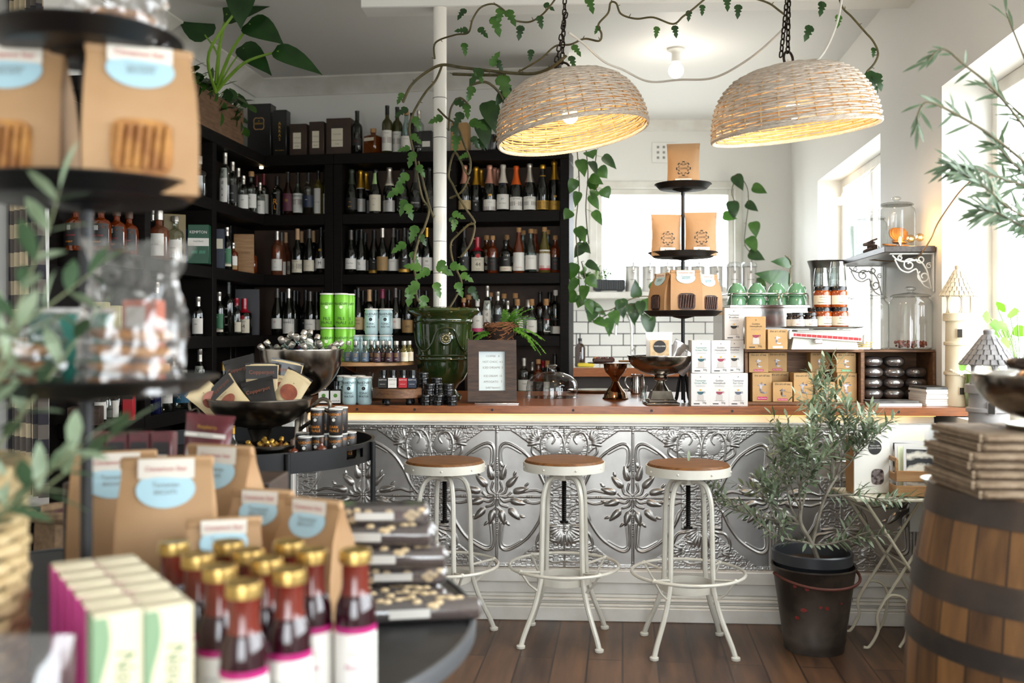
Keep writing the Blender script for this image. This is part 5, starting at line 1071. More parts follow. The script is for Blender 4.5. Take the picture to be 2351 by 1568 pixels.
# ================================================================ kitchen nook
kb = 1.0
t = thing('kitchen_bench', 'pale bench top with timber edge below the white tiles', 'bench')
part('bench_top', MB().box((1.33, 8.1, kb - .02), (1.8, .78, .04), m_enam, .004), t)
part('bench_edge', MB().box((1.33, 7.70, kb - .035), (1.8, .02, .07), m_top, .003), t); part('bench_front', MB().box((1.33, 8.1, (kb - .04) / 2), (1.76, .7, kb - .04), M('bench_dark', '2a211c', .6)), t)
q = at(1452, 850, 8.05)
t = thing('kitchen_tap', 'tall chrome gooseneck tap against the white tiles', 'tap', (q.x, 8.1, kb + .001))
part('base', MB().cyl(.03, 0, .02, m_chrome, 20), t)
part('spout', MB().tube([(0, 0, .0), (0, 0, .28)] + spl([(0, 0, .28), (-.01, 0, .36), (-.05, 0, .42), (-.10, 0, .41), (-.125, 0, .34), (-.13, 0, .25)]), .011, m_chrome, 10), t)
part('lever', MB().tube([(0, -.02, .12), (.03, -.06, .16)], .006, m_chrome, 8), t)
q = at(1323, 850, 7.9)
t = thing('soap_bottle', 'brown glass pump bottle on the kitchen bench', 'bottle', (q.x + .03, 7.9, kb + .001))
part('body', MB().lathe([(0, 0), (.04, 0), (.042, .01), (.042, .15), (.03, .175), (.015, .185), (.015, .2)], MG('amber_glass', '5a2f10', .1, body=.2), 20), t); part('pump', MB().cyl(.016, .2, .225, m_black, 14).cyl(.005, .225, .26, m_black, 8).box((-.02, 0, .262), (.05, .012, .008), m_black), t)
sp_ = at(1345, 848, 7.85); t = thing('sponge', 'yellow sponge lying on the kitchen bench', 'sponge', (sp_.x, 7.85, kb + .001)); part('sponge_block', MB().box((0, 0, .015), (.13, .07, .03), M('sponge_yellow', 'c9b23a', .9, bump=.5), .008), t)
# canisters along the sill
SZ = kz0 - .005 + .0
def canister():
    t = root('canister'); r = .060
    part('body', MB().lathe([(0, 0), (r, 0), (r, .20), (r * .97, .205)], M('canister_steel', 'c9c6c2', .3, .5), 28), t)
    part('lid', MB().lathe([(r * .98, .206), (r * 1.04, .21), (r * 1.04, .235), (r * .9, .245), (0, .246)], MG('canister_lid', 'e8eae8', .3, body=.4), 28), t)
    part('clasp', MB().tube(arc((0, 0, .207), r * 1.03, 0, 2 * PI, 24, 'xy')[:-1], .003, m_chrome, 5, True).tube([(0, -r * 1.05, .24), (0, -r * 1.12, .20), (0, -r * 1.05, .165)], .004, m_chrome, 6).ball((0, -r * 1.12, .165), .011, m_chrome, 8, 6), t)
    part('label', MB().box((0, -r - .0005, .10), (.055, .001, .004), INKGR), t); return t
for i, px in enumerate((1452, 1490, 1530, 1565, 1602, 1643, 1683, 1720)):
    put('canis', canister, px, 8.31 if i < 7 else 8.31, SZ, 'steel clip-top canister, %s from the planter along the window sill' % ORD[i], 'canister', 'steel canisters on the window sill')
# coffee machine with cups
Ym = 4.92; xm0, xm1 = (1672 - CX) / F * Ym, (1862 - CX) / F * Ym; zm = H - (700 - HZ) / F * Ym
t = thing('coffee_machine', 'white and chrome coffee machine with a cup rail on top', 'coffee machine', ((xm0 + xm1) / 2, Ym + .2, CT + .0006)); wm = xm1 - xm0 - .01; hm = zm - CT
part('body', MB().box((0, 0, hm * .55), (wm, .40, hm * .9), M('machine_white', 'dfe0de', .12, coat=.6), .01), t)
part('chrome_panel', MB().box((0, -.203, hm - .10), (wm * .98, .008, .19), m_chrome, .003), t)
part('cup_tray', MB().box((0, 0, hm - .008), (wm, .42, .016), m_chrome, .003), t)
fe = MB()
for s in (-1, 1): fe.box((s * wm * .42, 0, .014), (.04, .34, .028), m_black)
part('foot', MB().box((-wm * .42, 0, hm * .05), (.04, .34, hm * .1), m_black), t); part('foot', MB().box((wm * .42, 0, hm * .05), (.04, .34, hm * .1), m_black), t)
for sx_ in (-1, 1):
    x0 = -wm / 2 + .01 if sx_ < 0 else .06; x1 = .045 if sx_ < 0 else wm / 2 - .01; rz_ = hm + .055
    part('cup_rail', MB().tube([(x0, .18, hm), (x0, .18, rz_ - .01), (x0, .17, rz_), (x0, -.19, rz_)] + [(x0 + .012, -.2, rz_), (x1 - .012, -.2, rz_), (x1, -.19, rz_), (x1, -.2, rz_ - .012), (x1, -.2, hm)], .004, m_chrome, 8), t)
    part('cup_rail', MB().tube([(x0 + .004, -.195, rz_), (x0, -.2, rz_ - .012), (x0, -.2, hm)], .004, m_chrome, 8), t)
m_cup = M('celadon_glaze', '6f9f78', .12, coat=.8)
def cup():
    t = root('cup'); r = .045
    part('bowl', MB().lathe([(r, 0), (r * .99, .012), (r * .93, .028), (r * .78, .044), (r * .55, .054), (r * .48, .058), (r * .48, .064), (0, .064)], m_cup, 28), t)
    part('handle', MB().tube(spl([(r * .92, 0, .022), (r * 1.35, 0, .018), (r * 1.5, 0, .032), (r * 1.3, 0, .046), (r * .75, 0, .046)]), .0055, m_cup, 8), t); return t
zc0 = zm + .0168 - .016
xx = (xm0 + xm1) / 2
cups = [(1692, 0, 0), (1737, 0, 0), (1782, 0, 0), (1845, 0, 0)]
for lv in (0, 1):
    for i in range(4):
        X = xm0 + .055 + i * .10; make('cup', cup, (X, Ym + .06, zm + .0012 + lv * .045), 'green cup upside down on the coffee machine, front row %s, %s layer' % (ORD[i], ('lower', 'upper')[lv]), 'cup', rz=.5 + rnd.uniform(-.4, .4), group='green cups on the coffee machine')
for i in range(3): make('cup', cup, (xm0 + .08 + i * .115, Ym + .20, zm + .0012), 'green cup upside down on the coffee machine, back row %s' % ORD[i], 'cup', rz=.3 + i, group='green cups on the coffee machine')
# tapered vase behind, plates
q = at(1925, 640, 5.5)
t = thing('metal_flower_bucket', 'aged grey metal vase with flared rim near the side window', 'vase', (1.78, 5.45, CT + .05)); part('body', MB().lathe([(.05, 0), (.055, .01), (.085, .62), (.10, .665), (.102, .67), (.095, .665), (.08, .61), (0, .6)], M('galvanised', '8f8d88', .35, .8, c2='6e6c68', ns=10), 28), t)
t2 = thing('side_bench', 'low pale bench under the side window', 'bench', (1.72, 5.9, 0)); part('bench_top', MB().box((0, 0, CT + .02), (.42, 1.1, .06), m_enam, .004), t2); part('bench_body', MB().box((.02, 0, (CT - .011) / 2), (.38, 1.08, CT - .012), m_white), t2)
t.location = (1.75, 5.55, CT + .051)
# ================================================================ wall shelf on the pillar
u_ = V((SL, 1, 0)).normalized(); nin = V((-u_.y, u_.x, 0)); wang = math.atan2(u_.y, u_.x) - PI / 2
zs_ = zz(558, 4.55)
Yf, Yb = 4.56, 5.52
p0 = V((wx(Yf), Yf, 0)); L = (Yb - Yf) / u_.y
t = thing('wall_shelf', 'dark board shelf on ornate white brackets carrying cookie jars', 'shelf', (p0.x - .004, p0.y, zs_ - .025), rz=wang)
part('board', MB().box((-.115, L / 2, .0), (.225, L, .028), M('shelf_dark', '332c28', .4, c2='4a413b', ns=10, stretch=(8, 1, 8)), .002), t)
m_brk = M('bracket_white', 'd6d5d0', .4)
def spiral(c, r0, r1, a0, turns, n=24): return [(c[0] + (r0 + (r1 - r0) * i / n) * math.cos(a0 + turns * 2 * PI * i / n), 0, c[1] + (r0 + (r1 - r0) * i / n) * math.sin(a0 + turns * 2 * PI * i / n)) for i in range(n + 1)]
for i, y in enumerate((.03, L - .05)):
    m = MB(); m.T = TR((0, y, -.016))
    m.box((-.10, 0, -.004), (.20, .022, .007), m_brk, .001).box((-.005, 0, -.09), (.008, .022, .18), m_brk, .001)
    m.tube(spl([(-.185, 0, -.01), (-.165, 0, -.03), (-.13, 0, -.04), (-.07, 0, -.035), (-.035, 0, -.075), (-.02, 0, -.13), (-.012, 0, -.165)]), .0042, m_brk, 6)
    m.tube(spiral((-.11, -.055), .03, .008, .6, 1.3), .004, m_brk, 6); m.tube(spiral((-.045, -.11), .03, .008, 2.2, 1.3), .004, m_brk, 6)
    m.tube(spiral((-.06, -.03), .02, .006, 3, 1.2), .0035, m_brk, 6); m.tube(spiral((-.15, -.022), .013, .004, 1, 1.2), .003, m_brk, 6); m.tube(spiral((-.022, -.06), .014, .004, 1, 1.2), .003, m_brk, 6)
    m.tube(spl([(-.175, 0, -.03), (-.15, 0, -.075), (-.115, 0, -.09), (-.08, 0, -.075), (-.07, 0, -.10), (-.05, 0, -.145), (-.02, 0, -.165)]), .004, m_brk, 6)
    part('bracket', m, t)
def onshelf(px, off, z=0):                 # point on the shelf at distance off from the wall
    k = (px - CX) / F; Y = (1.44 - off) / (k - SL); return (k * Y, Y, zs_ - .010 + z)
def bigjar2(r, h): return bigjar(r, h)
p = onshelf(2058, .118); p = (p[0], p[1] + .0, p[2]); make('bj', None, p, 'lidded glass cookie jar with golden biscuits on the wall shelf', 'jar', s=.88, group='cookie jars on the wall shelf'); jp = p
p2 = onshelf(2003, .12); make('bj', None, (p2[0], p2[1] + .02, p2[2]), 'lidded glass jar of dark biscuits further along the wall shelf', 'jar', s=.82, group='cookie jars on the wall shelf')
for i in range(9):
    a = i * 2.4; up = i > 3; make('gbis', cookie(.034, m_bis), (jp[0] + .035 * math.cos(a) * (0 if up else 1) + (i - 6) * .008 * up, jp[1] - .02 * up + .03 * math.sin(a) * (not up), jp[2] + (.012 + i * .0085 if not up else .072)), 'golden biscuit in the wall shelf jar, %s counted from the base' % ORD[i], 'biscuit', rot=((PI / 2 - .35, rnd.uniform(-.3, .3), .3) if up else (rnd.uniform(-.1, .1), .1, 0)), group='golden biscuits in the jar')
for i in range(5): make('dbis', cookie(.032, M('dark_cookie', '6b3a20', .6, c2='4a2413', ns=40)), (p2[0] + .01 * (-1) ** i, p2[1] + .02, p2[2] + .012 + i * .018), 'dark biscuit in the farther shelf jar, %s up' % ORD[i], 'biscuit', rot=(.3 * (-1) ** i, .25, i), group='dark biscuits in the jar')
p3 = onshelf(1973, .12); t = thing('crystal_vase', 'cut crystal vase at the kitchen end of the wall shelf', 'vase', (p3[0], p3[1] + .03, p3[2])); part('body', MB().lathe([(0, 0), (.035, 0), (.036, .01), (.05, .15), (.055, .2), (.05, .2), (.045, .15), (.03, .02), (0, .015)], g_cut, 18, sm=False), t)
# string of warm globes round the pillar
m_glow = M('warm_filament', 'ffc46a', .5, emis=14); m_wire = M('tan_cable', '8a6a45', .5)
t = thing('globe_light_string', 'tan cable of small warm globe bulbs hanging by the windows', 'string lights')
P_ = [at(2240, 410, 4.2), at(2205, 445, 4.3), at(2160, 510, 4.42), at(2140, 552, 4.50), at(2110, 590, 4.62), at(2060, 600, 4.9), at(2000, 596, 5.1)]
part('cable', MB().tube(spl([(p_.x - .01, p_.y, p_.z) for p_ in P_], 8), .0035, m_wire, 6), t)
for (px, py, Y) in ((2122, 545, 4.58), (2101, 548, 4.66)):
    p_ = at(px, py, Y); g = part('bulb', MB().ball((p_.x - .02, p_.y, p_.z), .019, MG('bulb_glass', 'ffe9c4', .08), 14, 10), t); part('filament', MB().ball((p_.x - .02, p_.y, p_.z), .006, m_glow, 8, 6), g)
    lamp('globe_glow', 'POINT', (p_.x - .045, p_.y, p_.z + .005), .8, (1, .62, .28), .02)
t = thing('globe_light_string', 'thin white cable with a small bulb along the side window frame', 'string lights')
P_ = [at(2030, 372, 5.6), at(2000, 400, 5.9), at(1968, 420, 6.4), at(1945, 440, 6.9), at(1938, 452, 7.0)]
part('cable', MB().tube(spl([(p_.x - .02, p_.y, p_.z) for p_ in P_], 8), .003, m_white, 6), t)
p_ = at(1935, 462, 7.0); part('bulb', MB().ball((p_.x - .02, p_.y, p_.z), .028, M('lit_globe', 'ffd9a0', .5, emis=4), 14, 10), t); lamp('globe_glow', 'POINT', (p_.x - .07, p_.y - .05, p_.z), 1.0, (1, .66, .34), .03)
# ================================================================ ceramic towers
def tower(r, H_, col, roofcol, lv, arches=True):
    def f():
        t = root('ceramic_tower'); hb = H_ * .78
        w = MB(); prof = [(r * 1.02, 0), (r * .97, hb * .02)]
        w.lathe([(r * .98, 0), (r * .93, hb * .80)], col, 32)
        for z in lv: w.lathe([(r * 1.0, z * hb), (r * 1.07, z * hb + .003), (r * 1.07, z * hb + .014), (r * .98, z * hb + .017)], col, 32)
        w.lathe([(r * .95, hb * .77), (r * 1.12, hb * .775), (r * 1.12, hb * .84), (r * 1.02, hb * .845), (0, hb * .83)], col, 32)
        part('tower_body', w, t)
        a = MB()
        for k in range(5):
            q0 = 2 * PI * (k + .5) / 5 + .2; a.tube(spl([(r * .9 * math.cos(q0 + d_), r * .9 * math.sin(q0 + d_), hb * z) for d_, z in ((-.28, .84), (-.10, .87), (-.05, .93), (-.1, .985), (-.3, 1.01))]), .004, col, 6)
            a.tube(spl([(r * .9 * math.cos(q0 + d_), r * .9 * math.sin(q0 + d_), hb * z) for d_, z in ((.28, .84), (.10, .87), (.05, .93), (.1, .985), (.3, 1.01))]), .004, col, 6)
            a.tube([(r * .9 * math.cos(q0), r * .9 * math.sin(q0), hb * .84), (r * .9 * math.cos(q0), r * .9 * math.sin(q0), hb * 1.01)], .006, col, 6)
        a.lathe([(r * .95, hb * 1.0), (r * .98, hb * 1.01), (r * .95, hb * 1.02), (r * .85, hb * 1.01)], col, 28, close=True); part('lantern_arches', a, t)
        rf = MB(); hr = H_ - hb * 1.01; n = 6
        rf.lathe([(r * 1.28, hb * 1.01), (r * .22, hb * 1.01 + hr * .88), (0, hb * 1.01 + hr * .88)], roofcol, 24)
        for j in range(n):
            rr0 = r * (1.36 - 1.08 * j / n); rr1 = r * (1.36 - 1.08 * (j + 1) / n); za = hb * 1.005 + hr * .86 * j / n; zb = hb * 1.005 + hr * .86 * (j + 1) / n; k = max(8, int(24 - j * 2.6))
            for i in range(k):
                q0 = 2 * PI * (i + .5 * (j % 2)) / k; T0 = rf.T; rf.T = T0 @ Matrix.Rotation(q0, 4, 'Z'); wd = 2 * PI * rr0 / k * .42
                rf.add([(rr0 + .003, -wd, za), (rr0 + .003, wd, za), (rr1 + .002, wd * .75, zb), (rr1 + .002, -wd * .75, zb), (rr0, -wd, za - .003), (rr0, wd, za - .003)], [(0, 1, 2, 3), (4, 5, 1, 0), (4, 0, 3), (5, 2, 1)], roofcol); rf.T = T0
        rf.lathe([(r * .24, hb * 1.01 + hr * .8), (r * .27, H_ - .004), (r * .2, H_)], roofcol, 12); part('tiled_roof', rf, t)
        md = M('tower_opening', '2a241d', .8)
        for z, q0, sx_, sz_ in ((.66, -1.9, .010, .018), (.14, -1.75, .010, .015), (.40, -1.6, .007, .007)):
            o = MB(); o.T = Matrix.Rotation(q0 + PI / 2, 4, 'Z'); o.box((0, -r * .965, hb * z), (sx_ * 2 + .006, .012, sz_ * 2 + .006), col, .002).box((0, -r * .965 - .0065, hb * z), (sx_ * 2, .001, sz_ * 2), md); part('window_opening', o, t)
        s = MB()
        for i in range(14): q0 = -2.6 + i * .16; s.T = Matrix.Rotation(q0 + PI / 2, 4, 'Z'); s.box((0, -r * 1.0, hb * (.33 - i * .009)), (.012, .012, .007), col, .001)
        part('outer_steps', s, t); return t
    return f
m_cream = M('cream_ceramic', 'd9cfb8', .55, c2='cdbfa3', ns=8); m_greyc = M('grey_ceramic', 'aaa6a4', .6, c2='96918e', ns=10)
yt = 4.40; xt = (2203 - CX) / F * yt
make('tower', tower(.057, zz(607, yt) - CT - .004, m_cream, m_cream, (.28, .55)), (xt - .005, yt, CT + .001), 'tall cream ceramic tower with tiled roof at the counter\'s right end', 'ornament')
t = thing('green_glazed_jar', 'small green swirled pottery jar between the two ceramic towers', 'jar', ((2240 - CX) / F * 4.32, 4.32, CT + .001))
part('body', MB().lathe([(.03, 0), (.036, .004), (.046, .05), (.048, .09), (.040, .125), (.044, .145), (.038, .145), (.034, .12), (0, .1)], M('moss_glaze', '3d5526', .2, c2='66803e', ns=22, coat=.6), 26), t)
# grey tower on a stand in front of the window, behind the barrel
yg = 3.3; xg = (2284 - CX) / F * yg; zg0 = .76
make('gtower', tower(.066, zz(757, yg) - zg0, m_greyc, M('grey_slate', '6f6c6b', .6, c2='989391', ns=20), (.3, .62)), (xg - .02, yg, zg0 + .001), 'grey ceramic tower with slate-like roof behind the silver bowl', 'ornament')
t = thing('plant_stool', 'plain white stool under the grey ceramic tower', 'stool', (xg - .02, yg, 0)); part('seat', MB().cyl(.13, zg0 - .03, zg0, m_enam, 28), t)
for i in range(3): a = 2.1 * i; part('leg', MB().tube([(.09 * math.cos(a), .09 * math.sin(a), zg0 - .03), (.12 * math.cos(a), .12 * math.sin(a), .001)], .011, m_enam, 8), t)
# ================================================================ wicker pendant lamps
m_wick = M('whitewashed_wicker', 'cdc2b5', .7, c2='a3917f', ns=60, stretch=(1, 1, 6), lo=.3, hi=.7)
m_wicki = M('wicker_inner', 'cfa873', .65, c2='b78f5a', ns=50)
m_chain = M('dark_chain', '2b211b', .4, .8)
def pend():
    t = root('pendant_lamp'); Rm, Hd = .318, .255; sh = MB(); nr, ns = 40, 30
    def pf(v):                             # v 0 rim .. 1 crown
        a = v * PI / 2 * .97; return Rm * math.cos(a) ** .62, Hd * math.sin(a) ** .95
    rs = random.Random(9)
    for i in range(1, nr):
        v = (i / nr) ** 1.0; r, z = pf(v); n_ = max(48, int(160 * (r / Rm))); pts = []; ph = PI * (i % 2)
        j1, j2 = rs.uniform(0, 6), rs.uniform(0, 6)
        for j in range(n_):
            a = 2 * PI * j / n_; w = .0042 * math.cos(ns / 2 * a * 1.0 + ph); pts.append(((r + w) * math.cos(a), (r + w) * math.sin(a), z + .0016 * math.sin(3 * a + j1) + .001 * math.sin(7 * a + j2)))
        sh.tube(pts, .0042 * (1 if r > .12 else .8), m_wick, 5, True)
    for k in range(6): pts = [((Rm + .004 * math.cos(k * 1.05 + 24 * a)) * math.cos(a), (Rm + .004 * math.cos(k * 1.05 + 24 * a)) * math.sin(a), .003 + .005 * math.sin(k * 1.05 + 24 * a)) for a in np.linspace(0, 2 * PI, 150)[:-1]]; sh.tube(pts, .0034, m_wick, 5, True)
    for k in range(ns):
        a = 2 * PI * k / ns; sh.tube([((pf(v)[0] - .001) * math.cos(a), (pf(v)[0] - .001) * math.sin(a), pf(v)[1]) for v in np.linspace(0.0, .985, 14)], .0035, m_wicki, 4)
    part('wicker_shade', sh, t)
    li = MB(); li.lathe([(pf(v)[0] - .010, pf(v)[1] - .004) for v in np.linspace(.01, .99, 14)], m_wicki, 60)
    li.v = [p_ for p_ in li.v]
    ln = MB()                                # sparse inner bands, gaps let the bulb shine through
    for i in range(1, 34):
        v = i / 34; r, z = pf(v); r -= .009; n_ = max(40, int(120 * r / Rm)); ln.tube([((r + .003 * math.cos(ns / 2 * a + PI * (i % 2))) * math.cos(a), (r + .003 * math.cos(ns / 2 * a + PI * (i % 2))) * math.sin(a), z) for a in np.linspace(0, 2 * PI, n_ + 1)[:-1]], .0033, m_wicki, 4, True)
    part('inner_weave', ln, t)
    part('crown_ring', MB().tube(arc((0, 0, Hd + .03), .03, 0, 2 * PI, 20)[:-1], .005, m_chain, 6, True), t)
    b = part('bulb', MB().ball((0, 0, .085), .034, M('lit_bulb', 'ffe2b0', .5, emis=5), 18, 12).cyl(.017, .11, .16, M('lamp_holder', 'dcd8cf', .4), 14), t)
    part('flex', MB().tube([(0, 0, .16), (0, 0, Hd + .03)], .004, M('lamp_holder', 'dcd8cf', .4), 6), t)
    return t
def chain(name, p, q_, t, link=.030, r=.0032):
    p, q_ = V(p), V(q_); d = q_ - p; n = max(2, int(d.length / (link * .74))); zd = d.normalized(); rot = zd.to_track_quat('Z', 'Y').to_matrix().to_4x4(); m = MB()
    for i in range(n):
        m.T = Matrix.Translation(p + d * ((i + .5) / n)) @ rot @ Matrix.Rotation(PI / 2 * (i % 2), 4, 'Z')
        h_ = link * .5 - .003; w_2 = .0075; m.tube([(w_2, 0, -h_ + .006), (w_2, 0, h_ - .006)] + [(w_2 * math.cos(a), 0, h_ - .006 + w_2 * math.sin(a)) for a in (.5, 1.05, 1.57, 2.1, 2.64)] + [(-w_2, 0, h_ - .006), (-w_2, 0, -h_ + .006)] + [(w_2 * math.cos(a), 0, -h_ + .006 + w_2 * math.sin(a)) for a in (3.6, 4.2, 4.71, 5.2, 5.8)], r, m_chain, 5, True)
    return part(name, m, t)
LP = [(1316, 311, 4.2, -.15, -.045, 'left wicker dome pendant lamp hanging over the glass dome'), (1826, 305, 3.88, -.12, -.03, 'right wicker dome pendant lamp hanging over the scale')]
for i, (px, py, Y, roll, pit, lb) in enumerate(LP):
    c = at(px, py, Y); t = make('pend', pend, c, lb + '', 'lamp', rot=(pit, roll, .7 * i), group='wicker dome pendant lamps')
    up = Euler((pit, roll, .7 * i)).to_matrix() @ V((0, 0, 1)); lamp('lamp_bulb_glow', 'POINT', c + up * .03, 9, (1, .74, .46), .035)
    top = c + up * (.255 + .055); h = thing('hanging_chain', 'dark iron chain holding the %s wicker lamp from the ceiling' % ('left', 'right')[i], 'chain')
    tp = at(1306, 0, 4.2) if i == 0 else at(1817, 0, 3.88); tp.z = CZ
    chain('chain', (top.x, top.y, top.z), (tp.x, tp.y, CZ), h)
    chain('chain', (top.x - .03, top.y - .012, top.z - .02), (tp.x - .012, tp.y, CZ - .45), h)
# cable swagged between lamps
t = thing('swagged_cable', 'grey white flex looping between the two wicker lamps', 'cable')
C_ = [(1306, 75, 4.2), (1340, 100, 4.25), (1385, 140, 4.35), (1430, 160, 4.4), (1490, 187, 4.4), (1560, 183, 4.35), (1640, 178, 4.2), (1720, 135, 4.05), (1790, 75, 3.9), (1815, 40, 3.88)]
part('flex', MB().tube(spl([at(*a) for a in C_], 8), .0048, M('flex_white', 'cfcac2', .45), 7), t)
t = thing('swagged_cable', 'pale flex drooping over the right wicker lamp', 'cable')
part('flex', MB().tube(spl([at(1935, -20, 3.85), at(1925, 40, 3.85), at(1905, 95, 3.80), at(1880, 135, 3.72), at(1850, 152, 3.66), at(1835, 150, 3.66)], 8), .0045, MT['flex_white'], 7), t)
t = thing('ceiling_bulb', 'bare round bulb in a white batten holder on the ceiling', 'lamp', ((1552 - CX) / F * 6.33, 6.33, CZ))
part('holder', MB().lathe([(.055, 0), (.055, -.012), (.035, -.02), (.028, -.03), (.03, -.085), (.02, -.09)], m_white, 24), t)
part('bulb', MB().ball((0, 0, -.14), .048, M('white_lit_bulb', 'fff3e0', .5, emis=7), 20, 14), t)
lamp('ceiling_bulb_glow', 'POINT', ((1552 - CX) / F * 6.33, 6.33, CZ - .14 - .06), 4.5, (1, .9, .78), .05)
# ================================================================ bar stools
m_cr = M('cream_paint', 'd8d4c8', .35, c2='cfcabc', ns=12, coat=.2); m_seat = M('stool_timber', '4a2a12', .5, c2='8a5a2a', ns=7, stretch=(1.2, 12, 1), spec=.35, lo=.3, hi=.75)
m_rod = M('threaded_rod', '1b1917', .4, .7)
def stool():
    t = root('bar_stool')
    part('seat', MB().lathe([(0, .715), (.160, .715), (.163, .72), (.163, .735), (.158, .742), (0, .743)], m_seat, 48), t)
    rm = MB().lathe([(.165, .698), (.170, .698), (.170, .733), (.165, .733)], m_cr, 48, close=True).lathe([(0, .700), (.166, .700), (.166, .714), (0, .714)], m_cr, 40); part('seat_rim', rm, t)
    for k in range(8): a = PI / 8 + k * PI / 4; part('rivet', MB().ball((.171 * math.cos(a), .171 * math.sin(a), .715), .0045, m_cr, 8, 6), t)
    part('hub', MB().cyl(.05, .69, .699, m_black, 24).cyl(.022, .655, .69, m_cr, 16), t)
    rod = [(.011 if i % 2 else .0085, .49 + i * .0042) for i in range(40)]; part('screw_rod', MB().lathe([(0, .478), (.018, .478), (.018, .486), (.009, .487)] + rod, m_rod, 14), t)
    for k in range(4):
        a = PI / 4 + k * PI / 2; c_, s_ = math.cos(a), math.sin(a)
        pr = [(.015, .668), (.05, .672), (.085, .655), (.105, .61), (.112, .55), (.116, .40), (.12, .28), (.128, .23), (.155, .15), (.205, .05), (.222, .008)]
        part('leg', MB().tube(spl([(r_ * c_, r_ * s_, z_) for r_, z_ in pr], 5), .0105, m_cr, 8), t)
        part('foot_pad', MB().lathe([(.017, 0), (.018, .002), (.018, .01), (.013, .014)], m_cr, 14, (.223 * c_, .223 * s_, 0)), t)
        part('strut', MB().tube([(.118 * c_, .118 * s_, .29), (.222 * c_, .222 * s_, .305)], .005, m_cr, 6).tube([(.222 * c_, .222 * s_, .302), (.182 * c_, .182 * s_, .25), (.138 * c_, .135 * s_, .215), (.128 * c_, .128 * s_, .20)], .005, m_cr, 6).ball((.223 * c_, .223 * s_, .303), .011, m_cr, 8, 6), t)
    part('foot_ring', MB().tube(arc((0, 0, .303), .226, 0, 2 * PI, 48, 'xy')[:-1], .0068, m_cr, 8, True), t)
    part('band_ring', MB().lathe([(.108, .235), (.112, .235), (.112, .262), (.108, .262)], m_cr, 40, close=True), t); return t
for i, (px, Y, rz_, s_) in enumerate(((1021, 4.20, -.40, 1.0), (1295, 4.17, -.16, 1.01), (1580, 4.05, -.01, 1.01))):
    k_ = (px - CX) / F; make('stool', stool, (k_ * Y, Y, .0005), 'white metal bar stool with round timber seat, %s' % ('partly behind the nut bars', 'the middle of three', 'beside the potted olive tree')[i], 'stool', rz=rz_, s=s_, group='bar stools at the counter')
# ================================================================ leaves
def leaf(m, p, d, up, L_, w, mat, fold=.15, shape='oval', curl=.1):
    d = V(d).normalized(); up = V(up); s_ = d.cross(up); s_ = s_.normalized() if s_.length > 1e-4 else V((1, 0, 0)); n_ = s_.cross(d).normalized(); p = V(p)
    if shape == 'oval': pr = [(0, .06), (.25, .75), (.55, 1), (.8, .65), (1, .03)]
    elif shape == 'heart': pr = [(-.1, .5), (-.02, .85), (.1, 1), (.3, .97), (.5, .8), (.7, .52), (.88, .2), (1, .02)]
    elif shape == 'split': pr = [(-.05, .35), (.12, .9), (.3, .95), (.37, .5), (.5, .88), (.57, .4), (.72, .6), (1, .02)]
    else: pr = [(0, .1), (.3, 1), (.7, .8), (1, .03)]
    vs = []
    for a, b in pr:
        c = p + d * (a * L_) - n_ * (curl * L_ * a * a)
        vs += [c - s_ * (b * w / 2) + n_ * (fold * b * w), c, c + s_ * (b * w / 2) + n_ * (fold * b * w)]
    fs = []
    for i in range(len(pr) - 1):
        o = i * 3; fs += [(o, o + 1, o + 4, o + 3), (o + 1, o + 2, o + 5, o + 4)]
    m.add(vs, fs, mat, True)
m_olive = M('olive_leaf', '74846a', .45, c2='a3b094', ns=30, trn=.2); m_bark = M('olive_bark', '8d8577', .8, c2='6f675a', ns=30)
m_leaf = M('pothos_leaf', '345d1e', .35, c2='4f782e', ns=18, trn=.3, coat=.2); m_dleaf = M('deep_green_leaf', '1c3a16', .35, c2='2f5220', ns=15, trn=.2, coat=.2); m_vine = M('vine_stem', '3f3a1f', .6, c2='5a4f2c', ns=30)
m_brownl = M('dry_leaf', '4a3120', .7)
def branch(st_, lf, p, d, L_, r, depth, rs, spec):
    n = 6; pts = [V(p)]; d = V(d).normalized(); gr = spec.get('grav', 0)
    for i in range(n):
        d = (d + V((rs.uniform(-1, 1), rs.uniform(-1, 1), rs.uniform(-.6, .9) - gr)) * spec.get('wob', .16)).normalized(); pts.append(pts[-1] + d * (L_ / n))
    st_.tube(spl(pts, 2), [r * (1 - .6 * i / (2 * n)) for i in range(2 * n + 1)], spec['bark'], 5)
    if depth > 0:
        for i in range(spec['kids'][depth - 1]):
            k = rs.randint(2, n); dd = (pts[k] - pts[k - 1]).normalized(); sd = V((rs.uniform(-1, 1), rs.uniform(-1, 1), rs.uniform(-.2, .8))); branch(st_, lf, pts[k], dd + sd * .9, L_ * rs.uniform(.5, .75), r * .55, depth - 1, rs, spec)
    if depth <= spec.get('leafy', 1):
        m_ = max(3, int(L_ / spec['gap']))
        for i in range(m_):
            f = (i + .6) / m_ * n; k = min(n - 1, int(f)); q_ = pts[k].lerp(pts[k + 1], f - k); ax = (pts[k + 1] - pts[k]).normalized(); sd = ax.cross(V((rs.uniform(-1, 1), rs.uniform(-1, 1), rs.uniform(-1, 1)))).normalized()
            for sg in (1, -1): leaf(lf, q_, ax * .7 + sd * sg, V((rs.uniform(-.3, .3), rs.uniform(-.3, .3), 1)), spec['ll'] * rs.uniform(.7, 1.15), spec['lw'], rs.choice(spec['lm']), .1, spec.get('sh', 'oval'))
        leaf(lf, pts[-1], pts[-1] - pts[-2], (0, 0, 1), spec['ll'], spec['lw'], spec['lm'][0], .1, spec.get('sh', 'oval'))
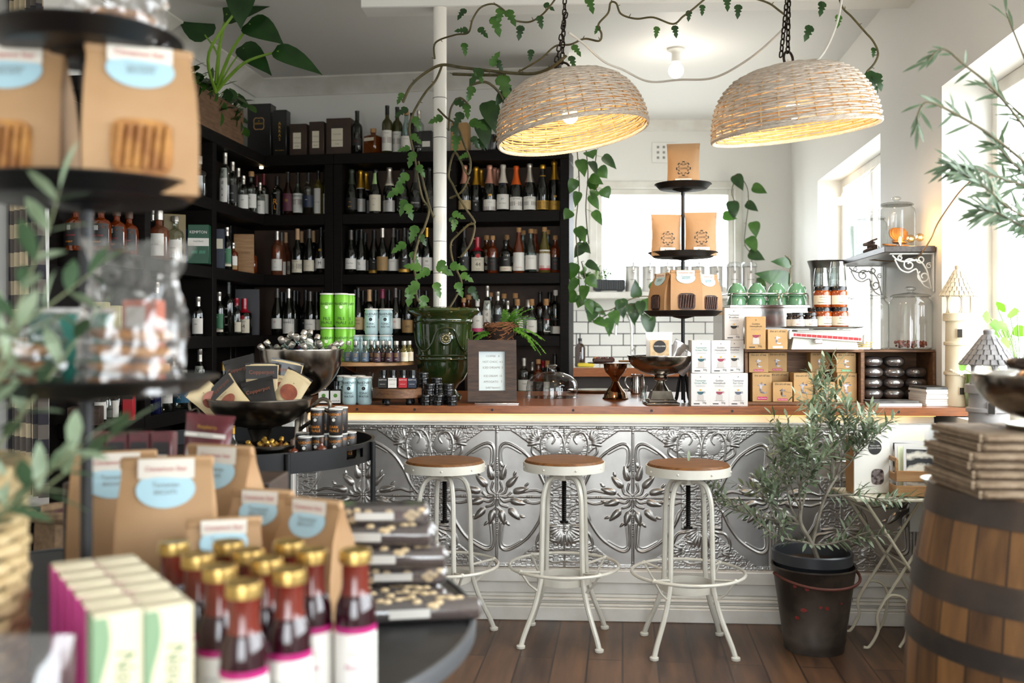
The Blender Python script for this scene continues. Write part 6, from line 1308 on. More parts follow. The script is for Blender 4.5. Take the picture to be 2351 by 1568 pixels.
# olive tree in a black pot sitting in an old bucket
bx, by = (1872 - CX) / F * 4.02, 4.04
m_buck = M('rusty_bucket', '5a5048', .5, .5, c2='3a322c', ns=6, lo=.4, hi=.6); m_redp = M('red_paint_flake', '7a1f18', .6)
t = thing('metal_bucket', 'old dark riveted bucket with red paint flakes holding the olive pot', 'bucket', (bx, by, .0005), rot=(0, 0, .25))
part('body', MB().lathe([(0, .015), (.112, .015), (.112, 0), (.118, .0), (.120, .02), (.126, .05), (.124, .055), (.163, .33), (.168, .335), (.168, .342), (.160, .338), (.120, .06), (0, .03)], m_buck, 40), t)
hd = [(.168 * math.cos(a), .168 * math.sin(a) - .0, .325 + .0) for a in ()]
part('handle', MB().tube([(-.168, 0, .315)] + [(.178 * math.cos(a) * 1, -.178 * math.sin(a), .315 - .035 * math.sin(a)) for a in np.linspace(PI, 0, 18)] + [(.168, 0, .315)], .006, M('rust', '5a2f24', .6, .3), 8), t)
for _ in range(10):
    a = rnd.uniform(-2.6, -.5); z = rnd.uniform(.08, .30); rr = .126 + (z - .05) * .139 + .0012; n_ = 7; w_3 = rnd.uniform(.005, .014)
    fl = MB().add([(rr * math.cos(a + w_3 / rr * math.cos(b_) * rnd.uniform(.6, 1.4)), rr * math.sin(a + w_3 / rr * math.cos(b_)), z + w_3 * .7 * math.sin(b_)) for b_ in np.linspace(0, 6.28, n_ + 1)[:-1]], [tuple(range(n_))], m_redp); part('paint_flake', fl, t)
t = thing('potted_olive_tree', 'young olive tree in a black plastic pot set in the old bucket', 'tree', (bx - .012, by - .005, .20), rot=(0, .02, 0))
part('pot', MB().lathe([(.11, 0), (.13, .11), (.150, .15), (.158, .155), (.160, .195), (.155, .2), (.148, .195), (.14, .15), (0, .12)], M('black_plastic', '2b2d31', .4), 40, sm=False), t)
part('soil', MB().cyl(.138, .12, .152, m_soil, 28), t)
st_, lf = MB(), MB(); rs = random.Random(21); sp = dict(bark=m_bark, kids=[3, 4, 5], gap=.021, ll=.052, lw=.0135, lm=[m_olive, m_olive, M('olive_leaf_dark', '45573b', .45, c2='62744f', ns=30, trn=.2)], leafy=1, wob=.22)
tr0 = [V((.03, 0, .14)), V((0, 0, .22)), V((-.045, .01, .30)), V((-.05, .0, .36))]; st_.tube(spl(tr0, 4), [.011 - .0003 * i for i in range(13)], m_bark, 7); st_.tube(spl([V((.0, 0, .22)), V((.02, .0, .32)), V((.05, 0, .42)), V((.10, .02, .50))], 4), .007, m_bark, 6)
for p_, d_, L_, dp in ((tr0[3], (-.35, 0, .9), .22, 2), (tr0[3], (.15, .15, 1), .24, 2), (tr0[2], (-1, -.1, .15), .34, 1), (tr0[1], (-.8, -.3, .25), .22, 1), (tr0[1], (.8, -.4, .2), .24, 1), (tr0[2], (-.9, .1, .6), .22, 2), ((.10, .02, .50), (.25, 0, .9), .20, 2), ((.05, 0, .42), (.8, -.15, .15), .22, 1), (tr0[3], (-.05, -.3, 1), .24, 2), ((.08, .02, .46), (-.1, .1, 1), .36, 1), ((.08, .02, .46), (-.05, -.1, 1), .28, 2), (tr0[2], (-.6, .2, .75), .24, 2), ((.10, .02, .5), (.5, -.2, .7), .22, 2)):
    branch(st_, lf, p_, d_, L_, .0048, dp, rs, sp)
part('trunk', st_, t); part('foliage', lf, t)
# ================================================================ folding table by the window with print crate
m_ft = M('cream_table_paint', 'cfc8b2', .4)
Yt_ = 4.20; tx0, tx1 = (1985 - CX) / F * 4.15, (2150 - CX) / F * 4.15; txc = 1.60; tzt = .612
t = thing('folding_table', 'small cream metal folding table with crossed legs by the barrel', 'table', (txc, 4.15, .0005))
part('table_top', MB().box((0, 0, tzt - .008), (.44, .30, .014), m_ft, .004), t)
for sy in (-1, 1):
    y = sy * .13
    part('leg', MB().tube(spl([(-.19, y, tzt - .02), (0.02, y, .30), (.10, y, .17), (.15, y, .13), (.19, y, .11), (.16, y * 1.02, .05), (.19, y * 1.05, .004)], 5), .0065, m_ft, 7) if 0 else MB().tube([(-.17, y, tzt - .018), (.115, y, .0 + .16)] + spl([(.115, y, .16), (.135, y, .12), (.13, y, .06), (.15, y, .006), (.17, y, .004)], 4), .0065, m_ft, 7), t)
    part('leg', MB().tube([(.17, y * .86, tzt - .018), (-.09, y * .86, .19)] + spl([(-.09, y * .86, .19), (-.12, y * .86, .13), (-.115, y * .86, .07), (-.15, y * .86, .006), (-.175, y * .86, .004)], 4), .0065, m_ft, 7), t)
    part('leg_loop', MB().tube(spl([(-.09, y * .86, .19), (-.06, y * .9, .215), (-.01, y * .9, .20), (.01, y * .9, .14), (-.005, y * .9, .05), (-.03, y * .9, .004)], 5), .006, m_ft, 7), t)
for x, z in ((.0, .335), (-.14, tzt - .06)): part('cross_bar', MB().tube([(x, -.125, z), (x, .125, z)], .005, m_ft, 6), t)
# print crate
t = thing('slatted_crate', 'small pale wooden slatted crate of photographic prints on the table', 'crate', ((2103 - CX) / F * 4.1, 4.10, tzt + .0015), rz=-.08); cwd, cdp, chh2 = .205, .15, .13
for z in (.025, .085): part('front_slat', MB().box((0, -cdp / 2, z), (cwd, .009, .044), m_pinew, .002), t); part('back_slat', MB().box((0, cdp / 2, z), (cwd, .009, .044), m_pinew, .002), t)
for s in (-1, 1):
    for z, h_ in ((.022, .042), (.078, .03)): part('side_slat', MB().box((s * (cwd / 2 - .006), 0, z), (.010, cdp - .012, h_), m_pinew, .002), t)
    part('handle_bar', MB().box((s * (cwd / 2 - .006), 0, .148), (.010, cdp - .012, .018), m_pinew, .003).box((s * (cwd / 2 - .006), -cdp / 2 + .014, .12), (.010, .018, .06), m_pinew).box((s * (cwd / 2 - .006), cdp / 2 - .014, .12), (.010, .018, .06), m_pinew), t)
part('base_board', MB().box((0, 0, .004), (cwd - .02, cdp - .012, .006), m_pinew), t)
cx_, cy_ = t.location.x, t.location.y
m_print, n, l, b = nodemat('feather_print', .35)
tcn = n.new('ShaderNodeTexCoord'); wv = n.new('ShaderNodeTexWave'); wv.wave_type = 'RINGS'; wv.inputs['Scale'].default_value = 5; wv.inputs['Distortion'].default_value = 5; wv.inputs['Detail'].default_value = 4; wv.inputs['Detail Scale'].default_value = 2.5
l.new(tcn.outputs['Object'], wv.inputs[0]); rr_ = n.new('ShaderNodeValToRGB'); rr_.color_ramp.elements[0].color = lin('14171a'); rr_.color_ramp.elements[1].color = lin('d8d3c6'); rr_.color_ramp.elements[0].position = .25; l.new(wv.outputs[0], rr_.inputs[0]); l.new(rr_.outputs[0], b.inputs[0])
def prt(w, h, mt, border=.012):
    def f():
        t = root('photo_print'); part('card', MB().box((0, 0, h / 2), (w, .003, h), m_card), t); part('image', MB().box((0, -.002, h / 2), (w - 2 * border, .001, h - 2 * border), mt), t); return t
    return f
for i, (dx, dy, w_4, h_4, mt_) in enumerate(((.01, -.04, .15, .19, m_print), (-.005, -.015, .16, .20, M('print_pale', 'b9b6ad', .5, c2='8a867d', ns=14)), (-.015, .01, .17, .21, m_print), (0, .035, .165, .20, MT['print_pale']))):
    make('prt%d' % i, prt(w_4, h_4, mt_), (cx_ + dx, cy_ + dy, tzt + .012), ('black and white feather print at the front of the slatted crate', 'pale print second in the slatted crate', 'print third from front in the slatted crate', 'print at the back of the slatted crate')[i], 'print', rot=(-.10, rnd.uniform(-.03, .03), -.08), group='prints in the slatted crate')
make('prtL', prt(.20, .27, MT['print_pale'], .02), ((2080 - CX) / F * 4.26, 4.255, tzt + .0015), 'large pale picture card standing behind the slatted crate', 'print', rot=(-.08, 0, -.05))
# paper shop bag and large board
def shopbag():
    t = root('paper_bag'); w_5, d_5, h_5 = .19, .09, .29
    part('bag', MB().box((0, 0, h_5 / 2), (w_5, d_5, h_5), M('white_paper', 'dedad2', .6), .002), t)
    part('bag_side', MB().box((-w_5 / 2 - .0008, 0, h_5 / 2), (.001, d_5 * .96, h_5 * .98), m_kraft), t)
    a = MB(); disc(a, (.015, h_5 * .80), .036, INK, -d_5 / 2 - .0012); text(a, 'TASMANIAN', (.015, -d_5 / 2 - .002, h_5 * .83), .009, INKW); text(a, 'FOOD & WINE', (.015, -d_5 / 2 - .002, h_5 * .79), .0095, INKW, maxw=.062)
    part('label', a, t); a = MB().add([(.03 + .034 * math.copysign(abs(math.cos(q_)) ** .6, math.cos(q_)), -d_5 / 2 - .0012, h_5 * .29 + .04 * math.copysign(abs(math.sin(q_)) ** .6, math.sin(q_))) for q_ in np.linspace(0, 6.283, 21)[:-1]], [tuple(range(20))], M('foil_window', '4a4344', .25, .6)); part('window', a, t)
    for s in (-1, 1): part('handle', MB().tube(spl([(-.04, s * .03, h_5), (-.042, s * .03, h_5 + .06), (-.02, s * .03, h_5 + .105), (.02, s * .03, h_5 + .105), (.042, s * .03, h_5 + .06), (.04, s * .03, h_5)], 5), .0028, M('paper_cord', 'd9cfb8', .7), 6), t)
    return t
make('shopbag', shopbag, ((1996 - CX) / F * 4.14, 4.16, tzt + .0015), 'white paper shop bag with round black badge and cord handles', 'bag', rz=.12, s=.82)
t = thing('white_board', 'blank white board leaning behind the folding table', 'board', (1.80, 4.28, .40), rot=(-.04, 0, -.03)); part('board', MB().box((0, 0, .25), (.165, .008, .46), M('pale_board', 'cfd3d3', .5), .001), t)
b_ = thing('low_stool', 'low white stool hidden behind the folding table legs', 'stool', ((2183 - CX) / F * 4.33, 4.30, 0.0005)) if 0 else None
t.location.z = .0008; 
for c_ in [o for o in COL.objects if o.parent == t]: c_.location.z = .40
part('prop', MB().box((0, 0, .2), (.03, .008, .40), m_pinew), t)
# ================================================================ wine barrel
m_oak, n, l, b = nodemat('oak_staves', .5)
tcn = n.new('ShaderNodeTexCoord'); sp2 = n.new('ShaderNodeSeparateXYZ'); l.new(tcn.outputs['Object'], sp2.inputs[0]); at2 = n.new('ShaderNodeMath'); at2.operation = 'ARCTAN2'; l.new(sp2.outputs[1], at2.inputs[0]); l.new(sp2.outputs[0], at2.inputs[1])
mu = n.new('ShaderNodeMath'); mu.operation = 'MULTIPLY'; mu.inputs[1].default_value = 28 / (2 * PI); l.new(at2.outputs[0], mu.inputs[0]); fl_ = n.new('ShaderNodeMath'); fl_.operation = 'FLOOR'; l.new(mu.outputs[0], fl_.inputs[0])
fr_ = n.new('ShaderNodeMath'); fr_.operation = 'FRACT'; l.new(mu.outputs[0], fr_.inputs[0]); wn_ = n.new('ShaderNodeTexWhiteNoise'); wn_.noise_dimensions = '1D'; l.new(fl_.outputs[0], wn_.inputs[1])
nz = n.new('ShaderNodeTexNoise'); nz.inputs['Scale'].default_value = 9; nz.inputs['Detail'].default_value = 8; mp = n.new('ShaderNodeMapping'); mp.inputs['Scale'].default_value = (3, 3, .35); l.new(tcn.outputs['Object'], mp.inputs[0]); l.new(mp.outputs[0], nz.inputs[0])
mx = n.new('ShaderNodeMix'); mx.inputs[0].default_value = .28; l.new(nz.outputs[0], mx.inputs[2]); l.new(wn_.outputs[0], mx.inputs[3]); rr_ = n.new('ShaderNodeValToRGB'); rr_.color_ramp.elements[0].color = lin('3a2312'); rr_.color_ramp.elements[1].color = lin('8f6438'); rr_.color_ramp.elements[0].position = .25; rr_.color_ramp.elements[1].position = .75; l.new(mx.outputs[0], rr_.inputs[0])
gp = n.new('ShaderNodeMath'); gp.operation = 'GREATER_THAN'; gp.inputs[1].default_value = .05; l.new(fr_.outputs[0], gp.inputs[0]); m3 = n.new('ShaderNodeMix'); m3.data_type = 'RGBA'; m3.inputs[6].default_value = lin('1c110a'); l.new(gp.outputs[0], m3.inputs[0]); l.new(rr_.outputs[0], m3.inputs[7]); l.new(m3.outputs[2], b.inputs[0])
bX, bY = 1.245, 2.20; BH = .945
def br(z): return .295 + .058 * math.sin(PI * (z / BH)) ** .9
t = thing('wine_barrel', 'oak wine barrel with dark steel hoops standing by the big window', 'barrel', (bX, bY, .0005))
part('staves', MB().lathe([(0, .03), (br(0) - .02, .03), (br(0) - .02, 0)] + [(br(z), z) for z in np.linspace(0, BH, 26)] + [(br(BH) - .02, BH), (br(BH) - .022, BH - .03), (0, BH - .03)], m_oak, 84), t)
part('head', MB().cyl(br(BH) - .024, BH - .05, BH - .028, m_oak, 60), t)
m_hoop = M('barrel_hoop', '3b3430', .5, .5, c2='57493f', ns=7)
for z0, z1 in ((.0, .045), (.17, .225), (.30, .345), (.60, .645), (.715, .775), (.885, .944)): part('hoop', MB().lathe([(br(z0) + .001, z0), (br(z0) + .004, z0), (br(z1) + .004, z1), (br(z1) + .001, z1)], m_hoop, 72, close=True), t)
# hessian and corrugated paper bundles on the barrel
m_hess = M('folded_kraft_sheets', '7b6650', .85, c2='94806a', ns=40, bump=.3, bs=200)
bz = BH - .0275
def bundle():
    t = root('paper_bundle'); m = MB(); w_6, d_6 = .40, .26
    m.box((0, 0, .009), (w_6, d_6, .017), m_hess, .006)
    for k in range(2): m.tube([(-w_6 / 2 - .004, -d_6 / 2 + .01 + 0 * k, .005 + .008 * k), (-w_6 / 2 - .006, d_6 / 2 - .01, .005 + .008 * k)], .0042, m_hess, 8)
    part('folded_sheets', m, t); part('tie', MB().box((-w_6 * .22, 0, .009), (.008, d_6 + .004, .0195), M('dark_twine', '2a211c', .8), .001), t); return t
t0x = 1.13
bz = BH + .001
for i in range(7): make('bundle', bundle, (t0x + rnd.uniform(-.012, .012) + .02, 2.14 + rnd.uniform(-.01, .01), bz + .001 + i * .0192), 'folded brown paper bundle, %s up in the stack on the barrel' % ORD[i], 'bundle', rz=rnd.uniform(-.06, .06) - .06, group='folded paper bundles on the barrel')
# silver bowl of wrapped sweets on the stack
zb_ = bz + 7 * .0192 + .003
t = make('ub2', urnbowl(.145, 1.29 - (862 - HZ) / F * 2.1 - zb_, 0, m_silver, False, .12), ((2418 - CX) / F * 2.08, 2.10, zb_), 'round silver bowl of wrapped sweets on the paper bundles', 'bowl')
bwl = (t.location.x, t.location.y, 1.29 - (862 - HZ) / F * 2.1)
def sweet(c1):
    def f():
        t = root('wrapped_sweet'); m = MB()
        def g(u, v):
            a, b_ = 2 * PI * u, PI * (v - .5); k = 1 + .12 * math.sin(7 * a + 5 * v); return (.045 * k * math.cos(a) * math.cos(b_), .028 * k * math.sin(a) * math.cos(b_), .018 * math.sin(b_))
        part('wrapper', m.sheet(g, 20, 10, c1), t); return t
    return f
for i, (dx, dy, dz, c_, nm) in enumerate(((-.06, -.05, .0, M('foil_copper', 'a8713c', .25, .7), 'copper'), (.01, -.06, .015, M('foil_gold2', 'c9a24a', .25, .7), 'gold'), (-.03, .03, .02, M('foil_dark', '3a2a22', .25, .4), 'dark'), (-.09, .0, -.004, M('foil_pearl', 'c9c4bb', .25, .5), 'pearl'), (.06, .0, .02, MT['foil_gold2'], 'second gold'), (.0, 0, .045, MT['foil_copper'], 'topmost copper'))):
    make('sw' + nm, sweet(c_), (bwl[0] + dx, bwl[1] + dy, bwl[2] + dz), '%s wrapped sweet in the silver bowl on the barrel' % nm, 'sweet', rot=(rnd.uniform(-.5, .5), rnd.uniform(-.5, .5), rnd.uniform(0, 3)), group='wrapped sweets in the bowl')
q = V((1.02, 1.99, 0)); 
t = thing('shallow_dish', 'small pale glass dish standing at the barrel edge', 'dish', (1.02, 2.02, bz + .0005)); part('dish', MB().lathe([(0, 0), (.045, 0), (.06, .02), (.062, .022), (.056, .02), (.042, .005), (0, .005)], m_enam, 28), t); t.location = (1.03, 2.35, BH - .027)
# ================================================================ round butler tray table
tx, ty, tr_ = -1.065, 3.90, .515; tzb = .80
t = thing('tray_table', 'round black metal tray table in front of the counter\'s left end', 'table', (tx, ty, .0005))
part('tray_base', MB().lathe([(0, tzb - .012), (tr_, tzb - .012), (tr_, tzb), (0, tzb)], m_black, 72), t)
def rim(a0, a1, z0, z1, n): return MB().lathe([(tr_ - .004, z0), (tr_ + .008, z0), (tr_ + .008, z1), (tr_ - .004, z1)], m_black, n, a0=a0, a1=a1, close=True)
sl0, sl1 = -.50, -.28
part('tray_rim', rim(sl1, sl0 + 2 * PI, tzb - .012, tzb + .062, 80), t); r2_ = rim(sl0, sl1, tzb - .012, tzb + .012, 6)
o_ = rim(sl0, sl1, tzb + .046, tzb + .062, 6); r2_.add(o_.v, o_.f, m_black); part('rim_handle', r2_, t)
for a in (-1.0, -.12, 1.9, 3.5): part('leg', MB().cyl(.010, 0, tzb + .06, m_black, 12, ((tr_ + .018) * math.cos(a), (tr_ + .018) * math.sin(a))), t)
part('lower_ring', MB().tube(arc((0, 0, .25), tr_ + .018, 0, 2 * PI, 60, 'xy')[:-1], .007, m_black, 6, True), t)
Z0 = tzb + .0012
# dark ale cans
gx = lambda px, Y: (px - CX) / F * Y
for i, (px, Y, lv, lb) in enumerate(((729, 3.70, 0, 'front left under the raised pair'), (771, 3.70, 0, 'front right under the raised pair'), (729, 3.70, 1, 'left of the raised pair'), (771, 3.70, 1, 'right of the raised pair'), (741, 3.78, 1, 'left of the rear raised pair'), (783, 3.78, 1, 'right of the rear raised pair'), (741, 3.78, 0, 'left rear of the block'), (783, 3.78, 0, 'right rear of the block'), (803, 3.83, 0, 'alone beside the tray rim'), (700, 3.66, 0, 'half hidden left of the block'), (694, 3.80, 0, 'rear left beside the bowl foot'))):
    put('darkale', dark, px, Y, Z0 + lv * .0995, 'black dark ale can on the tray, %s' % lb, 'can', GD, s=.77, rz=rnd.uniform(-.2, .2))
# bowls
ba = (gx(692, 4.13), 4.13, 1.208)
make('ubA', urnbowl(.170, ba[2] - Z0, 0, m_silver, False), (ba[0], ba[1], Z0), 'big shiny silver bowl heaped with silver-capped miniature bottles', 'bowl')
def tiny(gl, lab, capm):
    def f():
        t = root('mini_bottle'); r = .018
        part('glass_body', MB().lathe([(0, 0), (r * .9, 0), (r, .003), (r, .048), (r * .75, .058), (r * .48, .066), (r * .46, .082)], gl, 12), t); part('cap', MB().lathe([(r * .62, .078), (r * .68, .08), (r * .68, .098), (r * .6, .100), (0, .100)], capm, 12), t)
        if lab: part('label', MB().sheet(lambda u, v: ((r + .0006) * math.sin(-1.3 + 2.6 * u), -(r + .0006) * math.cos(-1.3 + 2.6 * u), .01 + .03 * v), 8, 1, lab), t)
        return t
    return f
TK = [('tnA', tiny(g_clear, LB['white'], CAPS['silver']), 'clear'), ('tnB', tiny(g_dark, LB['wine'], CAPS['silver']), 'dark'), ('tnC', tiny(g_gin, LB['blue'], CAPS['silver']), 'blue-labelled'), ('tnD', tiny(g_clear, None, CAPS['silver']), 'unlabelled clear')]
k = 0; cln = {}
for ring, (rr_, n_, zz_) in enumerate(((.135, 14, -.045), (.085, 10, -.02), (.035, 5, .0))):
    for i in range(n_):
        a = 2 * PI * i / n_ + ring * .3; ky, bb, nm = TK[rnd.choice([0, 0, 1, 2, 3, 0])]
        tl = rnd.uniform(.5, 1.15); cln[nm] = cln.get(nm, 0) + 1
        make(ky, bb, (ba[0] + rr_ * .8 * math.cos(a), ba[1] + rr_ * .8 * math.sin(a), ba[2] + zz_ + rnd.uniform(-.008, .008)), '%s silver-capped miniature, %s counted round the %s ring of the silver bowl' % (nm, ORD[i], ('outer', 'middle', 'inner')[ring]), 'bottle', rot=(tl * math.cos(a + PI / 2) * -1 if 0 else tl * -math.sin(a), tl * math.cos(a), rnd.uniform(0, 6)), group='miniatures heaped in the silver bowl')
bbx = (gx(597, 3.74), 3.74, 1.032)
t = make('ubB', urnbowl(.188, bbx[2] - Z0, 0, M('tarnished_silver', '6f675d', .3, 1, c2='2f2a26', ns=7, lo=.35, hi=.7), False), (bbx[0], bbx[1], Z0), 'tarnished silver bowl with scroll handles filled with black and cream snack pouches', 'bowl')
hb_ = bbx[2] - Z0
for s in (-1, 1): part('scroll_handle', MB().tube(spl([(s * .175, 0, hb_ - .05), (s * .205, 0, hb_ - .02), (s * .235, 0, hb_ - .0), (s * .262, 0, hb_ - .015), (s * .258, 0, hb_ - .045), (s * .235, 0, hb_ - .04), (s * .215, 0, hb_ - .07), (s * .17, 0, hb_ - .10), (s * .15, 0, hb_ - .115)], 5), .0075, MT['tarnished_silver'], 8), t)
m_cel = M('pouch_cream', 'cfb88c', .4, c2='d9c49c', ns=9); m_blkf = M('pouch_black', '1b1818', .3, coat=.3); m_sal = M('snack_window', 'a3563a', .4, c2='7d3a2a', ns=30)
def art_cp(m, y):
    m.box((0, y(0, .13) - .001, .128), (.118, .001, .05), m_blkf); text(m, 'Copperpot', (0, y(0, .13) - .0025, .128), .021, INKO if 0 else M('print_copper', '8a4b30', .5), maxw=.10)
    m.add([(.034 * math.cos(a), y(0, .05) - .001, .055 + .024 * math.sin(a)) for a in np.linspace(0, 6.283, 21)[:-1]], [tuple(range(20))], m_sal); text(m, 'SALMON', (0, y(0, .09) - .0015, .09), .008, INK)
def art_no(m, y): m.add([(.034 * math.cos(a), y(0, .05) - .001, .07 + .03 * math.sin(a)) for a in np.linspace(0, 6.283, 21)[:-1]], [tuple(range(20))], m_sal); text(m, 'v', (0, y(0, .1) - .0015, .108), .012, INK)
pc1 = pouch(.125, .165, m_cel, m_blkf, art_cp, 'snack_pouch', .03); pc2 = pouch(.105, .15, m_cel, m_blkf, art_no, 'snack_pouch', .03); pc3 = pouch(.12, .15, m_blkf, m_blkf, lambda m, y: text(m, 'Copperpot', (0, y(0, .1) - .0015, .10), .02, M('print_copper', '8a4b30', .5), maxw=.1), 'snack_pouch', .03)
for i, (ky, bb, dx, dy, dz, rt, lb) in enumerate((('pc2', pc2, .085, -.03, -.035, (-.1, .5, -.1), 'cream snack pouch with black zip top leaning right in the tarnished bowl'), ('pc1', pc1, .0, .02, -.03, (-.15, .0, .1), 'black-topped salmon snack pouch upright in the middle of the tarnished bowl'),
    ('pc1', pc1, -.06, -.09, -.045, (-.5, -.75, 0), 'black-topped snack pouch tipped left at the front of the tarnished bowl'), ('pc3', pc3, .035, -.085, -.06, (-.4, -.25, .1), 'small black snack pouch at the front of the tarnished bowl'),
    ('pc3', pc3, -.075, .07, .01, (-.2, -.25, 0), 'black snack pouch tall at the back of the tarnished bowl'), ('pc2', pc2, -.13, -.01, -.05, (-.2, -.8, .6), 'cream snack pouch leaning out at left of the tarnished bowl'), ('pc1', pc1, .05, .09, -.02, (-.1, .2, .1), 'black-topped snack pouch behind the leaning cream pouch'))):
    make(ky, bb, (bbx[0] + dx, bbx[1] + dy, bbx[2] + dz), lb, 'pouch', rot=rt, group='snack pouches in the tarnished bowl')
# ribbed dish of corked minis
bc_ = (gx(612, 3.55), 3.555, .884)
t = thing('ribbed_dish', 'small ribbed silver dish of gold-topped miniatures on the tray', 'bowl', (bc_[0], bc_[1], Z0)); hh_ = bc_[2] - Z0; rb_ = MB()
n = 40; vs = []; prz = [(.070, 0), (.075, .01), (.088, hh_ - .02), (.09, hh_ - .016)]
for r, z in prz: vs += [((r * (1 + .035 * (i % 2))) * math.cos(2 * PI * i / n), (r * (1 + .035 * (i % 2))) * math.sin(2 * PI * i / n), z) for i in range(n)]
rb_.add(vs, [(j * n + i, j * n + (i + 1) % n, (j + 1) * n + (i + 1) % n, (j + 1) * n + i) for j in range(3) for i in range(n)], m_silver); rb_.lathe([(0, .002), (.07, .002)], m_silver, 24)
part('ribbed_wall', rb_, t); part('rim', MB().lathe([(.088, hh_ - .017), (.100, hh_ - .014), (.102, hh_ - .004), (.094, hh_), (.086, hh_ - .006)], m_silver, 40, close=True), t)
for i in range(12):
    a = 2 * PI * i / 12; rr_ = .062 if i % 2 else .035
    make('tnG', tiny(g_amber, None, CAPS['dgold']), (bc_[0] + rr_ * .7 * math.cos(a), bc_[1] + rr_ * .7 * math.sin(a), bc_[2] - .05 + .012 * (i % 2)), 'gold-topped amber miniature, %s round the ribbed dish' % ORD[i], 'bottle', rot=(-math.sin(a) * .75, math.cos(a) * .75, i), s=.72, group='miniatures in the ribbed dish')
for px, lb in ((672, 'small dark round whisky miniature nearest the ribbed dish'), (738, 'small dark round whisky miniature with gold cork before the cans')): make('s_whisky3', None, (gx(px, 3.55 if px < 700 else 3.63), 3.55 if px < 700 else 3.63, Z0), lb, 'bottle', s=.43, group='round whisky miniatures on the tray')
for px, Y, lb in ((512, 3.62, 'dark bottle with white lettering at the back left of the tray'), (535, 3.55, 'dark gold-topped bottle at the left of the tray')): make('s_gold_neck', None, (gx(px, Y), Y, Z0), lb, 'bottle', s=.62, group='small dark bottles at the tray left')
# ================================================================ foreground table and stand
TX_, TY_, TRR, TZ_ = -.72, 1.75, .65, .78
m_ftop = M('black_table_top', '1a1a1b', .5, c2='222223', ns=20)
t = thing('display_table', 'round black display table in the foreground', 'table', (TX_, TY_, .0005))
part('table_top', MB().lathe([(0, TZ_ - .03), (TRR - .006, TZ_ - .03), (TRR, TZ_ - .024), (TRR, TZ_ - .008), (TRR - .004, TZ_), (0, TZ_)], m_ftop, 96), t)
part('edge_band', MB().lathe([(TRR + .0005, TZ_ - .028), (TRR + .006, TZ_ - .026), (TRR + .007, TZ_ - .01), (TRR + .004, TZ_ + .003), (TRR - .002, TZ_ + .003), (TRR, TZ_ - .004)], M('steel_edge', '77797c', .35, .6), 96, close=True), t)
part('pedestal', MB().lathe([(.28, 0), (.28, .02), (.06, .05), (.05, .70), (.12, TZ_ - .031)], m_black, 32), t)
TZZ = TZ_ + .0008
fsx, fsy = -.607, 1.42
FT = [1.222, 1.494, 1.705]
tstand([(.184, FT[0] - TZZ), (.162, FT[1] - TZZ), (.132, FT[2] - TZZ)], FT[2] - TZZ + .02, 'blurred black three-tier tray stand in the left foreground', (fsx, fsy, TZZ))
def onT(px, Y): return (gx(px, Y), Y, TZZ)
m_cook = M('cookie_golden', 'b8823f', .6, c2='8a5524', ns=25, bump=.5, bs=60)
fb1 = bag(.15, .09, .205, True, m_cook); fb2 = bag(.155, .095, .285, False); fb3 = bag(.13, .08, .215, False)
z2_ = FT[1] - .017
make('fb1', fb1, (-.700, 1.40, z2_), 'big kraft biscuit bag showing golden cookies, at left on the middle tier', 'bag', rz=.12, group='kraft bags in the foreground')
make('fb1', fb1, (-.522, 1.395, z2_), 'big kraft biscuit bag turned right on the middle foreground tier', 'bag', rz=.42, group='kraft bags in the foreground')
for px, Y, ky, bb, rz_, s_, lb in ((262, 1.80, 'fb2', fb2, .35, 1, 'tall kraft bag nearest the stand pole'), (385, 1.68, 'fb2', fb2, .2, 1.02, 'tall kraft bag with shiny blue sticker behind the nougat bars'), (508, 1.90, 'fb2', fb2, -.35, 1, 'tall kraft bag tilted beside the small dark bottle'),
    (515, 1.60, 'fb3', fb3, .25, .95, 'small kraft bag behind the sauce bottles, nearest the tall bags'), (606, 1.82, 'fb3', fb3, -.3, 1, 'small kraft bag in the middle of the small ones'), (722, 1.72, 'fb3', fb3, -.5, 1, 'small kraft bag touching the nut logs')):
    make(ky, bb, onT(px, Y), lb, 'bag', rz=rz_, s=s_, group='kraft bags in the foreground')
# cookie packs on the lower tier
z3_ = FT[0] - .017
m_cello = MG('cellophane', 'f2efec', .11, .10, body=.05, bodycol='ffffff', edge=.92)
def cookiepack(n, r, top, tilt=0):
    def f():
        t = root('cookie_pack')
        for j in range(n):
            m = MB()
            for i in range(9):
                a = 2 * PI * i / 9; m.ball((r * .62 * math.cos(a), r * .5 * math.sin(a), .012 + j * .022), r * .36, m_cook, 9, 6, (1, 1, .42))
            m.lathe([(0, .003 + j * .022), (r * .8, .003 + j * .022), (r * .85, .012 + j * .022), (r * .75, .02 + j * .022), (0, .02 + j * .022)], M('choc_cookie', '4a2a17', .6, c2='6b3f20', ns=30), 20, sxy=(1, .8)); part('cookie', m, t)
        H2 = n * .022 + .012; rs = random.Random(n)
        def g(u, v):
            a = 2 * PI * u; k = 1.12 + .05 * math.sin(9 * a + v * 7) + .04 * math.sin(17 * a); z = v * (H2 + top); q = max(0, (z - H2) / (top + 1e-6)); sx_ = r * k * (1 - .25 * math.sin(PI * min(1, q * 1.3)) + .35 * q); sy_ = r * .85 * k * (1 - .93 * q ** .6)
            return (sx_ * math.cos(a) + .012 * math.sin(6 * q + a), sy_ * math.sin(a), z)
        jt = [[rs.uniform(-.004, .004) for _ in range(3)] for _ in range(46 * 20)]
        def g2(u, v): p_ = g(u, v); q_ = jt[(int(round(u * 44)) % 44) * 19 + int(round(v * 18))]; return (p_[0] + q_[0], p_[1] + q_[1], max(.001, p_[2] + q_[2] * v))
        part('cellophane', MB().sheet(g2, 44, 18, m_cello, False), t); return t
    return f
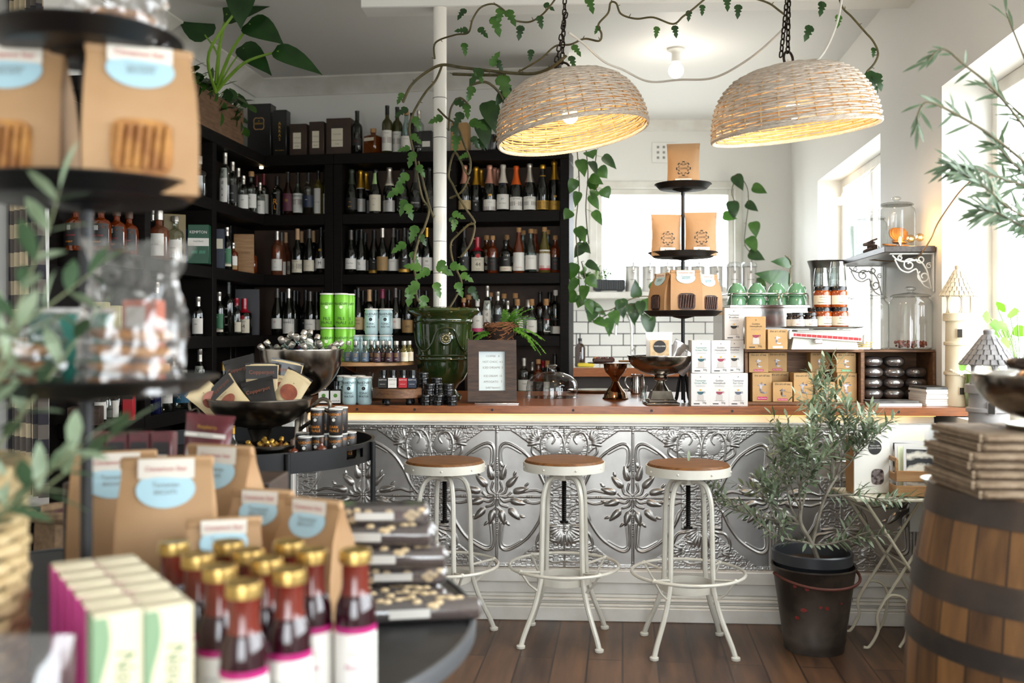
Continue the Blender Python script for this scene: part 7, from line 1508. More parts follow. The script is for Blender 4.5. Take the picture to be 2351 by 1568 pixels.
make('cpA', cookiepack(3, .066, .03), (fsx - .085, fsy - .075, z3_ + .001), 'low cellophane pack of three nutty cookies at left of the bottom tier', 'biscuits', rz=.1)
make('cpB', cookiepack(4, .058, .105), (fsx + .085, fsy - .065, z3_ + .001), 'tall crinkled cellophane bag of four nutty cookies on the bottom tier', 'biscuits', rot=(0, .06, -.2))
t = thing('snack_box', 'teal box with white lid edge behind the cookie packs', 'box', (fsx - .055, fsy + .075, z3_ + .001), rz=.15); part('carton', MB().box((0, 0, .055), (.11, .04, .11), M('teal_card', '1f7264', .5), .002), t); part('lid_edge', MB().box((0, 0, .113), (.114, .044, .007), m_card, .001), t)
t = thing('snack_box', 'slim orange and white box beside the teal box', 'box', (fsx + .045, fsy + .10, z3_ + .001), rz=-.1); part('carton', MB().box((0, 0, .065), (.055, .03, .13), M('orange_card', 'c4552c', .5), .002), t); part('label', MB().box((-.006, -.0155, .065), (.03, .001, .11), m_card), t)
make('cpC', cookiepack(2, .055, .07), (fsx + .055, fsy - .03, FT[2] - .016), 'clear bag of pink and white sweets on the top foreground tier', 'sweets', rz=.2)
# nut logs
m_cho2 = M('chocolate_log', '2e1c17', .4, c2='442a20', ns=18); m_nut = M('pale_nut', 'cdb48c', .5); m_brk2 = M('price_label', 'c9c4bc', .5)
def nutlog(L_, r, kind):
    def f():
        t = root('nut_log'); m = MB(); 
        if kind == 'flat': m.box((0, 0, r), (L_, .06, 2 * r), m_cho2, .008)
        else: m.T = TR((-L_ / 2, 0, r), (0, PI / 2, 0)); m.lathe([(0, 0), (r * .9, 0), (r, .004), (r, L_ - .004), (r * .9, L_), (0, L_)], m_cho2, 16); m.T = Matrix.Identity(4)
        rs = random.Random(int(L_ * 999) + len(kind))
        for _ in range(15):
            a = rs.uniform(-2.9, .2); x = rs.uniform(-L_ / 2 + .01, L_ / 2 - .01)
            if kind == 'flat': m.ball((x, -.03, rs.uniform(.005, 2 * r - .005)), .006, m_nut, 7, 5, (1.3, .4, .9))
            else: m.ball((x, r * .93 * math.cos(a), r + r * .93 * math.sin(a) * -1), .007, m_nut, 7, 5, (1.3, .8, .8))
        part('log', m, t)
        if kind != 'flat':
            w = MB(); w.T = TR((-L_ / 2 - .004, 0, r), (0, PI / 2, 0)); w.lathe([(0, -.004), (r * .5, -.002), (r * 1.04, .006), (r * 1.05, L_ + .002), (r * .5, L_ + .012), (0, L_ + .014)], m_cello, 18); part('wrapper', w, t)
        else: part('wrapper', MB().box((0, 0, r), (L_ + .006, .066, 2 * r + .003), m_cello, .008), t)
        part('label', MB().box((.0 if kind == 'flat' else -.03, -.034 if kind == 'flat' else -r * 1.06, r), (.07, .0012, r * .8), m_brk2), t); return t
    return f
nl1 = nutlog(.185, .019, 'round'); nl2 = nutlog(.19, .016, 'flat')
lx0 = gx(868, 1.86)
for i, (dx, Y, z, ky, bb, rz_, lb) in enumerate(((.02, 1.86, 0, 'nl1', nl1, .05, 'at the rear of the bottom layer'), (.035, 1.815, 0, 'nl1', nl1, .02, 'at the front of the bottom layer'), (.10, 1.74, 0, 'nl1', nl1, .18, 'lying alone in front near the table edge'), (.03, 1.855, .040, 'nl2', nl2, .08, 'flat, second layer'), (.02, 1.855, .076, 'nl1', nl1, .0, 'rear third layer'), (.035, 1.81, .0765, 'nl1', nl1, .03, 'front third layer'), (.01, 1.85, .116, 'nl1', nl1, .02, 'rear fourth layer'), (.01, 1.81, .1165, 'nl1', nl1, -.03, 'front fourth layer'), (.0, 1.83, .156, 'nl2', nl2, .06, 'flat, topmost of the stack'), (.05, 1.775, .0, 'nl1', nl1, .05, 'low in front of the stack'))):
    make(ky, bb, (lx0 + dx, Y, TZZ + z + .001), 'wrapped chocolate nut log, %s' % lb, 'nut log', rz=rz_, group='wrapped nut logs')
# sauce bottles
m_sauce = M('plum_sauce', '2a0812', .08, coat=.7); m_lidg = M('gold_lid', 'b8995a', .28, .85); m_neck = M('sauce_neck', '6b2418', .1, coat=.7); m_magn = M('magenta_band', 'a91a68', .4)
def sauce():
    t = root('sauce_bottle'); r = .0285
    part('glass_body', MB().lathe([(0, 0), (r * .92, 0), (r, .004), (r, .115), (r * .95, .130), (r * .74, .145)], m_sauce, 28).lathe([(r * .74, .1445), (r * .66, .155), (r * .64, .185), (r * .66, .19)], m_neck, 28), t)
    part('lid', MB().lathe([(r * .70, .187), (r * .80, .188), (r * .80, .198), (r * .77, .204), (r * .7, .2055), (r * .66, .2045), (0, .2045)], m_lidg, 30), t)
    sh = lambda z0, z1, c, e: MB().sheet(lambda u, v: ((r + e) * math.sin(-2.3 + 4.6 * u), -(r + e) * math.cos(-2.3 + 4.6 * u), z0 + (z1 - z0) * v), 22, 1, c)
    m = sh(.018, .095, LB['white'], .0007); text(m, 'TASMANIAN', (0, 0, .068), .006, INKGR, cyl=r + .0014); text(m, 'Plum Sauce', (0, 0, .050), .010, M('print_magenta', 'a91a68', .5), cyl=r + .0014); text(m, '250 ml', (0, 0, .03), .005, INKGR, cyl=r + .0014)
    for z0, z1 in ((.010, .018), (.095, .104)): o2 = sh(z0, z1, m_magn, .0008); m.add(o2.v, o2.f, m_magn, True)
    part('label', m, t); return t
capz = .985
sb_ = [(400, 1243, 'farthest left'), (455, 1272, 'left column second'), (505, 1300, 'left column third'), (560, 1336, 'nearest the viewer'), (525, 1243, 'rear row beside the far left one'), (570, 1262, 'centre rear'), (612, 1282, 'centre of the cluster'), (664, 1306, 'second nearest to the viewer'), (663, 1243, 'rear right'), (716, 1262, 'right rear behind the lone bottle'), (816, 1262, 'standing apart at right')]
for px, py, lb in sb_:
    Y = (H - (TZZ + .2045)) * F / (py - HZ); make('sauce', sauce, (gx(px, Y), Y, TZZ), 'gold-lidded plum sauce bottle, %s' % lb, 'bottle', rz=rnd.uniform(-.3, .5), group='gold-lidded sauce bottles')
# nougat bars
m_pink = M('pink_side', 'b0307a', .5); m_barc = M('bar_cream', 'd9cdb0', .5); m_greenb = M('sage_side', '7f9a78', .5)
def nbar(side, ink, txt=True):
    def f():
        t = root('nougat_bar'); w_7, d_7, h_7 = .054, .036, .195
        part('carton', MB().box((0, 0, h_7 / 2), (w_7, d_7, h_7), m_barc, .002), t); part('side_panel', MB().box((-w_7 / 2 - .0006, 0, h_7 / 2), (.0012, d_7 * .97, h_7 * .985), side), t)
        m = MB(); m.sheet(lambda u, v: (-w_7 / 2 + u * (.012 + .006 * math.sin(v * 9)), -d_7 / 2 - .0006, .004 + v * (h_7 - .008)), 1, 16, side); text(m, 'Nougat', (.006, -d_7 / 2 - .0012, h_7 * .56), .028, ink, rot=-PI / 2, shear=.15); text(m, 'almond honey', (.02, -d_7 / 2 - .0012, h_7 * .3), .008, INKGR, rot=-PI / 2); part('label', m, t); return t
    return f
nbP = nbar(m_pink, m_pink); nbG = nbar(m_greenb, M('print_sage', '5f7f5a', .5))
for col_, (xa, ya, xb, yb_, nm) in enumerate(((-.592, 1.345, -.474, 1.165, 'left'), (-.545, 1.372, -.427, 1.192, 'right'))):
    for i in range(5): f_ = i / 4; make('nbP', nbP, (xa + (xb - xa) * f_, ya + (yb_ - ya) * f_, TZZ), 'pink-sided nougat bar, %s from the back of the %s row' % (ORD[i], nm), 'nougat bar', rz=.56, group='nougat bars in the foreground')
for x, y, nm in ((-.4475, 1.1245, 'left'), (-.4005, 1.1515, 'right')): make('nbG', nbG, (x, y, TZZ), 'sage green nougat bar at the very front, %s of the pair' % nm, 'nougat bar', rz=.56, group='nougat bars in the foreground')
# boxed chocolate packs on a low plinth
t = thing('display_plinth', 'dark wooden plinth behind the tall kraft bags', 'plinth', (-.70, 2.10, TZZ)); part('plinth_box', MB().box((0, 0, .10), (.42, .17, .20), m_woodd, .003), t)
m_burg = M('burgundy_pack', '4a141d', .35, coat=.3, c2='6d2a31', ns=10)
def cpack():
    t = root('chocolate_pack'); part('carton', MB().box((0, 0, .055), (.05, .055, .11), m_burg, .003), t); m = MB().box((0, -.0285, .055), (.036, .001, .06), M('pack_black', '211b1e', .4)); m.box((0, -.029, .04), (.028, .001, .03), m_brk2); part('label', m, t); return t
for i in range(4): make('cpack', cpack, (-.865 + i * .046, 2.075, TZZ + .2012), 'upright dark red chocolate pack, %s on the plinth' % ORD[i], 'box', rot=(-.1, 0, .1), s=.88, group='dark red chocolate packs')
def art_b(m, y): m.box((0, y(0, .1) - .001, .125), (.12, .001, .012), LB['white']); text(m, 'Raspberry', (0, y(0, .15) - .002, .148), .014, INKG, maxw=.11); text(m, 'dark chocolate', (0, y(0, .1) - .0025, .125), .008, INK); m.box((0, y(0, .05) - .0, .05), (.1, .001, .08), M('foil_bag', 'c9c8c8', .2, .7))
make('bpouch', pouch(.145, .185, m_burg, m_burg, art_b, 'sweet_pouch', .045), (-.640, 2.065, TZZ + .2012), 'burgundy pouch with gold script beside the dark red packs', 'pouch', rot=(-.1, .08, -.1), s=.72)
make('s_gold_neck', None, (gx(548, 2.02), 2.02, TZZ), 'dark bottle with a tall gold capsule behind the kraft bags', 'bottle', s=1.05)
# basket and clear bag at the left
m_rope = M('cream_cane', 'c4ad82', .65, c2='ad9468', ns=40)
t = thing('cane_basket', 'round basket of coiled cream cane at the left edge', 'basket', (-.80, 1.25, TZZ)); m = MB()
for j in range(17): m.tube([((.165 + .004 * math.sin(18 * a + j * PI)) * math.cos(a), (.165 + .004 * math.sin(18 * a + j * PI)) * math.sin(a), .010 + j * .0185) for a in np.linspace(0, 2 * PI, 73)[:-1]], .0085, m_rope, 6, True)
for j in range(4): m.tube([((.165 + .012 * math.cos(j * 1.57 + 10 * a)) * math.cos(a), (.165 + .012 * math.cos(j * 1.57 + 10 * a)) * math.sin(a), .325 + .010 * math.sin(j * 1.57 + 10 * a)) for a in np.linspace(0, 2 * PI, 120)[:-1]], .008, m_rope, 6, True)
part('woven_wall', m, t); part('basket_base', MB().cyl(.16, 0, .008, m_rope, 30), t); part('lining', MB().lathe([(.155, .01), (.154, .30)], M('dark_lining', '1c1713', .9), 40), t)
sp2_ = dict(bark=M('sage_stem', '6d7352', .7), kids=[1, 3], gap=.034, ll=.062, lw=.020, lm=[M('sage_leaf', '7d9070', .5, c2='a7b79a', ns=20, trn=.25), M('sage_leaf_dark', '425a3e', .5, trn=.2)], leafy=1, wob=.12, grav=.1)
t = thing('grey_green_plant', 'blurred grey-green leafy sprig rising from the cane basket', 'plant', (-.78, 1.22, TZZ + .01)); st_, lf = MB(), MB(); rs = random.Random(4)
part('pot', MB().lathe([(0, 0), (.07, 0), (.085, .14), (.09, .145), (.08, .14), (0, .13)], M('clay_pot', '6b4a35', .8), 28), t)
for d_, L_ in (((.70, -.25, 1), .36), ((.74, -.1, 1), .46), ((.45, -.3, 1), .34), ((1, -.35, .8), .34), ((.9, -.15, 1.1), .44)): branch(st_, lf, (0, 0, .13), d_, L_, .004, 1, rs, sp2_)
part('stems', st_, t); part('foliage', lf, t)
t = thing('clear_sweet_bag', 'clear crinkled bag of pinkish sweets at the bottom left corner', 'bag', (-.548, 1.128, TZZ)); part('sweets', MB().box((0, 0, .05), (.06, .045, .1), M('pinkish_sweet', 'a98a86', .5, c2='7a5a55', ns=60), .015), t)
part('wrapper', MB().sheet(lambda u, v: ((.042 + .004 * math.sin(11 * u * 6.28 + 5 * v)) * math.cos(6.2832 * u) * (1 + .25 * v), .032 * math.sin(6.2832 * u) * (1 - .9 * v ** 2), v * .165), 36, 10, m_cello), t)
# ================================================================ curtain, top boxes, left corner
m_chk, n, l, b = nodemat('checked_linen', .85)
tcn = n.new('ShaderNodeTexCoord'); sp3 = n.new('ShaderNodeSeparateXYZ'); l.new(tcn.outputs['UV'], sp3.inputs[0])
def stripe(o_):
    a1 = n.new('ShaderNodeMath'); a1.operation = 'MULTIPLY'; a1.inputs[1].default_value = 1; l.new(o_, a1.inputs[0]); a2 = n.new('ShaderNodeMath'); a2.operation = 'FRACT'; l.new(a1.outputs[0], a2.inputs[0]); a3 = n.new('ShaderNodeMath'); a3.operation = 'GREATER_THAN'; a3.inputs[1].default_value = .5; l.new(a2.outputs[0], a3.inputs[0]); return a3.outputs[0]
ad_ = n.new('ShaderNodeMath'); ad_.operation = 'ADD'; l.new(stripe(sp3.outputs[0]), ad_.inputs[0]); l.new(stripe(sp3.outputs[1]), ad_.inputs[1]); dv = n.new('ShaderNodeMath'); dv.operation = 'DIVIDE'; dv.inputs[1].default_value = 2; l.new(ad_.outputs[0], dv.inputs[0])
rr_ = n.new('ShaderNodeValToRGB'); rr_.color_ramp.interpolation = 'CONSTANT'; rr_.color_ramp.elements[0].color = lin('b9a98d'); e = rr_.color_ramp.elements.new(.3); e.color = lin('5e5650'); rr_.color_ramp.elements[-1].position = .8; rr_.color_ramp.elements[-1].color = lin('25222a'); l.new(dv.outputs[0], rr_.inputs[0]); l.new(rr_.outputs[0], b.inputs[0])
c0_, c1_ = V((-2.17, 4.30)), V((-1.945, 4.12)); NX, NZ = 120, 30; vs = []; uv = []
for j in range(NZ + 1):
    z = .60 + 2.3 * j / NZ; sp_ = 1.0 + .12 * (1 - j / NZ)
    for i in range(NX + 1):
        s_ = i / NX; p_ = c0_.lerp(c1_, s_ * sp_); off = .022 * math.sin(s_ * 38 + .4 * math.sin(z * 2)); dn = V((-(c1_ - c0_).y, (c1_ - c0_).x)).normalized() * off; vs.append((p_.x + dn.x, p_.y + dn.y, z)); uv.append((s_ * 7.0, z / .12))
me = bpy.data.meshes.new('drape'); me.from_pydata(vs, [], [(j * (NX + 1) + i, j * (NX + 1) + i + 1, (j + 1) * (NX + 1) + i + 1, (j + 1) * (NX + 1) + i) for j in range(NZ) for i in range(NX)]); me.materials.append(m_chk)
ul = me.uv_layers.new(name='UVMap'); 
for lp in me.loops: ul.data[lp.index].uv = uv[lp.vertex_index]
me.polygons.foreach_set('use_smooth', [True] * len(me.polygons)); me.update()
t = thing('checked_curtain', 'cream and charcoal checked linen curtain at the left edge', 'curtain'); part('drape', me, t); part('rail', MB().tube([(-2.2, 4.33, 2.905), (-1.9, 4.09, 2.905)], .012, m_black, 8), t)
# gift boxes on top of the shelving
def topbox(px0, px1, ytop, d, mat, dep, key, lb, art=None, P=bs, name='gift_box', rz=None):
    a, b2 = P(px0, d), P(px1, d); w = (b2 - a).length; c = (a + b2) / 2; ang_ = math.atan2((b2 - a).y, (b2 - a).x) if rz is None else rz; h = H - (ytop - HZ) / F * c.y - ZS[0] - .001
    def f():
        t = root(name); part('carton', MB().box((0, dep / 2, h / 2), (w - .004, dep, h), mat, .003), t)
        if art: m = MB(); art(m, w, h); part('label', m, t)
        return t
    return make(key, f, (c.x, c.y, ZS[0] + .001), lb, 'box', rz=ang_)
m_bx = M('black_gift_card', '131213', .35, coat=.2); m_bbx = M('brown_timber_box', '31221a', .5, c2='402d22', ns=8)
def art_ar1(m, w, h):
    z0 = h * .62; pts = [(.042 * (1 + .12 * math.cos(4 * a + PI)) * math.cos(a), z0 + .046 * (1 + .12 * math.cos(4 * a + PI)) * math.sin(a)) for a in np.linspace(0, 2 * PI, 41)[:-1]]; n = 40
    m.add([(x, -.001, z) for x, z in pts] + [(x * .84, -.001, z0 + (z - z0) * .84) for x, z in pts], [(i, (i + 1) % n, n + (i + 1) % n, n + i) for i in range(n)], M('print_bronze', 'a8835a', .4, .4)); text(m, 'ARRAS', (0, -.0012, z0), .019, INKG); text(m, 'A', (0, -.0012, z0 + .018), .016, INKG)
def art_ar2(m, w, h):
    for i, c in enumerate('ARRAS'): text(m, c, (0, -.001, h * (.70 - .085 * i)), .03, INKG)
    text(m, 'Blanc de Blancs', (0, -.001, h * .12), .010, INKG, maxw=.07)
def art_d(m, w, h): m.box((-w * .05, -.001, h * .47), (w * .45, .001, h * .5), LB['cream']); text(m, 'CASCADE', (-w * .05, -.002, h * .56), .013, INKGR, maxw=w * .38); text(m, 'dry gin', (-w * .05, -.002, h * .30), .010, INK); m.box((-w * .05, -.002, h * .40), (w * .45, .0006, .002), INK)
topbox(567, 622, 238, .03, m_bx, .10, 'ar1', 'large black gift box with gold emblem beside the planter crate', art_ar1)
topbox(626, 658, 252, .03, m_bx, .08, 'ar2', 'tall black gift box with vertical gold ARRAS lettering', art_ar2)
topbox(664, 704, 284, .05, m_bbx, .09, 'dk1', 'dark brown gift box with cream label, nearest the ARRAS boxes', art_d)
topbox(709, 744, 279, .05, m_bbx, .09, 'dk2', 'dark brown gift box with cream label, middle of the three', art_d)
topbox(748, 806, 271, .05, m_bbx, .10, 'dk3', 'widest dark brown gift box with cream label, nearest the bottles', art_d)
topbox(1034, 1074, 281, .05, m_kraftd, .12, 'kbx', 'plain kraft carton on the shelving right of the pole', None)
topbox(960, 992, 300, .06, m_bx, .08, 'bxx', 'black carton with white label left of the pole', lambda m, w, h: m.box((0, -.001, h * .4), (w * .7, .001, h * .25), LB['white']))
topbox(1150, 1290, 318, .06, M('reddish_timber', '4a2c1c', .5, c2='5c3824', ns=8), .2, 'wbx', 'low reddish wooden box on the shelving under the left lamp', None, name='wooden_box')
q = bs(857, .10)
t = thing('square_decanter', 'square amber spirit bottle with wooden stopper on the shelving top', 'bottle', (q.x, q.y, ZS[0] + .001), rz=-.5); part('glass_body', MB().box((0, 0, .065), (.10, .10, .13), g_amber, .01).lathe([(.018, .13), (.016, .155)], g_amber, 14), t); part('stopper', MB().cyl(.02, .15, .178, CAPS['cork'], 14), t); part('label', MB().box((.0, -.0506, .10), (.08, .001, .022), LB['cream']), t)
# boxes and tins on the side shelves
def sidebox(px0, px1, ytop, z, d, mat, dep, lb, art=None, name='carton', dz=0):
    a, b2 = ls(px0, d), ls(px1, d); w = abs((b2 - a).length); c = (a + b2) / 2; h = H - (ytop - HZ) / F * c.y - z - dz - .001
    t = thing(name, lb, 'box', (c.x, c.y, z + dz + .001), rz=math.atan2((b2 - a).y, (b2 - a).x)); part('carton', MB().box((0, dep / 2, h / 2), (w - .004, dep, h), mat, .003), t)
    if art: m = MB(); art(m, w, h); part('label', m, t)
    return t
# these face the room diagonally, set on the side shelving
def ak(m, w, h): m.box((0, -.001, h * .55), (w * .99, .001, h * .2), LB['white']); text(m, 'KEMPTON', (0, -.0016, h * .80), .022, INKW, maxw=w * .8); text(m, 'Small Batch', (0, -.002, h * .57), .012, INK, maxw=w * .7); text(m, '## ##', (0, -.0016, h * .3), .03, M('print_sea', '4f9a7a', .5), maxw=w * .8)
def fbox(px, Y, z, w, d, h, mat, lb, art=None, rz=0, name='carton'):
    t = thing(name, lb, 'box', ((px - CX) / F * Y, Y, z), rz=rz); part('box_body', MB().box((0, 0, h / 2), (w, d, h), mat, .003), t)
    if art: m = MB(); m.T = TR((0, -d / 2, 0)); art(m, w, h); part('label', m, t)
    return t
zB, zC, zD, zE = ZS[2] + .001, ZS[3] + .001, ZS[4] + .001, ZS[1] + .001
fbox(458, 5.62, zB, .115, .08, .22, M('kempton_green', '154a33', .4), 'green tin with white band reading KEMPTON on the side shelving', ak, .15, 'whisky_tin')
fbox(418, 5.66, zB, .07, .06, .20, M('royal_blue_card', '1c3a8a', .5), 'royal blue carton behind the white and green gin bottle', None, .1)
fbox(400, 5.52, zB, .12, .03, .27, M('olive_card', '6f5e33', .5), 'olive brown carton at the back of the side shelving', lambda m, w, h: text(m, 'v', (0, -.001, h * .85), .02, INKW), .5)
fbox(505, 6.04, zB, .055, .06, .24, M('slate_navy_card', '2a3140', .5), 'slate navy carton with cream label at the post', lambda m, w, h: m.box((0, -.001, h * .62), (w * .7, .001, h * .25), LB['cream']), .2)
fbox(560, 6.62, zB, .13, .03, .265, m_pinew, 'pale wooden presentation box behind the flat whisky bottle', lambda m, w, h: text(m, 'HUNTERS', (0, -.001, h * .52), .02, M('print_wood', '5c4026', .6), maxw=w * .6), .15, 'presentation_box')
fbox(568, 6.68, zC, .16, .02, .31, M('charcoal_card', '38373b', .5), 'charcoal grey panel box behind the red-waxed bottles', None, .15)
fbox(230, 4.63, zC, .075, .06, .165, M('sandy_card', 'cfc79a', .5), 'pale yellow carton picturing a bottle beside the stand pole', lambda m, w, h: (m.box((0, -.001, h * .5), (w * .8, .001, h * .4), LB['white']), text(m, 'SANDY GRAY', (0, -.002, h * .33), .010, INKGR, maxw=w * .8), m.box((0, -.0018, h * .62), (w * .5, .0006, h * .3), M('print_straw', 'c9b85a', .5)), m.box((0, -.0018, h * .83), (w * .25, .0006, h * .1), INK)), .1)
fbox(262, 4.72, zC, .07, .06, .15, MT['sandy_card'], 'second pale yellow carton set behind the cookie bag', None, .1)
fbox(197, 4.62, zD, .14, .10, .085, m_woodd, 'small dark wooden crate by the checked curtain', None, .2, 'wooden_crate')
fbox(296, 4.85, zD, .05, .05, .20, LB['red'], 'red carton beside the clear gin bottles', lambda m, w, h: (m.box((0, -.001, h * .75), (w * .98, .001, h * .45), INK), text(m, 'Old Brook', (0, -.002, h * .62), .009, INKW)), .1)
# flat flask of whisky
q = ls(566, .13)
t = thing('whisky_flask', 'broad flat bottle of red-brown whisky lettered TASMAN WHISKY', 'bottle', (q.x + .02, q.y - .04, zB), rz=.15); part('glass_body', MB().box((0, 0, .068), (.118, .055, .136), g_whisky, .018).lathe([(.018, .134), (.016, .165)], g_whisky, 16), t); part('stopper', MB().cyl(.021, .158, .184, m_black, 16), t)
m = MB(); text(m, 'TASMAN', (0, -.0285, .078), .020, INKW); text(m, 'WHISKY', (0, -.0285, .06), .020, INKW); text(m, 'SINGLE MALT', (0, -.0285, .04), .007, INKW); part('lettering', m, t)
# planter crate with plants on the side shelving
pa, pb_ = ls(433, .02), ls(557, .02); cL = (pb_ - pa).length; pc_ = (pa + pb_) / 2 + ln * .10
pang = math.atan2((pb_ - pa).y, (pb_ - pa).x)
t = thing('planter_crate', 'weathered wooden planter crate on top of the side shelving', 'planter', (pc_.x, pc_.y, ZS[0] + .001), rz=pang); m_old = M('weathered_wood', '5e4430', .7, c2='7a5b41', ns=7, stretch=(1.5, 8, 8), bump=.4, bs=30)
for nm, c, d_ in (('side_board', (0, -.10, .112), (cL, .014, .224)), ('side_board', (0, .09, .112), (cL, .014, .224)), ('end_board', (-cL / 2 + .007, -.005, .112), (.014, .174, .224)), ('end_board', (cL / 2 - .007, -.005, .112), (.014, .174, .224)), ('base_board', (0, -.005, .007), (cL - .03, .174, .014))): part(nm, MB().box(c, d_, m_old, .002), t)
part('soil', MB().box((0, -.005, .18), (cL - .032, .174, .03), m_soil), t)
top_z = ZS[0] + .20
t = thing('elephant_ear_plant', 'large elephant ear plant with thick green stems over the corner', 'plant'); stm, lf = MB(), MB(); m_st = M('fresh_stem', '6f9a2c', .4, c2='86ac3f', ns=12, coat=.2); m_el = M('elephant_leaf', '1f3d1a', .35, c2='2b5222', ns=10, coat=.3, trn=.15)
base = V((pc_.x + .0, pc_.y - .15, top_z))
b0 = at(495, 172, 5.75)
def stemleaf(pts, L_, w, dr, r=.011, shape='heart', mt=None, cm=None):
    P2 = spl([V((b0.x, b0.y, top_z))] + [at(*p_) for p_ in pts], 6); stm.tube(P2, [r * (1 - .5 * i / len(P2)) for i in range(len(P2))], cm or m_st, 8); e_ = P2[-1]; leaf(lf, e_, dr, (0, -.9, .5), L_, w, mt or m_el, .06, shape, .25)
stemleaf([(505, 100, 5.6), (522, 32, 5.5)], .24, .20, (.55, -.1, .18), .013); stemleaf([(530, 120, 5.6), (575, 55, 5.5)], .22, .17, (.5, -.2, -.25), .012); stemleaf([(560, 145, 5.6), (640, 118, 5.5)], .26, .13, (.9, -.1, -.35), .011); stemleaf([(500, 130, 5.8), (470, 80, 5.8)], .25, .18, (-.4, -.1, .5), .008)
stemleaf([(530, 150, 5.7), (560, 110, 5.7)], .22, .14, (.6, -.2, -.5), .006); stemleaf([(480, 120, 5.4), (560, 0, 5.3), (555, -20, 5.3)], .20, .16, (.0, -.3, -.9), .010)
part('stems', stm, t); part('leaves', lf, t)
t = thing('trailing_planter_foliage', 'round-leaved trailing plants spilling over the planter crate', 'plant'); lf = MB(); stm = MB(); rs = random.Random(12)
m_suc = M('grey_green_leaf', '55693f', .45, c2='3f5530', ns=16, trn=.15)
for i in range(115):
    s_ = rs.uniform(-cL / 2 + .04, cL / 2 + .03); c = V((pc_.x, pc_.y, 0)) + V((math.cos(pang), math.sin(pang), 0)) * s_; p_ = V((c.x, c.y, top_z)) + V((ln.x, ln.y, 0)) * -rs.uniform(.02, .13) ; z_ = top_z + rs.uniform(-.10 if s_ > 0 else .0, .08) + .03
    p_.z = z_; leaf(lf, p_, (rs.uniform(-.5, .8), rs.uniform(-.9, .1), rs.uniform(-.9, .2)), (0, -.4, 1), rs.uniform(.065, .12), rs.uniform(.045, .07), rs.choice([m_suc, m_dleaf, m_leaf]), .05); stm.tube([(c.x, c.y, top_z), p_], .0022, m_st, 4)
part('stems', stm, t); part('leaves', lf, t)
# ================================================================ vines
def vine(label, paths, leaves, name='climbing_vine', shape='split', mats=None, r=.0045, seed=1, cat='plant', auto=0, L_=.066, w=.042):
    t = thing(name, label, cat); stm, lf = MB(), MB(); rs = random.Random(seed); mats = mats or [m_dleaf, m_leaf, m_dleaf]
    for pth in paths:
        stm = MB(); P2 = spl([at(*p_) for p_ in pth], 7); stm.tube(P2, r, m_vine, 6)
        for i in range(0, len(P2), 9): leaf(stm, P2[i], (rs.uniform(-1, 1), rs.uniform(-.5, .5), rs.uniform(-.2, 1)), (0, -1, .2), .018, .004, m_vine)
        if auto:
            for i in range(2, len(P2), auto):
                q_ = P2[i]; d_ = V((rs.uniform(-1, 1), rs.uniform(-.7, .2), rs.uniform(-1, .35))); e_ = q_ + d_.normalized() * rs.uniform(.02, .06); stm.tube([q_, e_], r * .4, m_st, 4); leaf(lf, e_, (d_.x, d_.y, d_.z - .6), (rs.uniform(-.3, .3), -1, .4), L_ * rs.uniform(.65, 1.15), w * rs.uniform(.7, 1.1), rs.choice(mats), .08, shape, .2)
        part('stem', stm, t)
    for (px, py, Y, ang_, k) in leaves:
        q_ = at(px, py, Y); a = R(ang_); leaf(lf, q_, (math.cos(a), -.25, -math.sin(a)), (rs.uniform(-.2, .2), -1, .3), L_ * k, w * k, rs.choice(mats), .08, shape, .25)
    part('leaves', lf, t) if lf.v else None; return t
vine('bare woody vine with dark split leaves crossing the top from the pole', [[(998, 135, 4.7), (1000, 98, 4.7), (1045, 80, 4.6), (1075, 75, 4.55), (1085, 45, 4.5), (1103, 18, 4.5), (1130, 9, 4.5), (1150, 18, 4.5), (1178, 44, 4.5), (1190, 49, 4.5), (1217, 50, 4.5), (1242, 36, 4.45), (1262, 15, 4.4), (1282, -12, 4.4)],
    [(1190, 165, 4.45), (1240, 136, 4.4), (1275, 106, 4.4), (1310, 102, 4.35), (1342, 89, 4.35), (1375, 94, 4.3), (1381, 78, 4.3), (1374, 56, 4.3), (1396, 30, 4.3), (1402, 6, 4.3), (1415, 8, 4.3), (1426, 32, 4.3), (1460, 43, 4.3), (1500, 40, 4.3), (1545, 55, 4.3), (1568, 38, 4.3), (1592, 20, 4.3), (1625, -8, 4.3)]],
    [(1068, 22, 4.55, 130, .9), (1133, 40, 4.5, 70, 1.4), (1150, 20, 4.5, 100, 1.1), (1165, 25, 4.5, 60, 1.2), (1196, 60, 4.5, 100, 1.0), (1250, 10, 4.45, 30, .8), (1238, 37, 4.45, 80, .9), (1073, 70, 4.55, 180, .9), (1065, 100, 4.6, 80, .9), (1100, 65, 4.55, 45, .9), (1350, -4, 4.4, 70, 1.1), (1220, 115, 4.4, 100, .8), (1508, 62, 4.3, 95, .75), (1548, 60, 4.3, 80, .8), (1582, 25, 4.3, 95, .7), (1612, 12, 4.3, 90, .7), (1668, -5, 4.3, 85, .9), (1695, 12, 4.3, 95, .9), (1290, 160, 4.35, 120, .9), (1315, 105, 4.35, 50, .9), (1310, 130, 4.35, 70, .9), (1375, 60, 4.3, 120, .6)], seed=3)
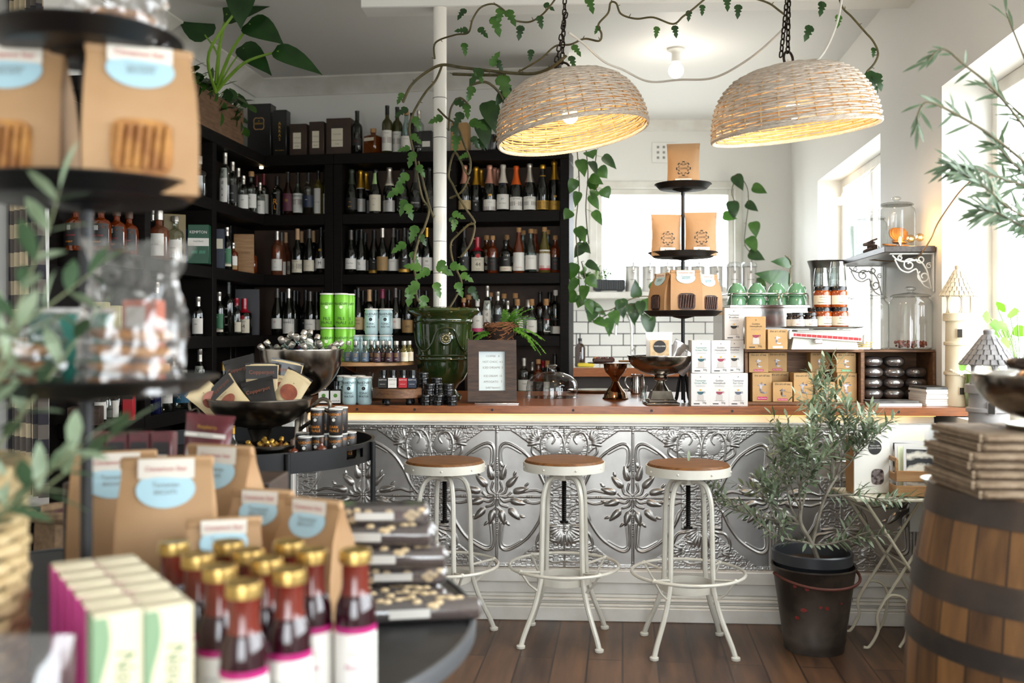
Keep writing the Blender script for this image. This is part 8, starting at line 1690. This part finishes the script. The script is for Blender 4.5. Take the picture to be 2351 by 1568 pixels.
vine('woody vine sagging down behind the right wicker lamp', [[(1700, -12, 4.0), (1760, 5, 4.0), (1790, 25, 4.0), (1815, 45, 4.0)], [(1925, -12, 4.0), (1935, 18, 4.0), (1955, 38, 4.0), (1985, 72, 4.0), (2005, 95, 4.0), (2016, 122, 4.0), (2008, 145, 4.0), (1990, 165, 4.0)]],
    [(1860, 60, 4.0, 110, 1.0), (1888, 5, 4.0, 100, .9), (1925, 35, 4.0, 95, .8), (1995, 165, 4.0, 80, 1.3), (2010, 170, 4.0, 70, 1.1), (1990, 180, 4.0, 50, 1.1), (2005, 110, 4.0, 90, .6)], seed=5)
vine('thick green vine running from the pole to the left lamp', [[(925, 235, 4.75), (945, 195, 4.75), (980, 165, 4.75), (1015, 149, 4.72), (1060, 155, 4.65), (1120, 162, 4.55), (1180, 168, 4.45), (1230, 168, 4.35), (1270, 152, 4.2), (1300, 128, 4.15)], [(1040, 170, 4.7), (1100, 172, 4.6), (1160, 172, 4.5)]],
    [(1128, 150, 4.55, -60, 1.1), (1140, 140, 4.55, 60, .9), (1105, 160, 4.55, 130, 1.4), (1150, 175, 4.5, 70, 1.8), (1085, 200, 4.55, 110, 1.1), (1095, 165, 4.55, 60, .9)], r=.007, seed=7)
vine('split-leaf climber trained up the left side of the white pole', [[(1000, 712, 4.80), (960, 690, 4.78), (955, 640, 4.78), (950, 600, 4.78), (963, 545, 4.8), (975, 520, 4.85), (985, 480, 4.88), (970, 455, 4.88), (958, 400, 4.86), (952, 360, 4.85), (940, 300, 4.84), (948, 262, 4.84), (975, 215, 4.86), (1000, 185, 4.88), (1015, 150, 4.9)], [(995, 500, 4.9), (985, 470, 4.88), (972, 420, 4.88), (960, 370, 4.86)]],
    [(935, 400, 4.84, 130, 1.3), (925, 430, 4.84, 150, 1.4), (930, 460, 4.84, 110, 1.2), (960, 380, 4.84, 60, 1.0), (950, 350, 4.84, 110, 1.2), (940, 340, 4.84, 170, .9), (935, 470, 4.82, 70, 1.2), (955, 520, 4.82, 110, 1.3), (965, 540, 4.8, 60, .9), (930, 560, 4.8, 150, 1.2), (945, 580, 4.8, 60, 1.0), (1005, 610, 4.7, 30, 1.3), (985, 620, 4.7, 150, 1.2), (1010, 600, 4.7, 60, 1.2), (960, 650, 4.7, 140, 1.3), (945, 660, 4.7, 100, 1.4), (975, 680, 4.7, 100, 1.2), (1035, 610, 4.7, 10, 1.2), (1060, 630, 4.7, 30, 1.0), (1050, 650, 4.7, 70, 1.1), (1080, 660, 4.7, 60, 1.1), (1000, 650, 4.7, 70, 1.1), (965, 615, 4.7, 190, 1.2), (935, 250, 4.84, 150, 1.1), (950, 270, 4.84, 60, 1.1), (925, 215, 4.84, 120, .9), (945, 310, 4.84, 40, 1.0)], r=.006, seed=9, mats=[m_leaf, m_dleaf, m_leaf])
vine('bare looping climber stems right of the white pole', [[(1030, 710, 4.80), (1048, 680, 4.82), (1060, 650, 4.84), (1040, 600, 4.84), (1035, 560, 4.86), (1050, 540, 4.86), (1078, 515, 4.84), (1090, 520, 4.84), (1080, 560, 4.83), (1058, 590, 4.84)], [(1078, 515, 4.84), (1090, 510, 4.84), (1070, 480, 4.84), (1052, 450, 4.86), (1040, 425, 4.88), (1030, 400, 4.9), (1045, 350, 4.86), (1073, 400, 4.84), (1080, 370, 4.84), (1065, 330, 4.85), (1050, 290, 4.86), (1025, 270, 4.88), (1005, 250, 4.88)], [(1033, 455, 4.9), (1060, 440, 4.86), (1078, 405, 4.84)], [(1030, 300, 4.88), (1035, 250, 4.88), (1055, 225, 4.87), (1075, 240, 4.86)]],
    [(1075, 355, 4.84, 160, .8), (1040, 490, 4.86, 20, 1.0), (1045, 505, 4.86, 100, .9), (1035, 500, 4.86, 60, .8), (1045, 230, 4.87, 30, 1.2), (1070, 240, 4.86, 80, 1.1), (1060, 260, 4.86, 120, 1.3), (1080, 280, 4.86, 20, 1.4), (1040, 290, 4.86, 60, 1.1), (1015, 270, 4.88, 160, 1.1), (1050, 310, 4.86, 100, 1.3), (1085, 315, 4.85, 60, 1.0)], r=.0055, seed=11, mats=[m_leaf, m_dleaf])
t = vine('dark broad-leaved plant on the shelving below the left lamp', [[(1128, 335, 6.58), (1150, 290, 6.4), (1155, 230, 6.1), (1120, 190, 6.0), (1080, 195, 6.0)], [(1128, 335, 6.58), (1165, 250, 6.3), (1165, 190, 6.1), (1140, 165, 6.1)]],
    [(1155, 215, 6.1, 120, 1.4), (1120, 240, 6.1, 70, 3.0), (1105, 280, 6.1, 75, 2.6), (1160, 200, 6.1, 70, 1.6), (1100, 320, 6.2, 60, 1.2), (1165, 300, 6.2, 100, 2.0)], shape='heart', r=.008, seed=13, mats=[m_dleaf])
q = bs(1128, .13); part('pot', MB().lathe([(0, 0), (.06, 0), (.08, .10), (.083, .11), (.075, .105), (0, .1)], m_tinb, 24, (q.x, q.y, ZS[0] + .001)), t)
vine('green pothos curtain hanging beside the kitchen opening', [[(1325, 345, 6.4), (1330, 430, 6.4), (1322, 520, 6.4), (1328, 610, 6.4), (1332, 700, 6.4)], [(1345, 340, 6.45), (1350, 400, 6.45), (1345, 480, 6.45), (1352, 560, 6.45)], [(1370, 345, 6.5), (1365, 400, 6.5), (1370, 440, 6.5)], [(1335, 600, 6.4), (1345, 650, 6.4), (1338, 690, 6.4)]], [], name='pothos', shape='heart', seed=15, auto=3, L_=.10, w=.085, mats=[m_leaf, m_leaf, m_dleaf], r=.0035)
vine('trailing pothos hanging under the kitchen window sill', [[(1335, 690, 7.9), (1360, 715, 7.9), (1400, 712, 7.9), (1440, 690, 7.9), (1480, 680, 7.9), (1530, 690, 7.9), (1560, 700, 7.9)], [(1345, 690, 7.9), (1360, 735, 7.9), (1400, 720, 7.9), (1450, 700, 7.9), (1490, 728, 7.9), (1510, 725, 7.9)]], [(1460, 680, 7.9, -90, 1.1), (1500, 665, 7.9, -60, 1.1), (1355, 700, 7.9, 90, 1.0), (1425, 690, 7.9, 80, 1.2), (1455, 700, 7.9, 90, 1.3), (1483, 690, 7.9, 70, 1.3), (1486, 725, 7.9, 80, 1.4)], name='pothos', shape='heart', seed=17, auto=6, L_=.12, w=.09, mats=[m_dleaf, m_leaf], r=.0045)
vine('thin pothos strand hanging down the right side of the kitchen window', [[(1680, 410, 8.3), (1695, 402, 8.3), (1715, 430, 8.3), (1718, 470, 8.3), (1712, 520, 8.3), (1710, 560, 8.3), (1725, 590, 8.3), (1722, 650, 8.3), (1700, 668, 8.3)], [(1690, 405, 8.3), (1680, 440, 8.3), (1690, 470, 8.3)]], [(1688, 405, 8.3, 60, 1.2), (1730, 430, 8.3, 20, 1.1), (1680, 465, 8.3, 80, 1.3), (1662, 495, 8.3, 10, 1.0), (1715, 468, 8.3, 30, 1.0), (1730, 512, 8.3, 80, 1.1), (1720, 548, 8.3, 60, 1.2), (1722, 582, 8.3, 20, 1.2), (1715, 655, 8.3, 20, 1.6), (1735, 645, 8.3, 60, 1.5)], name='pothos', shape='heart', seed=19, L_=.11, w=.09, mats=[m_leaf, m_dleaf], r=.0035)
vine('small plant with two dark leaves on a thin stem by the corner', [[(1812, 665, 7.2), (1815, 620, 7.2), (1816, 600, 7.2), (1802, 586, 7.2)], [(1780, 690, 7.2), (1800, 672, 7.2), (1812, 665, 7.2)]], [(1812, 605, 7.2, 190, 1.2), (1808, 650, 7.2, 200, 2.2)], shape='heart', seed=20, L_=.11, w=.07, mats=[m_dleaf], r=.005)
# herb planter and pots on the sill
pz_ = SZ + .0
t = thing('ribbed_planter', 'grey ribbed trough planter of herbs on the window sill', 'planter', ((1398 - CX) / F * 8.3, 8.30, pz_)); m = MB(); m_gp = M('slate_plastic', '3f4245', .6)
m.box((0, 0, .055), (.26, .12, .09), m_gp, .01); [m.box((-.12 + i * .02, -.063, .055), (.007, .006, .075), m_gp) for i in range(13)]; part('trough', m, t); part('foot', MB().box((-.09, 0, .005), (.04, .10, .01), m_gp), t); part('foot', MB().box((.09, 0, .005), (.04, .10, .01), m_gp), t)
lf = MB(); rs = random.Random(31); stm = MB()
for i in range(60): x = rs.uniform(-.12, .0); p_ = (x + rs.uniform(-.02, .02), rs.uniform(-.05, .05), rs.uniform(.11, .21)); stm.tube([(x, 0, .095), p_], .0015, m_st, 4); leaf(lf, p_, (rs.uniform(-1, 1), rs.uniform(-1, 0), rs.uniform(0, 1)), (0, -.5, 1), .028, .022, m_leaf)
part('stems', stm, t); part('foliage', lf, t)
tg = MB(); [tg.tube([(x, 0, .09), (x, 0, .33)], .003, m_black, 5) for x in (.03, .065, .10)]; [tg.tube([(.02, 0, z), (.11, 0, z)], .0025, m_black, 5) for z in (.18, .25, .32)]; part('trellis', tg, t)
t = thing('small_pot_plant', 'small glass pot with a leafy plant at the sill\'s left end', 'plant', ((1342 - CX) / F * 8.28, 8.28, pz_)); part('pot', MB().lathe([(0, 0), (.04, 0), (.05, .09), (.052, .1), (.045, .095), (0, .08)], MT['canister_lid'], 20), t); lf = MB()
for i in range(22): leaf(lf, (rs.uniform(-.03, .03), rs.uniform(-.03, .03), rs.uniform(.09, .16)), (rs.uniform(-1, 1), rs.uniform(-1, .3), rs.uniform(-.2, 1)), (0, -.3, 1), .06, .04, m_leaf)
part('foliage', lf, t)
# nest basket with fern behind the menu frame
ny = 4.88; nx = (1150 - CX) / F * ny; nz_ = zz(785, ny)
t = thing('timber_block', 'dark timber block behind the menu frame carrying a twig nest', 'block', (nx, ny, CT + .001)); part('block', MB().box((0, 0, (nz_ - CT) / 2 - .001), (.12, .12, nz_ - CT - .002), m_woodd, .003), t)
t = thing('twig_nest_planter', 'woven twig nest holding a bright green fern behind the menu frame', 'planter', (nx, ny, nz_ + .001)); m = MB(); m_tw = M('brown_twig', '6a4228', .8, c2='8a5a38', ns=40); rs = random.Random(8)
for i in range(46):
    a0 = rs.uniform(0, 6.28); z = rs.uniform(.004, .085); rr = .045 + .5 * z; m.tube([((rr + rs.uniform(-.006, .008)) * math.cos(a0 + k * .3), (rr + rs.uniform(-.006, .008)) * math.sin(a0 + k * .3), max(.003, z + .012 * math.sin(k + a0))) for k in range(8)], .003, m_tw, 4)
m.lathe([(0, .004), (.05, .006), (.08, .07), (0, .07)], m_soil, 18); part('twig_nest', m, t); lf = MB(); stm = MB(); m_fern = M('fern_green', '5f9a30', .5, c2='7fb545', ns=20, trn=.35)
def frond(p0_, d_, L_, n_=12):
    p_ = V(p0_); d_ = V(d_).normalized(); pts = [p_.copy()]
    for i in range(n_): d_ = (d_ + V((0, 0, -.07))).normalized(); p_ = p_ + d_ * L_ / n_; pts.append(p_.copy())
    stm.tube(pts, .0014, m_fern, 4); sd = d_.cross(V((0, 0, 1))).normalized()
    for i in range(1, n_ + 1):
        for s in (-1, 1):
            for q_ in (0, .5): leaf(lf, pts[i].lerp(pts[i - 1], q_), sd * s + d_ * .5 + V((rs.uniform(-.3, .3), rs.uniform(-.3, .3), rs.uniform(-.3, .3))), (0, -.5, 1), .030 * (1.2 - i / n_), .008, m_fern)
for i in range(16): frond((.02, -.02, .07), (rs.uniform(-.1, 1), rs.uniform(-.8, .4), rs.uniform(.3, 1.3)), rs.uniform(.08, .17))
for i in range(6): frond((.06, -.04, .07), (rs.uniform(.5, 1), rs.uniform(-.5, 0), rs.uniform(-.4, .2)), rs.uniform(.14, .22))
for i in range(4): frond((-.06, -.02, .05), (-1, -.5, rs.uniform(-.4, .2)), .09)
part('stems', stm, t); part('fern', lf, t)
# long-leaved branches by the big window
t = thing('branches_in_vase', 'long arching branches of narrow grey-green leaves by the big window', 'plant', (1.60, 2.84, .0005)); part('vase', MB().lathe([(0, 0), (.08, 0), (.10, .05), (.09, .6), (.06, .8), (.075, .86), (.068, .86), (.05, .8), (.0, .5)], M('stone_vase', '8f8a80', .6), 28), t)
stm, lf = MB(), MB(); rs = random.Random(40); m_lw = M('willow_leaf', '4c5f44', .45, c2='6f8066', ns=14, trn=.25); o0 = V((1.60, 2.84, 0))
BR = [[(2480, 500, 2.84), (2400, 360, 2.8), (2290, 215, 2.75), (2215, 150, 2.7), (2165, 113, 2.68), (2130, 140, 2.66)], [(2480, 520, 2.84), (2380, 400, 2.75), (2280, 315, 2.7), (2190, 260, 2.65), (2130, 235, 2.6), (2108, 262, 2.6), (2107, 285, 2.6)], [(2480, 540, 2.84), (2400, 450, 2.8), (2300, 410, 2.75), (2230, 385, 2.7), (2180, 378, 2.68)], [(2480, 560, 2.84), (2400, 520, 2.8), (2320, 480, 2.75), (2260, 430, 2.7), (2210, 400, 2.68)], [(2480, 500, 2.84), (2420, 300, 2.9), (2350, 130, 2.9), (2310, 30, 2.9)], [(2480, 560, 2.84), (2410, 540, 2.8), (2350, 520, 2.75), (2290, 490, 2.7), (2250, 482, 2.7)], [(2480, 520, 2.84), (2400, 330, 2.85), (2330, 250, 2.85), (2270, 205, 2.85)], [(2480, 530, 2.84), (2390, 430, 2.8), (2330, 380, 2.8), (2285, 330, 2.78)]]
for bi, br_ in enumerate(BR):
    P2 = [V((0, 0, .84))] + [at(*p_) - o0 for p_ in br_]; P2 = spl(P2, 14 if bi in (2, 3, 5, 7) else 8); stm.tube(P2, [.0055 * (1 - .7 * i / len(P2)) for i in range(len(P2))], m_vine, 6)
    for i in range(12, len(P2), 1 if bi in (2, 3, 5, 7) else 2):
        if rs.random() < .22: continue
        ax = (P2[i] - P2[i - 1]).normalized()
        for s in ((-1, 1) if bi in (2, 3, 5) or rs.random() < .5 else (rs.choice((-1, 1)),)): sd = ax.cross(V((rs.uniform(-.6, .6), 1, rs.uniform(-.6, .6)))).normalized(); leaf(lf, P2[i], ax * rs.uniform(.6, 1.4) + sd * s * rs.uniform(.2, .8) + V((rs.uniform(-.3, .3), rs.uniform(-.3, .3), rs.uniform(-.5, .2))), (rs.uniform(-.5, .5), -1, .4), rs.uniform(.04, .085), .0095, m_lw, .1, 'oval', .15)
part('stems', stm, t); part('foliage', lf, t)
# round-leaved plant on the window sill
t = thing('round_leaf_plant', 'bright green round-leaved pot plant on the big window\'s sill', 'plant', (1.93, 3.78, .916)); part('pot', MB().lathe([(0, 0), (.05, 0), (.065, .11), (.068, .115), (.06, .11), (0, .1)], m_enam, 24), t); lf, stm = MB(), MB(); rs = random.Random(3)
m_rl = M('bright_round_leaf', '6fa02e', .4, c2='8fbb45', ns=12, trn=.4)
for i in range(26): e_ = V((rs.uniform(-.20, .12), rs.uniform(-.14, .06), rs.uniform(.14, .46))); stm.tube(spl([V((0, 0, .1)), V((e_.x * .4, e_.y * .4, e_.z * .7)), e_], 4), .002, m_st, 4); leaf(lf, e_, (rs.uniform(-1, 1), -.4, rs.uniform(-.4, .6)), (0, -1, .3), rs.uniform(.04, .06), .05, m_rl, .05)
part('stems', stm, t); part('foliage', lf, t)
# little spot at the shelf corner, wall vent in the kitchen
sp_ = bs(600, .02); t = thing('shelf_spotlight', 'tiny bright spotlight under the top board at the corner', 'lamp', (sp_.x + .0, sp_.y, ZS[0] - .071)); part('spot', MB().cyl(.012, -.012, 0, M('warm_spot', 'ffe0ae', .5, emis=12), 12), t)
v_ = at(1524, 350, 8.49); t = thing('wall_vent', 'square white plaster vent high on the kitchen wall', 'vent', (v_.x, 8.498, v_.z)); m = MB().box((0, -.006, 0), (.20, .012, .17), m_white, .002); part('plate', m, t)
for i in range(9): part('opening', MB().box((-.05 + .05 * (i % 3), -.013, -.045 + .045 * (i // 3)), (.02, .002, .02), M('vent_dark', '8f8c88', .8)), t)
# low dark cabinet with sacks left of the foreground table
t = thing('dark_cabinet', 'low black cabinet left behind the foreground stand', 'cabinet', (-1.36, 2.75, .0005)); part('cabinet_body', MB().box((0, 0, .28), (.55, .45, .56), m_blackw, .005), t); part('cabinet_top', MB().box((0, 0, .575), (.58, .48, .028), m_blackw, .004), t)
cz_ = .5905
def sackf():
    t = root('hessian_sack'); m = MB().sheet(lambda u, v: ((.085 + .012 * math.sin(5 * 6.283 * u)) * math.cos(6.283 * u) * (1 - .1 * v), (.075 + .01 * math.sin(7 * 6.283 * u)) * math.sin(6.283 * u), .20 * v), 40, 10, M('hessian', '5e4a35', .9, c2='7a6248', ns=60)); part('sack', m, t)
    part('rolled_edge', MB().tube([((.088) * math.cos(a), .078 * math.sin(a), .20) for a in np.linspace(0, 2 * PI, 25)[:-1]], .014, MT['hessian'], 8, True), t); part('fill', MB().ball((0, 0, .17), .07, M('dark_red_fill', '4a1018', .7), 14, 8, (1, 1, .6)), t); return t
make('sack', sackf, (-1.16, 2.62, cz_), 'rolled hessian sack with dark red contents behind the stand pole', 'sack', s=1.1)
fo2 = pouch(.15, .24, M('black_foil', '17181c', .22, .4, coat=.4), None, lambda m, y: m.box((0, y(0, .12) - .001, .14), (.08, .001, .06), LB['grey']), 'coffee_bag', .08)
for i, (x, y, lb) in enumerate(((-1.30, 2.56, 'glossy black foil coffee bag nearest the curtain'), (-1.18, 2.50 if 0 else 2.53, 'glossy black foil coffee bag in front of the sack'))): make('fo2', fo2, (x if i == 0 else -1.13, y - (.0 if i == 0 else .0), cz_) if i == 0 else (-1.44, 2.60, cz_), lb if i == 0 else 'glossy black foil coffee bag at the cabinet corner', 'bag', rot=(-.12, .1 * i, .2), group='black foil coffee bags')
